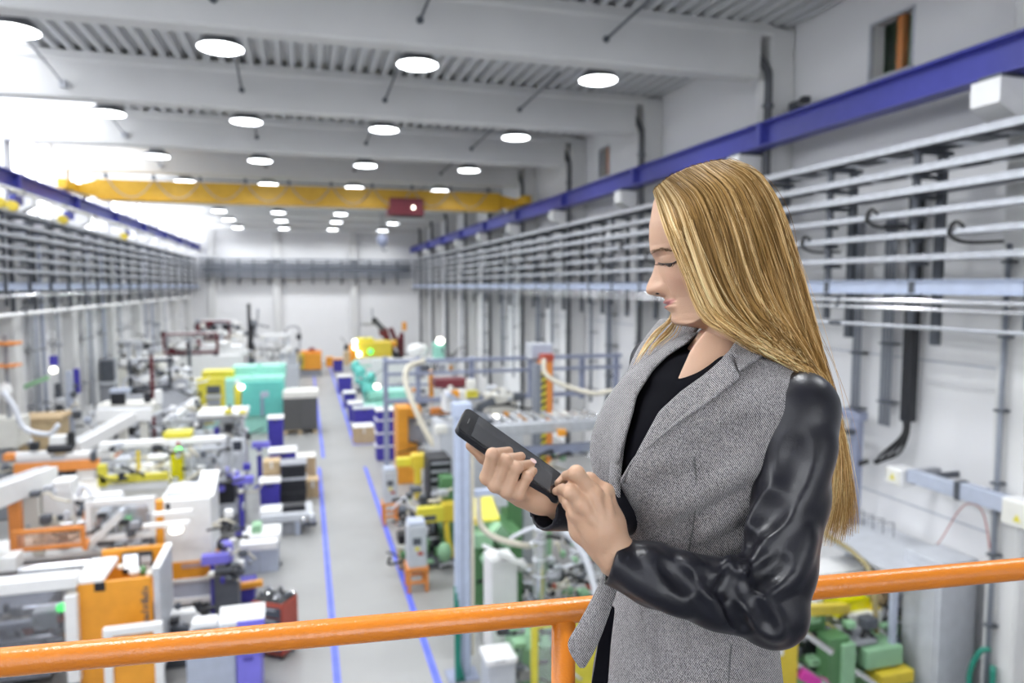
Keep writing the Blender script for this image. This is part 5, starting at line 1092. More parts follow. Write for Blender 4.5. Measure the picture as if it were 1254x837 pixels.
class Field:
    def __init__(s, lo, hi, h):
        s.lo = np.array(lo, float); s.h = h
        s.n = np.ceil((np.array(hi) - s.lo) / h).astype(int) + 1
        s.a = np.full(s.n, 0.5, np.float32)
    def win(s, lo, hi):
        i0 = np.clip(np.floor((np.array(lo) - s.lo) / s.h).astype(int), 0, s.n); i1 = np.clip(np.ceil((np.array(hi) - s.lo) / s.h).astype(int) + 1, 0, s.n)
        g = [(s.lo[k] + s.h * np.arange(i0[k], i1[k])).astype(np.float32) for k in range(3)]
        return tuple(slice(i0[k], i1[k]) for k in range(3)), g[0][:, None, None], g[1][None, :, None], g[2][None, None, :]
    def _mix(s, sl, b, k, op):
        a = s.a[sl]
        if op == 'u':
            if k > 0:
                hh = np.maximum(k - np.abs(a - b), 0) / k; r = np.minimum(a, b) - hh * hh * k * .25
            else: r = np.minimum(a, b)
        elif op == 's':
            b = -b
            if k > 0:
                hh = np.maximum(k - np.abs(a - b), 0) / k; r = np.maximum(a, b) + hh * hh * k * .25
            else: r = np.maximum(a, b)
        else:
            hh = np.maximum(k - np.abs(a - b), 0) / max(k, 1e-6); r = np.maximum(a, b) + hh * hh * k * .25
        s.a[sl] = r
    def cap(s, p0, p1, r0, r1=None, k=0.0, op='u', sq=None):
        r1 = r0 if r1 is None else r1; p0 = np.array(p0, float); p1 = np.array(p1, float)
        pad = max(r0, r1) + k + 4 * s.h + .004
        sl, X, Y, Z = s.win(np.minimum(p0, p1) - pad, np.maximum(p0, p1) + pad)
        if 0 in s.a[sl].shape: return
        d = p1 - p0; L = float(d @ d) + 1e-12
        t = np.clip(((X - p0[0]) * d[0] + (Y - p0[1]) * d[1] + (Z - p0[2]) * d[2]) / L, 0, 1)
        q = np.sqrt((X - p0[0] - t * d[0]) ** 2 + (Y - p0[1] - t * d[1]) ** 2 + (Z - p0[2] - t * d[2]) ** 2)
        s._mix(sl, q - (r0 + (r1 - r0) * t), k, op)
    def chain(s, pts, rs, k=0.0, op='u'):
        for i in range(len(pts) - 1): s.cap(pts[i], pts[i + 1], rs[i], rs[i + 1], k, op)
    def ell(s, c, r, ax=None, k=0.0, op='u'):
        c = np.array(c, float); r = np.array(r, float); R_ = np.eye(3) if ax is None else np.array(ax)
        pad = r.max() + k + 4 * s.h + .004
        sl, X, Y, Z = s.win(c - pad, c + pad)
        if 0 in s.a[sl].shape: return
        x, y, z = X - c[0], Y - c[1], Z - c[2]
        l = [R_[i][0] * x + R_[i][1] * y + R_[i][2] * z for i in range(3)]
        k0 = np.sqrt(sum((l[i] / r[i]) ** 2 for i in range(3))); k1 = np.sqrt(sum((l[i] / r[i] ** 2) ** 2 for i in range(3))) + 1e-9
        s._mix(sl, k0 * (k0 - 1) / k1, k, op)
    def surf(s, px, py, d0=0.6, d1=1.4):
        ds = np.arange(d0, d1, s.h * .5)
        P = np.stack([(px - CX) * ds / FPX, (CY - py) * ds / FPX, ds], 1)
        i = np.round((P - s.lo) / s.h).astype(int)
        ok = ((i >= 0) & (i < s.n)).all(1)
        v = np.full(len(ds), 1.0); v[ok] = s.a[i[ok, 0], i[ok, 1], i[ok, 2]]
        w = np.where(v < 0)[0]
        return float(ds[w[0]]) if len(w) else None
    def mesh(s):
        a = s.a; nx, ny, nz = a.shape; ins = a < 0
        c = np.zeros((nx - 1, ny - 1, nz - 1), np.int8)
        for i in (0, 1):
            for j in (0, 1):
                for k in (0, 1): c += ins[i:nx - 1 + i, j:ny - 1 + j, k:nz - 1 + k]
        act = (c > 0) & (c < 8)
        I = np.argwhere(act); idx = -np.ones(act.shape, np.int64); idx[act] = np.arange(len(I))
        acc = np.zeros((len(I), 3)); cnt = np.zeros(len(I))
        cor = [(i, j, k) for i in (0, 1) for j in (0, 1) for k in (0, 1)]
        for A in cor:
            for ax in range(3):
                if A[ax]: continue
                B = list(A); B[ax] = 1
                va = a[I[:, 0] + A[0], I[:, 1] + A[1], I[:, 2] + A[2]]; vb = a[I[:, 0] + B[0], I[:, 1] + B[1], I[:, 2] + B[2]]
                m = (va < 0) != (vb < 0); t = va[m] / (va[m] - vb[m])
                p = np.tile(np.array(A, float), (m.sum(), 1)); p[:, ax] = t
                acc[m] += p; cnt[m] += 1
        V = s.lo + (I + acc / cnt[:, None]) * s.h
        F = []
        for ax in range(3):
            o = [k for k in range(3) if k != ax]
            sl0 = [slice(1, -1)] * 3; sl1 = [slice(1, -1)] * 3
            sl0[ax] = slice(0, -1); sl1[ax] = slice(1, None)
            A0 = ins[tuple(sl0)]; A1 = ins[tuple(sl1)]
            E_ = np.argwhere(A0 != A1); 
            if not len(E_): continue
            base = E_.copy()
            base[:, o[0]] += 1; base[:, o[1]] += 1
            flip = A0[tuple(E_.T)]
            def cell(d0, d1):
                q = base.copy(); q[:, o[0]] -= d0; q[:, o[1]] -= d1
                return idx[q[:, 0], q[:, 1], q[:, 2]]
            Q = np.stack([cell(1, 1), cell(0, 1), cell(0, 0), cell(1, 0)], 1)
            if ax == 1: flip = ~flip
            Q[flip] = Q[flip][:, ::-1]
            F.append(Q)
        F = np.concatenate(F); F = F[(F >= 0).all(1)]
        return V, F
def np_obj(name, V, F, m, parent, smooth=True, flip=False, attr=None):
    W = to_world(V)
    org = np.array(ORG[parent.name])
    me = bpy.data.meshes.new(name)
    F = np.asarray(F); k = F.shape[1]
    if flip: F = F[:, ::-1]
    me.vertices.add(len(W)); me.vertices.foreach_set('co', (W - org).astype(np.float32).ravel())
    me.loops.add(F.size); me.loops.foreach_set('vertex_index', F.astype(np.int32).ravel())
    me.polygons.add(len(F)); me.polygons.foreach_set('loop_start', (np.arange(len(F)) * k).astype(np.int32))
    me.update(calc_edges=True); me.validate()
    if attr is not None:
        ca = me.color_attributes.new('tint', 'FLOAT_COLOR', 'POINT')
        ca.data.foreach_set('color', np.c_[attr, np.ones(len(attr))].astype(np.float32).ravel())
    if smooth: me.shade_smooth()
    me.materials.append(MATS[m] if isinstance(m, str) else m)
    o = bpy.data.objects.new(name, me); C.objects.link(o); o.parent = parent
    ORG[o.name] = tuple(org)
    return o
def sm(x, a, b):
    t = np.clip((x - a) / (b - a), 0, 1); return t * t * (3 - 2 * t)
def laplace(V, F, it=2, lam=.5):
    e = np.concatenate([F[:, [i, (i + 1) % F.shape[1]]] for i in range(F.shape[1])])
    for _ in range(it):
        s_ = np.zeros_like(V); c_ = np.zeros(len(V))
        np.add.at(s_, e[:, 0], V[e[:, 1]]); np.add.at(s_, e[:, 1], V[e[:, 0]])
        np.add.at(c_, e[:, 0], 1); np.add.at(c_, e[:, 1], 1)
        V = V + lam * (s_ / np.maximum(c_, 1)[:, None] - V)
    return V

# --- materials of the figure
def attr_mat(name, rough, scatter=0.0, spec=0.5, bump=0.0, bscale=400, sheen=0.0):
    m = mat(name, (.5, .5, .5), rough, spec=spec, bump=bump, bscale=bscale)
    nt = m.node_tree; b = nt.nodes['Principled BSDF']
    at = nt.nodes.new('ShaderNodeAttribute'); at.attribute_name = 'tint'
    nt.links.new(at.outputs['Color'], b.inputs['Base Color'])
    if scatter:
        b.inputs['Subsurface Weight'].default_value = scatter
        b.inputs['Subsurface Radius'].default_value = (1.0, .35, .2); b.inputs['Subsurface Scale'].default_value = 0.006
    return m
attr_mat('skin', 0.46, 0.15, 0.4, bump=0.10, bscale=500)
attr_mat('hair_strand', 0.48, 0, 0.22)
mat('leather', (0.010, 0.010, 0.014), 0.34, vary=0.2, scale=30, bump=0.06, bscale=500, spec=0.36)
mat('blouse_black', (0.003, 0.003, 0.005), 0.9, spec=0.1)
mat('lining', (0.01, 0.01, 0.012), 0.5)
mat('trousers_black', (0.012, 0.012, 0.015), 0.8)
mat('lash_dark', (0.02, 0.012, 0.01), 0.6)
mat('brow_brown', (0.22, 0.13, 0.07), 0.7)
mat('eye_dark', (0.03, 0.02, 0.015), 0.15)
mat('nail', (0.75, 0.55, 0.52), 0.25)
def tweed(name):
    m = bpy.data.materials.new(name); m.use_nodes = True; nt = m.node_tree; b = nt.nodes['Principled BSDF']
    b.inputs['Roughness'].default_value = 0.9; b.inputs['Specular IOR Level'].default_value = 0.15
    b.inputs['Sheen Weight'].default_value = 0.15
    tc = nt.nodes.new('ShaderNodeTexCoord')
    mp = nt.nodes.new('ShaderNodeMapping'); mp.inputs['Rotation'].default_value = (0.3, 0.5, 0.4)
    nt.links.new(tc.outputs['Object'], mp.inputs[0])
    wv = nt.nodes.new('ShaderNodeTexWave'); wv.inputs['Scale'].default_value = 150; wv.inputs['Distortion'].default_value = 3; wv.inputs['Detail'].default_value = 2; wv.inputs['Detail Scale'].default_value = 4
    nt.links.new(mp.outputs[0], wv.inputs['Vector'])
    nz = nt.nodes.new('ShaderNodeTexNoise'); nz.inputs['Scale'].default_value = 800; nz.inputs['Detail'].default_value = 2
    nt.links.new(tc.outputs['Object'], nz.inputs['Vector'])
    mx = nt.nodes.new('ShaderNodeMix'); mx.data_type = 'FLOAT'; mx.inputs[0].default_value = 0.6
    nt.links.new(wv.outputs['Fac'], mx.inputs[2]); nt.links.new(nz.outputs['Fac'], mx.inputs[3])
    rp = nt.nodes.new('ShaderNodeValToRGB'); e = rp.color_ramp.elements
    e[0].position = 0.41; e[0].color = (0.022, 0.020, 0.022, 1); e[1].position = 0.63; e[1].color = (0.42, 0.405, 0.41, 1)
    nt.links.new(mx.outputs[0], rp.inputs[0]); nt.links.new(rp.outputs[0], b.inputs['Base Color'])
    bp = nt.nodes.new('ShaderNodeBump'); bp.inputs['Strength'].default_value = 0.25; bp.inputs['Distance'].default_value = 0.002
    nt.links.new(mx.outputs[0], bp.inputs['Height']); nt.links.new(bp.outputs[0], b.inputs['Normal'])
    MATS[name] = m
tweed('tweed')

# --- thing and frames
base = cw(PX(845, 700, 1.06)); base = (base[0], base[1], PZ)
woman = thing('person', 'woman with long blonde hair in grey blazer with leather sleeves, tapping a phone', 'person', base)
EU = np.array([0, UP[2], FW[2]]); EU /= np.linalg.norm(EU)          # world up in camera frame
EF = np.array([-0.885, 0, -0.466]); EF -= EU * (EF @ EU); EF /= np.linalg.norm(EF)   # where the chest faces
ES = np.cross(EU, EF)
if ES[2] > 0: ES = -ES                                               # towards the camera: her left side

# --- torso stations: py, px centre, d, half of the seen width (m)
ST = np.array([[418, 880, 1.055, .060], [440, 880, 1.06, .100], [462, 874, 1.06, .126], [490, 869, 1.06, .136], [560, 857, 1.055, .130], [620, 850, 1.06, .118], [690, 846, 1.065, .106],
               [760, 841, 1.065, .116], [837, 837, 1.07, .130], [930, 836, 1.075, .140], [1010, 838, 1.08, .142]])
stp = np.array([PX(a, b_, c) for b_, a, c, _ in ST])     # centres
def torso_val(X, Y, Z, off=0.0, ratio=1.32):
    ys = stp[:, 1][::-1]
    cx_ = np.interp(Y, ys, stp[:, 0][::-1]); cz_ = np.interp(Y, ys, stp[:, 2][::-1]); hw = np.interp(Y, ys, ST[:, 3][::-1])
    b_ = hw / math.sqrt(.885 ** 2 + (.466 * ratio) ** 2) + off; a_ = (b_ - off) * ratio + off
    f = (X - cx_) * EF[0] + (Z - cz_) * EF[2]; s_ = (X - cx_) * ES[0] + (Z - cz_) * ES[2]
    q = np.sqrt((f / b_) ** 2 + (s_ / a_) ** 2)
    top = Y - PX(0, 424, 1.06)[1]; bot = PX(0, 1010, 1.08)[1] - Y
    return np.maximum(np.maximum((q - 1) * b_, top + off * -1), bot)
SN = PX(978, 496, .945); SF = PX(806, 446, 1.20)            # shoulder joints
def torso_field(h, off, far=True):
    F_ = Field(PX(627, 1040, 1.0) * [0, 1, 0] + [.07, 0, .80], [.50, .03, 1.33], h)
    sl, X, Y, Z = F_.win(F_.lo, F_.lo + F_.n * h)
    F_.a[...] = torso_val(X, Y, Z, off)
    nb = PX(890, 432, 1.055)
    F_.cap(nb + [0, -.035, 0], SN + [-.028, -.012, .012], .058 + off, .044 + off, .05)
    F_.cap(nb + [0, -.035, 0], SF + [.02, -.01, -.02], .058 + off, .044 + off, .05)
    # bust
    F_.ell(PX(812, 560, .985), (.062 + off, .07 + off, .062 + off), None, .06)
    F_.ell(PX(778, 552, 1.10), (.062 + off, .07 + off, .062 + off), None, .06)
    return F_
ft = torso_field(.0045, 0.0)
# soft drag folds of the cloth
def ridge_t(F_, pts, r, dep, k, op):
    P = []
    for t in range(len(pts) * 4 - 3):
        i = min(t // 4, len(pts) - 2); w = (t - 4 * i) / 4
        px, py = pts[i][0] * (1 - w) + pts[i + 1][0] * w, pts[i][1] * (1 - w) + pts[i + 1][1] * w
        s_ = F_.surf(px, py)
        if s_: P.append(PX(px, py, s_ - r + dep if op == 's' else s_ + r - dep))
    for a, b in zip(P, P[1:]): F_.cap(a, b, r, r, k, op)
for pts, r, dep, op in [(((905, 545), (860, 575), (800, 600)), .014, .004, 's'), (((925, 600), (870, 640), (830, 655)), .016, .005, 's'), (((912, 650), (860, 672), (800, 670)), .014, .004, 's'), (((930, 520), (890, 540), (850, 545)), .016, .004, 's'),
                        (((900, 625), (850, 655), (800, 660)), .014, .004, 'u'), (((915, 570), (860, 600), (815, 625)), .014, .004, 'u')]:
    ridge_t(ft, pts, r, dep * .55, .010, op)
# open front of the jacket: V down to the lapels' meeting point
def poly_cut(F_, poly, dmax, k=.004, inner=None):
    P = np.array(poly, float)
    h = F_.h
    lo = [F_.lo[0], F_.lo[1], F_.lo[2]]
    sl, X, Y, Z = F_.win(F_.lo, F_.lo + F_.n * h)
    px = CX + X * FPX / Z; py = CY - Y * FPX / Z
    best = None; inside = None
    n_ = len(P); d2 = None; sgn = None
    for i in range(n_):
        a = P[i]; b = P[(i + 1) % n_]; e = b - a
        wx = px - a[0]; wy = py - a[1]
        t = np.clip((wx * e[0] + wy * e[1]) / (e @ e), 0, 1)
        q = (wx - t * e[0]) ** 2 + (wy - t * e[1]) ** 2
        d2 = q if d2 is None else np.minimum(d2, q)
        c = ((a[1] > py) != (b[1] > py)) & (px < (b[0] - a[0]) * (py - a[1]) / (b[1] - a[1] + 1e-9) + a[0])
        sgn = c if sgn is None else sgn ^ c
    d = np.sqrt(d2) * (Z / FPX); d = np.where(sgn, -d, d)
    d = np.maximum(d, Z - dmax)
    F_._mix(tuple(slice(0, k_) for k_ in F_.n), d, k, 's')
VPOLY = [(905, 405), (893, 432), (869, 454), (833, 480), (807, 504), (795, 526), (781, 552), (764, 588), (757, 575), (763, 548), (770, 525), (776, 504), (780, 485), (800, 454), (817, 437), (840, 422), (862, 404)]
finner = torso_field(.005, -.014)
# trousers and legs
poly_cut(ft, VPOLY, 1.12)
# collar ring standing round the neck
for (c0, c1) in [((921, 425, 1.06), (905, 436, 1.00)), ((905, 436, 1.00), (893, 446, .985)), ((921, 425, 1.06), (900, 418, 1.12)), ((900, 418, 1.12), (862, 412, 1.14)), ((862, 412, 1.14), (838, 420, 1.13))]:
    ft.cap(PX(*c0), PX(*c1), .012, .012, .012)
ft.cap(PX(735, 760, .99), PX(727, 850, 1.0), .012, .02, .01, 's')
V, Fq = ft.mesh(); Vt = laplace(V, Fq, 2)
# weave direction needs nothing more than the shape
jacket = np_obj('blazer', Vt, Fq, 'tweed', woman)
jacket['label'] = 'grey tweed blazer with notched lapels, open at the front'
bvh_t = BVHTree.FromPolygons([tuple(p) for p in Vt], [tuple(map(int, q)) for q in Fq])
def hit(px, py, bvh=bvh_t):
    d = Vector(((px - CX) / FPX, (CY - py) / FPX, 1.0))
    loc, nrm, i, t = bvh.ray_cast(Vector((0, 0, 0)), d.normalized())
    return (np.array(loc), np.array(nrm)) if loc is not None else (None, None)
# --- blouse (what shows in the V) is a thin layer over the inner torso
V, Fq = finner.mesh(); V = laplace(V, Fq, 2)
blouse = np_obj('blouse', V, Fq, 'blouse_black', woman)
# ruffles down the blouse
for i, (px, py) in enumerate([(800, 505), (795, 518), (788, 530), (783, 543), (776, 556)]):
    c = PX(px, py, .985)
    F_ = None
    vs = []; n_ = 14
    for k in range(n_ + 1):
        t = k / n_
        for j in range(2):
            q = PX(px - 8 + 18 * t, py - 3 + 5 * math.sin(t * 9 + i) + 9 * j - 6 * t, 0.985 + .05 * (1 - t) - .01 * j + .004 * math.sin(t * 14))
            vs.append(q)
    fs = [(2 * k, 2 * k + 2, 2 * k + 3, 2 * k + 1) for k in range(n_)]
    o = np_obj('ruffle', np.array(vs), np.array(fs), 'blouse_black', blouse)
    md = o.modifiers.new('thick', 'SOLIDIFY'); md.thickness = .002

# --- conforming cloth patches (lapels, collar, flap, pockets)
def inpoly(x, y, P):
    c = False; n_ = len(P); j = n_ - 1
    for i in range(n_):
        if (P[i][1] > y) != (P[j][1] > y) and x < (P[j][0] - P[i][0]) * (y - P[i][1]) / (P[j][1] - P[i][1]) + P[i][0]: c = not c
        j = i
    return c
def ladder(left, right, n_):
    # resample two edge lines to n_ points each
    def rs(L):
        L = np.array(L, float); s = np.r_[0, np.cumsum(np.linalg.norm(np.diff(L[:, :2], axis=0), axis=1))]; t = np.linspace(0, s[-1], n_)
        return np.stack([np.interp(t, s, L[:, k]) for k in range(L.shape[1])], 1)
    return rs(left), rs(right)
def cloth(name, left, right, nu, nv, m, parent, thick=.004, bulge=0.004):
    # left/right: lists of (px,py,d); a curved sheet between them
    A, B = ladder(left, right, nu); vs = []
    for i in range(nu):
        for j in range(nv):
            t = j / (nv - 1); q = A[i] * (1 - t) + B[i] * t
            vs.append(PX(q[0], q[1], q[2] - bulge * 4 * t * (1 - t)))
    fs = [(i * nv + j, i * nv + j + 1, (i + 1) * nv + j + 1, (i + 1) * nv + j) for i in range(nu - 1) for j in range(nv - 1)]
    o = np_obj(name, np.array(vs), np.array(fs), m, parent)
    md = o.modifiers.new('thick', 'SOLIDIFY'); md.thickness = thick; md.offset = 0
    md = o.modifiers.new('round', 'SUBSURF'); md.levels = 1; md.render_levels = 1
    return o
def on(pts, lift=.006, dflt=1.0, win=12):
    out = []
    for (px, py) in pts:
        best = None
        for dx, dy in ((0, 0), (4, 3), (-4, 3), (8, 6), (12, 8), (4, -4), (16, 10), (-10, 6)):
            h_, _ = hit(px + dx, py + dy)
            if h_ is not None and (best is None or h_[2] < best): best = h_[2]
            if best is not None and (dx, dy) == (0, 0): break
        out.append((px, py, (best if best is not None else dflt) - lift))
    # smooth depth along the line
    d = np.array([o[2] for o in out]); 
    if len(d) > 2:
        d2 = d.copy(); d2[1:-1] = (d[:-2] + d[1:-1] + d[2:]) / 3; d = d2
    return [(o[0], o[1], float(x)) for o, x in zip(out, d)]
out_n = on([(907, 462), (895, 474), (883, 482), (866, 494), (848, 506), (830, 519), (812, 533), (794, 548), (776, 564), (762, 590)], .007)
inn_n = [(x, y, d - .010) for x, y, d in on([(893, 432), (881, 443), (869, 454), (851, 467), (833, 480), (820, 492), (807, 504), (795, 526), (781, 552), (760, 592)], .004)]
lap = cloth('lapel', inn_n, out_n, 26, 7, 'tweed', jacket, .005, .004)
lap2 = cloth('lapel', [(808, 390, 1.17), (782, 424, 1.15), (768, 455, 1.12), (757, 500, 1.07), (750, 550, 1.03), (746, 600, 1.0), (748, 650, .99)],
             [(866, 390, 1.12), (846, 416, 1.105), (838, 424, 1.10), (816, 437, 1.09), (800, 454, 1.07), (783, 475, 1.05), (776, 504, 1.025), (770, 525, 1.01), (763, 552, .99), (759, 590, .98), (757, 650, .975)], 24, 8, 'tweed', jacket, .006, .014)
col_a = on([(896, 431), (899, 440), (905, 454)], .010)
col_b = on([(908, 420), (928, 424), (943, 431)], .012)
col_c = on([(905, 455), (927, 449), (943, 431)], .008)
cloth('collar', [(896, 431, inn_n[0][2] - .002)] + [(900, 442, inn_n[0][2] - .003), (905, 455, out_n[0][2] - .004)], [(910, 420, 1.0), (930, 427, col_c[2][2]), (943, 431, col_c[2][2])], 10, 8, 'tweed', jacket, .005, .004)
# open front flap hanging past the handrail post
cloth('front_flap', [(748, 640, 1.0), (744, 690, .985), (728, 728, .975), (708, 765, .965), (694, 786, .96), (697, 800, .957), (712, 819, .955)],
      [(764, 640, 1.0), (762, 690, .985), (754, 728, .975), (744, 758, .965), (736, 780, .96), (727, 800, .957), (714, 819, .955)], 22, 8, 'tweed', jacket, .005, .006)
cloth('lining', [(738, 742, .995), (732, 790, .99), (722, 850, .99)], [(754, 742, .985), (748, 790, .985), (744, 850, .985)], 8, 4, 'blouse_black', jacket, .003, .0)
# seam lines of the near panel
def seam(pts, m='dark_card', r=.0011):
    q = on(pts, .0006)
    V_ = [PX(*p) for p in q]
    mb = MB().tube([tuple(to_world(v)) for v in V_], r, 5)
    return add('seam', mb, m, jacket)
seam([(850, 560), (853, 590), (852, 620), (848, 650), (843, 675)])
seam([(896, 790), (894, 810), (892, 836)])

# --- sleeves of black leather
def cuff_axis(a, b): 
    v = b - a; return v / np.linalg.norm(v)
EL = PX(942, 745, .865); WR = PX(752, 688, .855); SH = PX(976, 500, .940)
fs_ = Field([.06, -.40, .78], [.48, 0.0, 1.02], .0029)
AM = PX(968, 610, .905)
fs_.chain([SH + [.0, -.002, 0], PX(973, 545, .925), AM, PX(953, 695, .880), EL], [.044, .047, .045, .043, .042], .012)
fs_.ell(PX(972, 500, .95), (.050, .046, .062), None, .03)
fs_.chain([EL, PX(880, 728, .845), PX(800, 704, .850), WR], [.041, .040, .036, .029], .010)
fs_.ell(PX(948, 757, .868), (.034, .030, .034), None, .02)
# folds: ridges first, then creases, laid on the surface
def ridge(F_, pts, r, out, k=.012, op='u'):
    P = []
    pts = [tuple(q)[:2] for q in smoothpath([(a, b, 0) for a, b in pts], 5)] if len(pts) > 2 else [(pts[0][0] + (pts[1][0] - pts[0][0]) * t / 6, pts[0][1] + (pts[1][1] - pts[0][1]) * t / 6) for t in range(7)]
    rt_ = r
    for p in pts:
        s_ = F_.surf(*p)
        if s_ is None: return
        P.append(PX(p[0], p[1], s_ + (r - out if op == 'u' else -(r - out))))
    n__ = len(P)
    for i_, (a, b) in enumerate(zip(P, P[1:])):
        F_.cap(a, b, r, r, k, op)
for pts, r, o_ in [([(941, 612), (925, 640), (903, 676)], .010, .0035), ([(934, 703), (918, 692), (903, 692), (899, 700)], .007, .005), ([(968, 635), (945, 668), (928, 688)], .012, .003),
                   ([(984, 655), (962, 702), (930, 722)], .013, .0035), ([(792, 684), (812, 706), (838, 722)], .011, .003), ([(838, 690), (852, 708), (872, 722)], .010, .003),
                   ([(1000, 545), (975, 600), (935, 655)], .022, .003), ([(915, 728), (932, 752), (950, 772)], .010, .003), ([(760, 690), (790, 715), (840, 742)], .012, .002)]:
    ridge(fs_, pts, r, o_, .014)
for pts, r, o_ in [([(897, 699), (892, 720), (897, 746), (911, 770)], .004, .0065), ([(909, 716), (926, 742), (946, 772)], .005, .0045), ([(914, 668), (905, 688)], .005, .004), ([(936, 622), (914, 660)], .009, .003),
                   ([(958, 690), (928, 714)], .007, .003), ([(818, 692), (842, 716)], .008, .003), ([(868, 700), (884, 724)], .008, .003), ([(975, 545), (955, 600), (930, 630)], .020, .0025)]:
    ridge(fs_, pts, r, o_, .012, 's')
ax = cuff_axis(PX(800, 704, .850), WR)
fs_.cap(WR + ax * -.012, WR + ax * .05, .0225, .0235, .002, 's')
# flat end of the cuff
def plane_cut(F_, p, n_):
    sl, X, Y, Z = F_.win(p - .09, p + .09)
    v = (X - p[0]) * n_[0] + (Y - p[1]) * n_[1] + (Z - p[2]) * n_[2]
    rr = np.sqrt((X - p[0]) ** 2 + (Y - p[1]) ** 2 + (Z - p[2]) ** 2)
    F_.a[sl] = np.where(rr < .08, np.maximum(F_.a[sl], v), F_.a[sl])
plane_cut(fs_, WR + ax * .004, ax)
V, Fq = fs_.mesh(); V = laplace(V, Fq, 1)
sl_n = np_obj('sleeve', V, Fq, 'leather', jacket); sl_n['label'] = 'black leather sleeve bent at the elbow'
bvh_s = BVHTree.FromPolygons([tuple(p) for p in V], [tuple(map(int, q)) for q in Fq])
ff = Field([.0, -.34, .86], [.34, .03, 1.32], .004)
W2_ = PX(668, 622, .925); E2 = PX(838, 640, 1.14)
ff.chain([SF, PX(815, 540, 1.20), E2], [.048, .047, .043], .012)
ff.chain([E2, PX(770, 622, 1.04), PX(715, 620, .965), W2_], [.042, .037, .033, .030], .01)
ax2 = cuff_axis(PX(715, 620, .965), W2_)
ff.cap(W2_ - ax2 * .035, W2_ + ax2 * .05, .0235, .0245, .003, 's')
ridge(ff, [(735, 612), (728, 628)], .006, .003)
plane_cut(ff, W2_ + ax2 * .006, ax2)
V, Fq = ff.mesh(); V = laplace(V, Fq, 1)
np_obj('sleeve', V, Fq, 'leather', jacket)

# --- phone, a thing of its own
A = PX(559.5, 524.5, .875); D = PX(687, 614.5, .888); B_ = PX(583.5, 506.5, .940)
La = (D - A); Sa = (B_ - A); Sa = Sa - La * (Sa @ La) / (La @ La)
Na = np.cross(La, Sa); Na /= np.linalg.norm(Na)
if Na[2] > 0: Na = -Na
Lh, Sh = La / np.linalg.norm(La), Sa / np.linalg.norm(Sa); LL, SS = np.linalg.norm(La), np.linalg.norm(Sa)
def rrect(l0, l1, s0, s1, r, n_=6):
    pts = []
    for cx_, cy_, a0 in ((l1 - r, s1 - r, 0), (l0 + r, s1 - r, 90), (l0 + r, s0 + r, 180), (l1 - r, s0 + r, 270)):
        for k in range(n_ + 1):
            a = math.radians(a0 + 90 * k / n_); pts.append((cx_ + r * math.cos(a), cy_ + r * math.sin(a)))
    return pts
def slab(name, rect, n0, n1, m, parent, inset=0.0008):
    prof = [(n0, inset), (n0 + inset, 0), (n1 - inset, 0), (n1, inset)]
    vs = []; rings = []
    l0, l1, s0, s1, r = rect
    for nn, ins in prof:
        pts = rrect(l0 + ins, l1 - ins, s0 + ins, s1 - ins, max(r - ins, .0003))
        vs += [A + Lh * a + Sh * b + Na * nn for a, b in pts]
    k = len(pts); fs = []
    for i in range(3):
        for j in range(k): fs.append((i * k + j, i * k + (j + 1) % k, (i + 1) * k + (j + 1) % k, (i + 1) * k + j))
    fs.append(tuple(range(k - 1, -1, -1))); fs.append(tuple(range(3 * k, 4 * k)))
    mb = MB().add([tuple(to_world(np.array(v))) for v in vs], fs)
    return add(name, mb, m, parent, fix=True)
pc = to_world(A + Lh * LL / 2 + Sh * SS / 2)
phone = thing('smartphone', 'black smartphone with a dark blank screen held in the hand', 'phone', tuple(pc))
mat('phone_shell', (0.012, 0.012, 0.015), 0.3); mat('phone_glass', (0.010, 0.010, 0.012), 0.12); mat('phone_screen', (0.045, 0.046, 0.050), 0.16)
slab('shell', (0, LL, 0, SS, .009), -.0085, -.0004, 'phone_shell', phone)
slab('glass', (.0012, LL - .0012, .0012, SS - .0012, .008), -.0004, .0003, 'phone_glass', phone, .0001)
slab('screen', (.020, LL - .018, .004, SS - .004, .001), .0003, .0006, 'phone_screen', phone, .0001)
slab('speaker_slot', (.009, .0105, SS / 2 - .007, SS / 2 + .007, .0005), .0003, .0006, 'dark_card', phone, .0001)
slab('home_button', (LL - .014, LL - .006, SS / 2 - .005, SS / 2 + .005, .0035), .0003, .0007, 'phone_shell', phone, .0001)
slab('side_key', (.03, .055, -.001, .0003, .0003), -.006, -.003, 'phone_shell', phone, .0001)
def phd(px, py, up=0.0):         # point over the screen plane at a pixel, `up` metres above the glass
    d = np.array([(px - CX) / FPX, (CY - py) / FPX, 1.0]); t = ((A + Na * up) @ Na) / (d @ Na); return d * t

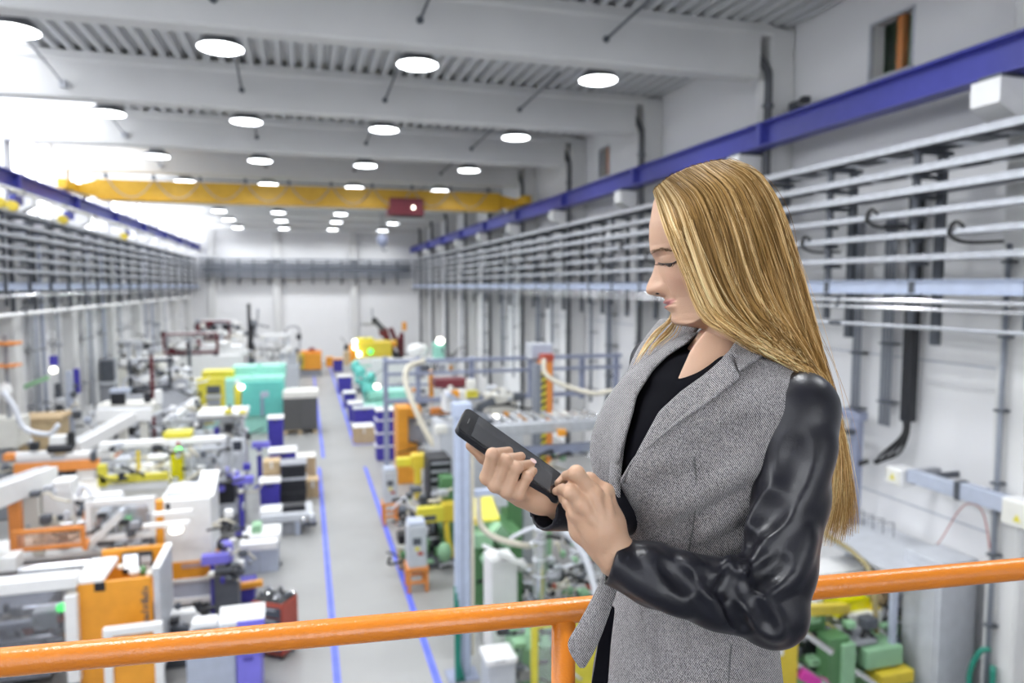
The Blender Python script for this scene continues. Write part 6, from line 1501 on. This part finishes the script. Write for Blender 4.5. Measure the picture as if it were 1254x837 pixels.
# --- hands and skin
def skin_attr(V, base=(.50, .31, .205)): return np.tile(np.array(base), (len(V), 1))
fh = Field([-.075, -.24, .83], [.14, -.10, 1.0], .0016)
tipup = .0065
FING = [  # root behind/below the phone edge, knuckle at the edge, bend over the screen, tip
    [PX(612, 592, .905), PX(597, 585, .868), phd(603, 557, .009), phd(623, 553, .0075)],
    [PX(626, 600, .905), PX(607, 594, .866), phd(619, 564.5, .010), phd(638, 559.5, .0075)],
    [PX(641, 606, .905), PX(621, 601.5, .866), phd(632, 573, .0105), phd(650, 568.5, .0075)],
    [PX(654, 610, .905), PX(635, 605, .868), phd(646, 584, .0095), phd(653.5, 577, .0075)]]
FR = [(.0100, .0088, .0074, .0058), (.0102, .0090, .0076, .0060), (.0100, .0086, .0072, .0057), (.0090, .0076, .0062, .0050)]
for pts, rs in zip(FING, FR):
    f1 = Field(np.min(pts, 0) - .03, np.max(pts, 0) + .03, .0016)
    f1.chain(pts, rs, .003)
    f1.ell(pts[1], (rs[1] * 1.06,) * 3, None, .004); f1.ell(pts[2], (rs[2] * 1.07,) * 3, None, .003)
    i0 = np.round((f1.lo - fh.lo) / fh.h).astype(int)
    # resample on the hand grid by redoing it there
    fh.chain(pts, rs, .0018)
    fh.ell(pts[1], (rs[1] * 1.05,) * 3, None, .004); fh.ell(pts[2], (rs[2] * 1.06,) * 3, None, .003)
# palm behind the phone and heel
back = -Na * .020
pm = [PX(615, 585, .915), PX(640, 600, .915), PX(660, 612, .918)]
fh.chain([PX(612, 592, .905), PX(641, 604, .902), PX(662, 612, .905), PX(690, 621, .935)], [.0115, .015, .0165, .0185], .012)
fh.chain([PX(640, 585, .93), PX(672, 605, .935), PX(700, 622, .95)], [.015, .017, .018], .012)
fh.chain([PX(690, 621, .935), PX(740, 622, .99)], [.0195, .022], .01)
# thumb along the back of the phone
fh.chain([PX(650, 598, .935), PX(612, 576, .925), PX(593, 559, .905), PX(577, 546, .898)], [.013, .0105, .0088, .0072], .006)
V, Fq = fh.mesh(); V1, F1 = laplace(V, Fq, 1), Fq
fl = Field([.04, -.275, .80], [.165, -.135, .93], .0016)
WRb = PX(756, 682, .855)
MC = [PX(741, 603, .868), PX(727, 606, .846), PX(713, 617, .842), PX(706, 630, .852)]
for m_, r_ in zip(MC, (.0100, .0105, .0100, .0095)):
    fl.chain([WRb, (WRb + m_) / 2 + [0, .002, -.003], m_], [.0175, .0145, r_], .012)
fl.chain([PX(800, 704, .850), WRb], [.023, .0195], .012)
fl.chain([PX(735, 672, .858), PX(712, 650, .868), PX(702, 630, .875)], [.015, .013, .0095], .01)        # heel towards the little finger side
FL = [[MC[1], PX(706, 580, .838), phd(694, 584, .0125), phd(684, 592.5, .0055)],
      [MC[2], PX(699, 603, .840), phd(689, 600, .012), phd(681, 602, .0055)],
      [MC[0], PX(722, 588, .868), PX(706, 590, .875), PX(697, 597, .872)],
      [MC[3], PX(697, 617, .858), PX(693, 611, .872), PX(697, 607, .880)]]
FLR = [(.0102, .0086, .0072, .0054), (.0098, .0084, .0070, .0052), (.0098, .0082, .0068, .0054), (.009, .0076, .0064, .0052)]
for pts, rs in zip(FL, FLR):
    fl.chain(pts, rs, .0022); fl.ell(pts[1], (rs[1] * 1.07,) * 3, None, .004)
    fl.ell(pts[0] + [0, 0, -.002], (rs[0] * 1.05,) * 3, None, .006)
fl.chain([PX(716, 640, .878), PX(703, 622, .888), PX(690, 611, .884)], [.011, .0085, .0065], .004)      # thumb under the hand
# tendons on the back of the hand
for m_ in MC[:3]:
    q = (WRb * .35 + m_ * .65); s0 = CX + q[0] * FPX / q[2], CY - q[1] * FPX / q[2]; s1 = CX + m_[0] * FPX / m_[2], CY - m_[1] * FPX / m_[2]
    ridge(fl, [s0, s1], .004, .0010, .006)
V, Fq = fl.mesh(); V2, F2 = laplace(V, Fq, 1), Fq

# --- head and neck: radius round a vertical axis through the neck
HD = 1.04; AXP = 893.0
HO = PX(AXP, 300, HD)
rr_ = np.array([HO[0], 0, HO[2]]); rr_ /= np.linalg.norm(rr_)
HF = np.array([-rr_[2], 0, rr_[0]]); HS = -rr_; HU = np.array([0, 1.0, 0])
kx = HD / FPX * math.cos(math.atan((AXP - 40 - CX) / FPX)); ky = HD / FPX
# profile without the nose: (py, px)
PROF = np.array([[196, 880], [205, 838], [218, 815], [232, 803], [245, 798.5], [256, 796.5], [273, 793.5], [290, 793.2], [300, 794], [306, 795.2], [312, 798], [318, 802], [326, 804.5], [340, 807.5], [352, 810.5], [360, 812], [364, 812.8], [367.5, 813.2], [370.5, 812.6], [372.6, 816.5], [375, 813.8], [378.5, 816.5], [383, 821.2], [387, 821.3], [391, 820.6], [395, 822.4], [398.5, 828], [401, 836], [404, 846]])
NOSE = np.array([[310, 0], [316, .5], [320, 2.2], [326, 5.5], [332.8, 9], [340, 14], [347, 19], [351, 20.8], [354.5, 22.0], [357.8, 21], [359.8, 17.5], [361.2, 10], [362.4, 3.5], [364, .5], [367, 0]])
NR, NC = 330, 260
py_rows = np.linspace(199, 486, NR)
phi = np.linspace(-math.pi, math.pi, NC, endpoint=False)
Pp, Ph = np.meshgrid(py_rows, phi, indexing='ij')
_pr = np.interp(np.arange(190, 490, .5), PROF[:, 0], PROF[:, 1]); _k = np.exp(-(np.arange(-60, 61) / 22.0) ** 2); _k /= _k.sum()
_ps = np.convolve(np.pad(_pr, 60, mode='edge'), _k, 'valid')
_wl = sm(np.arange(190, 490, .5), 280, 296) * (1 - sm(np.arange(190, 490, .5), 392, 400))
_ps = _pr * (1 - _wl) + _ps * _wl
fr = (AXP - np.interp(Pp, np.arange(190, 490, .5), _ps)) * kx
fr_d = -np.interp(Pp, np.arange(190, 490, .5), _pr - _ps) * kx
u = (300 - Pp) * ky
usk = u - .012
wid = .073 * np.sqrt(np.clip(1 - (np.clip(usk, 0, 1) / .108) ** 2, .02, 1)) * (1 - .20 * sm(-u, .02, .10))
bk = .060 * np.sqrt(np.clip(1 - (np.clip(usk, 0, 1) / .110) ** 2, .02, 1)) * (1 - .3 * sm(-u, .03, .10))
cphi, sphi = np.cos(Ph), np.sin(Ph)
nf = np.interp(Pp, [280, 310, 340, 365, 385, 402], [2.3, 2.05, 1.8, 1.65, 1.75, 2.0])
def sup(a, b, n_): return (np.abs(cphi / a) ** n_ + np.abs(sphi / b) ** n_) ** (-1 / n_)
face = np.where(cphi > 0, sup(np.maximum(fr, .02), wid, nf), sup(bk, wid, 2.0))
s_mm = face * sphi; f_mm = face * cphi                    # side / front coordinates of the base face
G = lambda x, s: np.exp(-(x / s) ** 2)
pxf = AXP - f_mm / kx
near_front = sm(cphi, .2, .6)
aS = np.abs(s_mm)
# nose
nw = np.interp(Pp, [312, 322, 335, 348, 356, 364], [.0075, .0065, .0075, .0095, .0105, .009])
nose = np.interp(Pp, NOSE[:, 0], NOSE[:, 1]) * kx
add_r = nose * np.exp(-(aS / nw) ** 2.4)
# wings of the nose
add_r += .0095 * G(Pp - 352.5, 6.5) * G(aS - .0125, .0062) * near_front
add_r -= .0022 * G(Pp - 352, 7) * G(aS - .0215, .0035) * near_front
add_r -= .007 * G(Pp - 360.5, 2.4) * G(aS - .0080, .0038) * near_front
# eye sockets, lids, brow, cheeks, mouth corners
add_r -= .0075 * G(Pp - 318, 8.5) * G(aS - .030, .017) * near_front
add_r += .0050 * G(Pp - 318.5, 6.0) * G(aS - .032, .012) * near_front
add_r -= .0016 * G(Pp - 314.0, 1.3) * G(aS - .031, .011) * near_front
add_r -= .0014 * G(Pp - 324.5, 2.0) * G(aS - .031, .012) * near_front
add_r += .0025 * G(Pp - 306, 4) * G(aS - .028, .022) * near_front
add_r += .0030 * G(Pp - 343, 13) * G(aS - .040, .018) * near_front
mouth_s = sm(-aS, -.029, -.020)
add_r += .0022 * G(Pp - 369.5, 2.4) * mouth_s * near_front
add_r += .0026 * G(Pp - 376.0, 3.0) * mouth_s * near_front
mline = 372.4 - 4.4 * (aS / .027) ** 2
add_r -= .0024 * G(Pp - mline, 1.0) * mouth_s * near_front
add_r -= .002 * G(Pp - 367, 4) * G(aS - .027, .004) * near_front
add_r -= .0012 * G(Pp - 363, 12) * G(aS - .021 - (Pp - 355) * .00025, .004) * near_front * sm(Pp, 350, 358)
lipw = np.interp(Pp, [300, 340, 362, 368, 384, 396], [.03, .03, .022, .024, .022, .026])
add_r += fr_d * np.exp(-(aS / lipw) ** 4) * near_front
face = face + add_r
# neck
nfr = np.interp(Pp, [392, 404, 418, 435, 455, 480], [.040, .034, .032, .036, .050, .075]); nsd = np.interp(Pp, [380, 420, 450, 480], [.052, .052, .058, .08]); nbk = np.interp(Pp, [380, 430, 480], [.060, .058, .062])
neck = np.where(cphi > 0, sup(nfr, nsd, 2.0), sup(nbk, nsd, 2.0))
jaw = 400.5 - 34 * sm(1 - cphi, .12, 1.1)
w_ = sm(Pp - jaw, -3.5, 4.5)
rad = face * (1 - w_) + neck * w_
Vh = HO + HF * (rad * cphi)[..., None] + HS * (rad * sphi)[..., None] + HU * u[..., None]
tint = np.tile(np.array([.55, .345, .235]), (NR, NC, 1))
lipm = (mouth_s * np.exp(-((Pp - mline + .2) / (5.2 - 2.6 * sm(aS, .01, .027))) ** 4) * near_front)[..., None] * .9
tint = tint * (1 - lipm) + np.array([.42, .15, .15]) * lipm
blush = (G(Pp - 345, 14) * G(aS - .042, .02) * near_front)[..., None] * .25
tint = tint * (1 - blush) + np.array([.52, .25, .19]) * blush
Vh = Vh.reshape(-1, 3); tint = tint.reshape(-1, 3)
ii, jj = np.meshgrid(np.arange(NR - 1), np.arange(NC), indexing='ij')
Fh = np.stack([ii * NC + jj, ii * NC + (jj + 1) % NC, (ii + 1) * NC + (jj + 1) % NC, (ii + 1) * NC + jj], -1).reshape(-1, 4)
# chest and shoulders under the clothes, so that skin shows in the neckline
fc = torso_field(.006, -.020)
fc.cap(PX(897, 470, 1.05), PX(893, 430, 1.045), .06, .05, .03)
fc.chain([SN, PX(976, 610, .91), EL, WR], [.035, .034, .03, .02], .02); fc.chain([SF, E2, W2_], [.035, .03, .02], .02)
V, Fq = fc.mesh(); V3, F3 = laplace(V, Fq, 2), Fq
Vb = np.concatenate([Vh, V1, V2, V3]); n1, n2, n3 = len(Vh), len(Vh) + len(V1), len(Vh) + len(V1) + len(V2)
Fb = np.concatenate([Fh, F1 + n1, F2 + n2, F3 + n3])
tb = np.concatenate([tint, skin_attr(V1), skin_attr(V2, (.52, .325, .215)), skin_attr(V3, (.53, .335, .23))])
# redder finger ends
body = np_obj('body', Vb, Fb, 'skin', woman, attr=tb)
fixn(body)
# skin in the neckline, on top of the blouse
sk = cloth('neckline_skin', [(864, 405, .995), (846, 428, .990), (838, 446, .985), (830, 464, .985), (829, 474, .985), (838, 484, .985)], [(912, 425, .99), (905, 440, .985), (893, 455, .975), (875, 468, .972), (858, 478, .975), (842, 486, .985)], 16, 10, 'skin', body, .003, .006)
ca = sk.data.color_attributes.new('tint', 'FLOAT_COLOR', 'POINT'); ca.data.foreach_set('color', np.tile([.53, .335, .23, 1], len(sk.data.vertices)).astype(np.float32))
# nails
def nail(p, d, nrm, w=.0045, l=.006):
    d = d / np.linalg.norm(d); nrm = nrm - d * (nrm @ d); nrm /= np.linalg.norm(nrm); s_ = np.cross(d, nrm)
    vs = [p + d * l * math.cos(a) + s_ * w * math.sin(a) for a in np.linspace(0, 2 * math.pi, 10, endpoint=False)]
    vs += [v + nrm * .0008 for v in vs]
    mb = MB().add([tuple(to_world(v)) for v in vs], [tuple(range(9, -1, -1)), tuple(range(10, 20))] + [(k, (k + 1) % 10, 10 + (k + 1) % 10, 10 + k) for k in range(10)])
    return add('fingernail', mb, 'nail', body, fix=True)
for pts, rs in list(zip(FING, FR))[2:3]:
    dv = pts[3] - pts[2]; nail(pts[3] + Na * rs[3] * .9, dv, Na)
# eye, lashes, brow on the near side (and their twins on the far side)
def on_face(px, py, s):          # place on the head surface at a pixel row and side coordinate
    i = int(np.clip(round((py - py_rows[0]) / (py_rows[1] - py_rows[0])), 0, NR - 1))
    row = Vh.reshape(NR, NC, 3)[i]
    loc = row - HO; sd = loc @ HS; fd = loc @ HF
    m_ = (fd > 0); j = np.argmin(np.abs(sd - s) + np.where(m_, 0, 9))
    return row[j]
def near_pix(px, py):            # near-side surface point that is seen at this pixel
    H3 = Vh.reshape(NR, NC, 3)
    i = int(np.clip(round((py - py_rows[0]) / (py_rows[1] - py_rows[0])), 0, NR - 1))
    best = None
    for di in range(-3, 4):
        row = H3[np.clip(i + di, 0, NR - 1)]; pxs = CX + row[:, 0] * FPX / row[:, 2]; pys = CY - row[:, 1] * FPX / row[:, 2]
        e = (pxs - px) ** 2 + (pys - py) ** 2 + np.where((row - HO) @ HS > 0, 0, 1e4)
        j = int(np.argmin(e))
        if best is None or e[j] < best[0]: best = (e[j], row[j])
    return best[1].copy()
mirror = lambda p: p - HS * 2 * ((p - HO) @ HS)
def face_tube(name, pts, r, m, lift=.0012, r1=None, both=True):
    P3 = [near_pix(*p) + (HS * .7 + HF * .7) * lift for p in pts]
    P3 = [np.array(q) for q in smoothpath([tuple(q) for q in P3], 4)]
    for mm in ((False, True) if both else (False,)):
        Q = [mirror(q) for q in P3] if mm else P3
        add(name, MB().tube([tuple(to_world(q)) for q in Q], r, 6, r1), m, body, smooth=True)
face_tube('upper_lash', [(807, 322.5), (813, 324.0), (819, 323.6), (825, 322.4), (830, 320.6)], .0010, 'lash_dark', .0016, .0012)
for k in range(9):
    a = near_pix(808 + 2.3 * k, 323.3) + (HS * .7 + HF * .7) * .0012
    b = a + HF * .006 - HU * (.0015 + .0004 * k) + HS * .002 - HF * .0004 * k
    c_ = b + HF * .002 + HU * .0008
    add('eyelash', MB().tube([tuple(to_world(q)) for q in (a, b, c_)], .00045, 4, .0002), 'lash_dark', body)
eye = near_pix(820, 325.2)
fe = Field(eye - .012, eye + .012, .0011); fe.ell(eye - HS * .0015 - HF * .002, (.0062, .0026, .006), None); V, Fq = fe.mesh()
np_obj('eye', V, Fq, 'eye_dark', body)
nst = near_pix(806.5, 359.4)
fe = Field(nst - .008, nst + .008, .0008); fe.ell(nst + HF * .0004, (.0034, .0013, .003), None); V, Fq = fe.mesh(); np_obj('nostril_shade', V, Fq, 'lash_dark', body)  # dark blob standing in for the shade inside the nose opening
random.seed(2)
for k in range(46):
    t = k / 45; x0 = 797.5 + 25 * t; y0 = 309.5 - 4.2 * math.sin(min(1, t * 1.5) * 1.9) + 2.2 * max(0, t - .55) * 2 + random.uniform(-1.7, 1.7) * (1 - .6 * t)
    try:
        a = near_pix(x0, y0); b = near_pix(x0 + 4.5, y0 - 1.2 + 1.4 * t)
    except Exception: continue
    o_ = (HS * .6 + HF * .7) * .0007
    if k % 1 == 0:
        add('eyebrow_hair', MB().tube([tuple(to_world(a + o_)), tuple(to_world((a + b) / 2 + o_ * 1.6)), tuple(to_world(b + o_))], .00055, 4, .0002), 'brow_brown', body)
# legs, below the frame
hip = cw(PX(838, 985, 1.08))
lw = [np.array([hip[0], hip[1], hip[2]]) + (to_world(ES * sgn * .062) - CAMP) for sgn in (1, -1)]
ts = thing
for q in lw:
    k_ = np.array([q[0], q[1], 4.42]); a_ = np.array([q[0], q[1], PZ + .10]); fwd = (to_world(EF) - CAMP); fwd[2] = 0
    add('trouser_leg', MB().tube([tuple(q + [0, 0, .10]), tuple(q), tuple(k_ + fwd * .02), tuple(a_)], .078, 14, .05), 'trousers_black', woman, smooth=True)
    add('shoe', MB().tube([tuple(a_ - fwd * .04 - [0, 0, .04]), tuple(a_ + fwd * .04 - [0, 0, .05]), tuple(a_ + fwd * .15 - [0, 0, .068])], .042, 10, .028), 'leather', woman, smooth=True)
    add('heel', MB().tube([tuple(a_ - fwd * .05 - [0, 0, .03]), tuple(a_ - fwd * .05 - [0, 0, .10])], .02, 8, .01), 'leather', woman, smooth=True)

# --- hair
GD = [
    [(801, 234), (805, 250), (813, 277), (826, 308), (839, 337), (850, 366), (864, 391), (889, 405), (915, 419), (945, 435), (980, 447), (1002, 462), (1012, 500), (1010, 550), (1002, 600), (992, 640), (985, 665)],
    [(808, 226), (822, 246), (836, 285), (848, 320), (860, 352), (876, 384), (902, 408), (932, 427), (962, 443), (990, 458), (1008, 485), (1016, 525), (1018, 570), (1014, 612), (1006, 645), (1000, 668)],
    [(822, 215), (850, 238), (868, 285), (882, 328), (898, 365), (922, 398), (950, 423), (978, 445), (1002, 470), (1015, 505), (1023, 545), (1026, 585), (1024, 622), (1018, 650), (1014, 670)],
    [(848, 204), (882, 230), (903, 280), (917, 328), (934, 370), (956, 405), (980, 436), (1002, 468), (1016, 505), (1026, 545), (1032, 585), (1033, 620), (1030, 648), (1027, 668)],
    [(872, 198), (908, 224), (930, 275), (945, 325), (960, 372), (978, 412), (997, 450), (1012, 488), (1024, 528), (1033, 568), (1039, 606), (1040, 635), (1038, 660)],
    [(894, 196), (929, 212), (954, 250), (972, 304), (986, 354), (1000, 408), (1013, 462), (1024, 512), (1033, 560), (1041, 606), (1046, 632), (1047, 652)]]
NT = 34
def rs_(L):
    L = np.array([tuple(q) for q in smoothpath([(a, b, 0) for a, b in L], 5)])[:, :2]
    s = np.r_[0, np.cumsum(np.linalg.norm(np.diff(L, axis=0), axis=1))]; t = np.linspace(0, s[-1], NT)
    return np.stack([np.interp(t, s, L[:, k]) for k in (0, 1)], 1)
GDR = np.stack([rs_(g) for g in GD])                       # guides x NT x 2
TT = np.linspace(0, 1, NT)
def guide(g):
    x = g * (len(GD) - 1); i = min(int(x), len(GD) - 2); return GDR[i] * (1 - (x - i)) + GDR[i + 1] * (x - i)
bvh_h = BVHTree.FromPolygons([tuple(p) for p in Vh], [tuple(map(int, q)) for q in Fh])
HIT = np.full((61, NT), 9.0)
for _i in range(61):
    _P = None
    _x = _i / 60 * (len(GD) - 1); _a = min(int(_x), len(GD) - 2); _P = GDR[_a] * (1 - (_x - _a)) + GDR[_a + 1] * (_x - _a)
    for _j in range(NT):
        for _b, _l in ((bvh_h, .009), (bvh_t, .006)):
            if _b is bvh_t and _P[_j, 1] > 470: continue
            _h, _n = hit(_P[_j, 0], _P[_j, 1], _b)
            if _h is not None and _h[2] < 1.2: HIT[_i, _j] = min(HIT[_i, _j], _h[2] - _l)
def hair_depth(g, P, lift):
    y = P[:, 1]
    side = .950 + .075 * g ** 2.6 + .010 * (1 - g) ** 3      # bulge of the near side of the head
    body_ = .985 + .055 * g                                  # lying on the back
    w = sm(y, 400, 500)
    d = side * (1 - w) + body_ * w
    root = sm(TT, 0.0, .16)
    d = 1.035 * (1 - root) + d * root
    hh_ = HIT[int(round(g * 60))]
    d = np.minimum(d, hh_)
    dp = np.pad(d, 2, mode='edge'); d = np.minimum(d, (dp[:-4] + dp[1:-3] + dp[2:-2] + dp[3:-1] + dp[4:]) / 5)
    return d - lift
def clump(a): 
    r = np.random.RandomState(int(a) % 100000); return r.uniform(-1, 1, 4)
def strand(g, lift, amp, rng):
    P = guide(g); cut = min(1.0, 1.0 - .30 * rng.uniform(0, 1) - .05 * clump(g * 47)[1])
    P = np.stack([np.interp(TT * cut, TT, P[:, k_]) for k_ in (0, 1)], 1)
    c = clump(g * 47); c2 = clump(g * 140 + 7)
    off = c[0] * 5 * TT ** 1.2 * np.sin(TT * 5 + c[1] * 4) + c2[0] * 2.2 * TT + amp * rng.normal(0, 1) * TT * 3.5 + amp * rng.uniform(-.8, .8) + amp * rng.uniform(-1, 1) * 1.6 * np.sin(TT * rng.uniform(4, 11) + rng.uniform(0, 6)) * sm(TT, .08, .3)
    nx = np.gradient(P[:, 1]); ny = -np.gradient(P[:, 0]); nn = np.hypot(nx, ny) + 1e-6
    Q = P + np.stack([nx / nn, ny / nn], 1) * off[:, None]
    d = hair_depth(g, P, lift + c2[1] * .003 * sm(TT, .05, .3) + c[2] * .003 * sm(TT, .1, .4))
    return np.stack([(Q[:, 0] - CX) * d / FPX, (CY - Q[:, 1]) * d / FPX, d], 1)
rng = np.random.RandomState(5)
def strands_mesh(S, r0, cols):
    # three-sided tubes
    S = np.array(S); n_, k = S.shape[:2]
    d = np.gradient(S, axis=1); d /= np.linalg.norm(d, axis=2, keepdims=True) + 1e-9
    up = np.array([0, 0, 1.0]); a = np.cross(d, up); a /= np.linalg.norm(a, axis=2, keepdims=True) + 1e-9; b = np.cross(d, a)
    taper = np.interp(np.linspace(0, 1, k), [0, .08, .75, 1], [.7, 1, .9, .15])[None, :, None, None]
    r0 = np.asarray(r0)[:, None, None, None]
    ang = np.array([0, 2.094, 4.189])
    ring = S[:, :, None, :] + r0 * taper * (a[:, :, None, :] * np.cos(ang)[None, None, :, None] + b[:, :, None, :] * np.sin(ang)[None, None, :, None])
    V = ring.reshape(-1, 3)
    i, j, q = np.meshgrid(np.arange(n_), np.arange(k - 1), np.arange(3), indexing='ij')
    id_ = lambda i, j, q: (i * k + j) * 3 + q % 3
    F = np.stack([id_(i, j, q), id_(i, j, q + 1), id_(i, j + 1, q + 1), id_(i, j + 1, q)], -1).reshape(-1, 4)
    return V, F, np.repeat(cols, k * 3, axis=0) if cols.ndim == 2 else cols.reshape(-1, 1, 3).repeat(3, 1).reshape(-1, 3)
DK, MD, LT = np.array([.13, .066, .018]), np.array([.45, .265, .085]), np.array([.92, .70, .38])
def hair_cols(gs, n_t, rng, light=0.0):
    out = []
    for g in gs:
        c = clump(g * 47)[3] * .65 + clump(g * 140 + 7)[2] * .6 + rng.uniform(-.4, .4) + light + .35 * math.cos(g * 5.2) - .12  # cosine term darkens the middle locks: under-layer shade put into the colour
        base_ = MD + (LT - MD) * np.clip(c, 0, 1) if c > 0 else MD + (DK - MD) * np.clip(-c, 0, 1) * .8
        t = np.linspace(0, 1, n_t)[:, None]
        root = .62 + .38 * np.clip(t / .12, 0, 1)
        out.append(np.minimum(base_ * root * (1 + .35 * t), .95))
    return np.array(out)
gs = rng.uniform(0, 1, 4800) ** .95
S = [strand(g, rng.uniform(-.004, .007), 1.0, rng) for g in gs]
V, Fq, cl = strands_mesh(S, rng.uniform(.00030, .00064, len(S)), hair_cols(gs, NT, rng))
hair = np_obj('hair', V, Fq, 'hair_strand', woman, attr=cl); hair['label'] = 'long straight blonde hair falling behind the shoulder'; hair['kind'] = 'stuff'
# dense layer below the strands: near sheet and far sheet of locks
def sheet(lift, far=False):
    gsv = np.linspace(0, 1, 60); rows = []
    for g in gsv:
        P = guide(g); cut = .74 + .03 * math.sin(g * 40)
        P = np.stack([np.interp(TT * cut, TT, P[:, k_]) for k_ in (0, 1)], 1); d = hair_depth(g, P, lift)
        if far: 
            mid = 1.045 + .02 * sm(P[:, 1], 400, 500); d = 2 * mid - d
            P = P.copy(); P[:, 0] += 14 * (1 - g) * sm(TT, .1, .3) * 0
        rows.append(np.stack([(P[:, 0] - CX) * d / FPX, (CY - P[:, 1]) * d / FPX, d], 1))
    return np.array(rows)
A_ = sheet(-.007); B2 = sheet(-.007, True)
n_, k = A_.shape[:2]
i, j = np.meshgrid(np.arange(n_ - 1), np.arange(k - 1), indexing='ij')
q = np.stack([i * k + j, (i + 1) * k + j, (i + 1) * k + j + 1, i * k + j + 1], -1).reshape(-1, 4)
e = np.arange(n_ - 1)
jj = np.arange(k - 1)
cap0 = np.stack([(n_ - 1) * k + jj, n_ * k + (n_ - 1) * k + jj, n_ * k + (n_ - 1) * k + jj + 1, (n_ - 1) * k + jj + 1], 1)
capb = np.stack([e * k + k - 1, (e + 1) * k + k - 1, n_ * k + (e + 1) * k + k - 1, n_ * k + e * k + k - 1], 1)
V = np.concatenate([A_.reshape(-1, 3), B2.reshape(-1, 3)]); Fq = np.concatenate([q, q[:, ::-1] + n_ * k, cap0, capb])
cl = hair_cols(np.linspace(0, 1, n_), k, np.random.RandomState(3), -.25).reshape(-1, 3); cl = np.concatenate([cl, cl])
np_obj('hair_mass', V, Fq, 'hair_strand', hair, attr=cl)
# short hair over the scalp, so that the crown is covered from every side
mk = ((Pp < 231) | ((cphi < .30) & (Pp < 372)) | ((cphi < .62) & (Pp < 262))).ravel()
Vs = Vh + (HF * cphi.reshape(-1, 1) + HS * sphi.reshape(-1, 1)) * .0018 + HU * (.0 * (1 - sm(Pp, 199, 230))).reshape(-1, 1)
Fs = Fh[mk[Fh].all(1)]
topc = np.arange(NC); 
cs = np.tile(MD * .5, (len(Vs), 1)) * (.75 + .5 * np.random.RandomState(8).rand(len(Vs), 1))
Vs = np.concatenate([Vs, [Vs[:NC].mean(0) + HU * .0008]]); cs = np.concatenate([cs, cs[:1]])
ft_ = np.stack([topc, (topc + 1) % NC, np.full(NC, len(Vs) - 1), np.full(NC, len(Vs) - 1)], 1)
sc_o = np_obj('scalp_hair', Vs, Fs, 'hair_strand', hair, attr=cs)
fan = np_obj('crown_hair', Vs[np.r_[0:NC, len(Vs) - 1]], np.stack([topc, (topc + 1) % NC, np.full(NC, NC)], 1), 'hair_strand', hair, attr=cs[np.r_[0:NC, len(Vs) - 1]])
# crown: hair combed over the top from the parting, and the far side
S = []; gs2 = []
for _ in range(900):
    g = rng.uniform(0, 1); P = guide(g); cut = rng.uniform(.70, 1.0); P = np.stack([np.interp(TT * cut, TT, P[:, k_]) for k_ in (0, 1)], 1); l = rng.uniform(-.004, .006); d = hair_depth(g, P, l); mid = 1.045 + .02 * sm(P[:, 1], 400, 500); d = 2 * mid - d
    P = P + rng.normal(0, 1.2, 2)
    S.append(np.stack([(P[:, 0] - CX) * d / FPX, (CY - P[:, 1]) * d / FPX, d], 1)); gs2.append(g)
# light locks falling before the far shoulder
for _ in range(42):
    a = rng.uniform(0, 1); L = [(826 + 8 * a, 372), (818 + 14 * a, 392), (800 + 26 * a, 405 + 4 * a), (788 + 22 * a, 422), (774 + 34 * a, 447 - 26 * a)]
    P = rs_(L) + rng.normal(0, 2.2, 2); d = np.linspace(1.075, 1.085, NT) + .02 * np.sin(TT * 3)
    S.append(np.stack([(P[:, 0] - CX) * d / FPX, (CY - P[:, 1]) * d / FPX, d], 1)); gs2.append(rng.uniform(0, 1))
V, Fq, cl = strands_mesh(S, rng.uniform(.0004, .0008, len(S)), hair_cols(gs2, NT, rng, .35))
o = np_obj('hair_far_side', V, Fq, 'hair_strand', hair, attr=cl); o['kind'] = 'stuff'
# loose flyaway hairs
S = []; gs3 = []
for _ in range(110):
    g = rng.uniform(0, 1); q = strand(g, rng.uniform(.004, .012), 1.0, rng)
    t0 = rng.uniform(.0, .6); m_ = (TT - t0).clip(0) 
    q = q + np.outer(np.sin(m_ * rng.uniform(3, 9)) * rng.uniform(-1, 1) * .014, [1, .3, -.2]) 
    S.append(q); gs3.append(g)
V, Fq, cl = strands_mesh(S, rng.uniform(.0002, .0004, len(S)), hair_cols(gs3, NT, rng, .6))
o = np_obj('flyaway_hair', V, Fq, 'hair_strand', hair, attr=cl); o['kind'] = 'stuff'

# ================================================================== orange handrail of the gallery
def rail_pt(px, py): return onz(px, py, 4.985)
Ra, Rb = rail_pt(0, 812), rail_pt(700, 754); Rc, Rd = rail_pt(985, 721), rail_pt(1254, 697)
dirn = (Rd - Ra); dirn /= np.linalg.norm(dirn)
mat('rail_orange', (0.62, 0.19, 0.016), 0.27, vary=0.04, bump=0.12, bscale=190, spec=0.6)
hr = thing('handrail', 'orange painted tube handrail in front of the woman', 'railing', (float(Rb[0]), float(Rb[1]), PZ))
p0 = Ra - dirn * 1.6; p1 = Ra + dirn * (float(np.dot(Rd - Ra, dirn)) + 1.6)
add('top_rail', MB().tube([tuple(p0 + (p1 - p0) * t) for t in np.linspace(0, 1, 30)], .0195, 28), 'rail_orange', hr, smooth=True)
def along(px, py): 
    q = rail_pt(px, py); return Ra + dirn * float(np.dot(q - Ra, dirn))
for pos in (along(694, 755), along(694, 755) - dirn * 1.35, along(694, 755) + dirn * 1.35):
    add('post', MB().tube([(pos[0], pos[1], PZ - .05), (pos[0], pos[1], 4.975)], .019, 20), 'rail_orange', hr, smooth=True)
    add('base_plate', MB().box(pos[0] - .06, pos[0] + .06, pos[1] - .06, pos[1] + .06, PZ - .001, PZ + .01, .003), 'rail_orange', hr)
for z in (4.62, 4.28):
    a, b = p0.copy(), p1.copy(); a[2] = b[2] = z
    add('knee_rail', MB().tube([tuple(a), tuple(b)], .014, 14), 'rail_orange', hr, smooth=True)
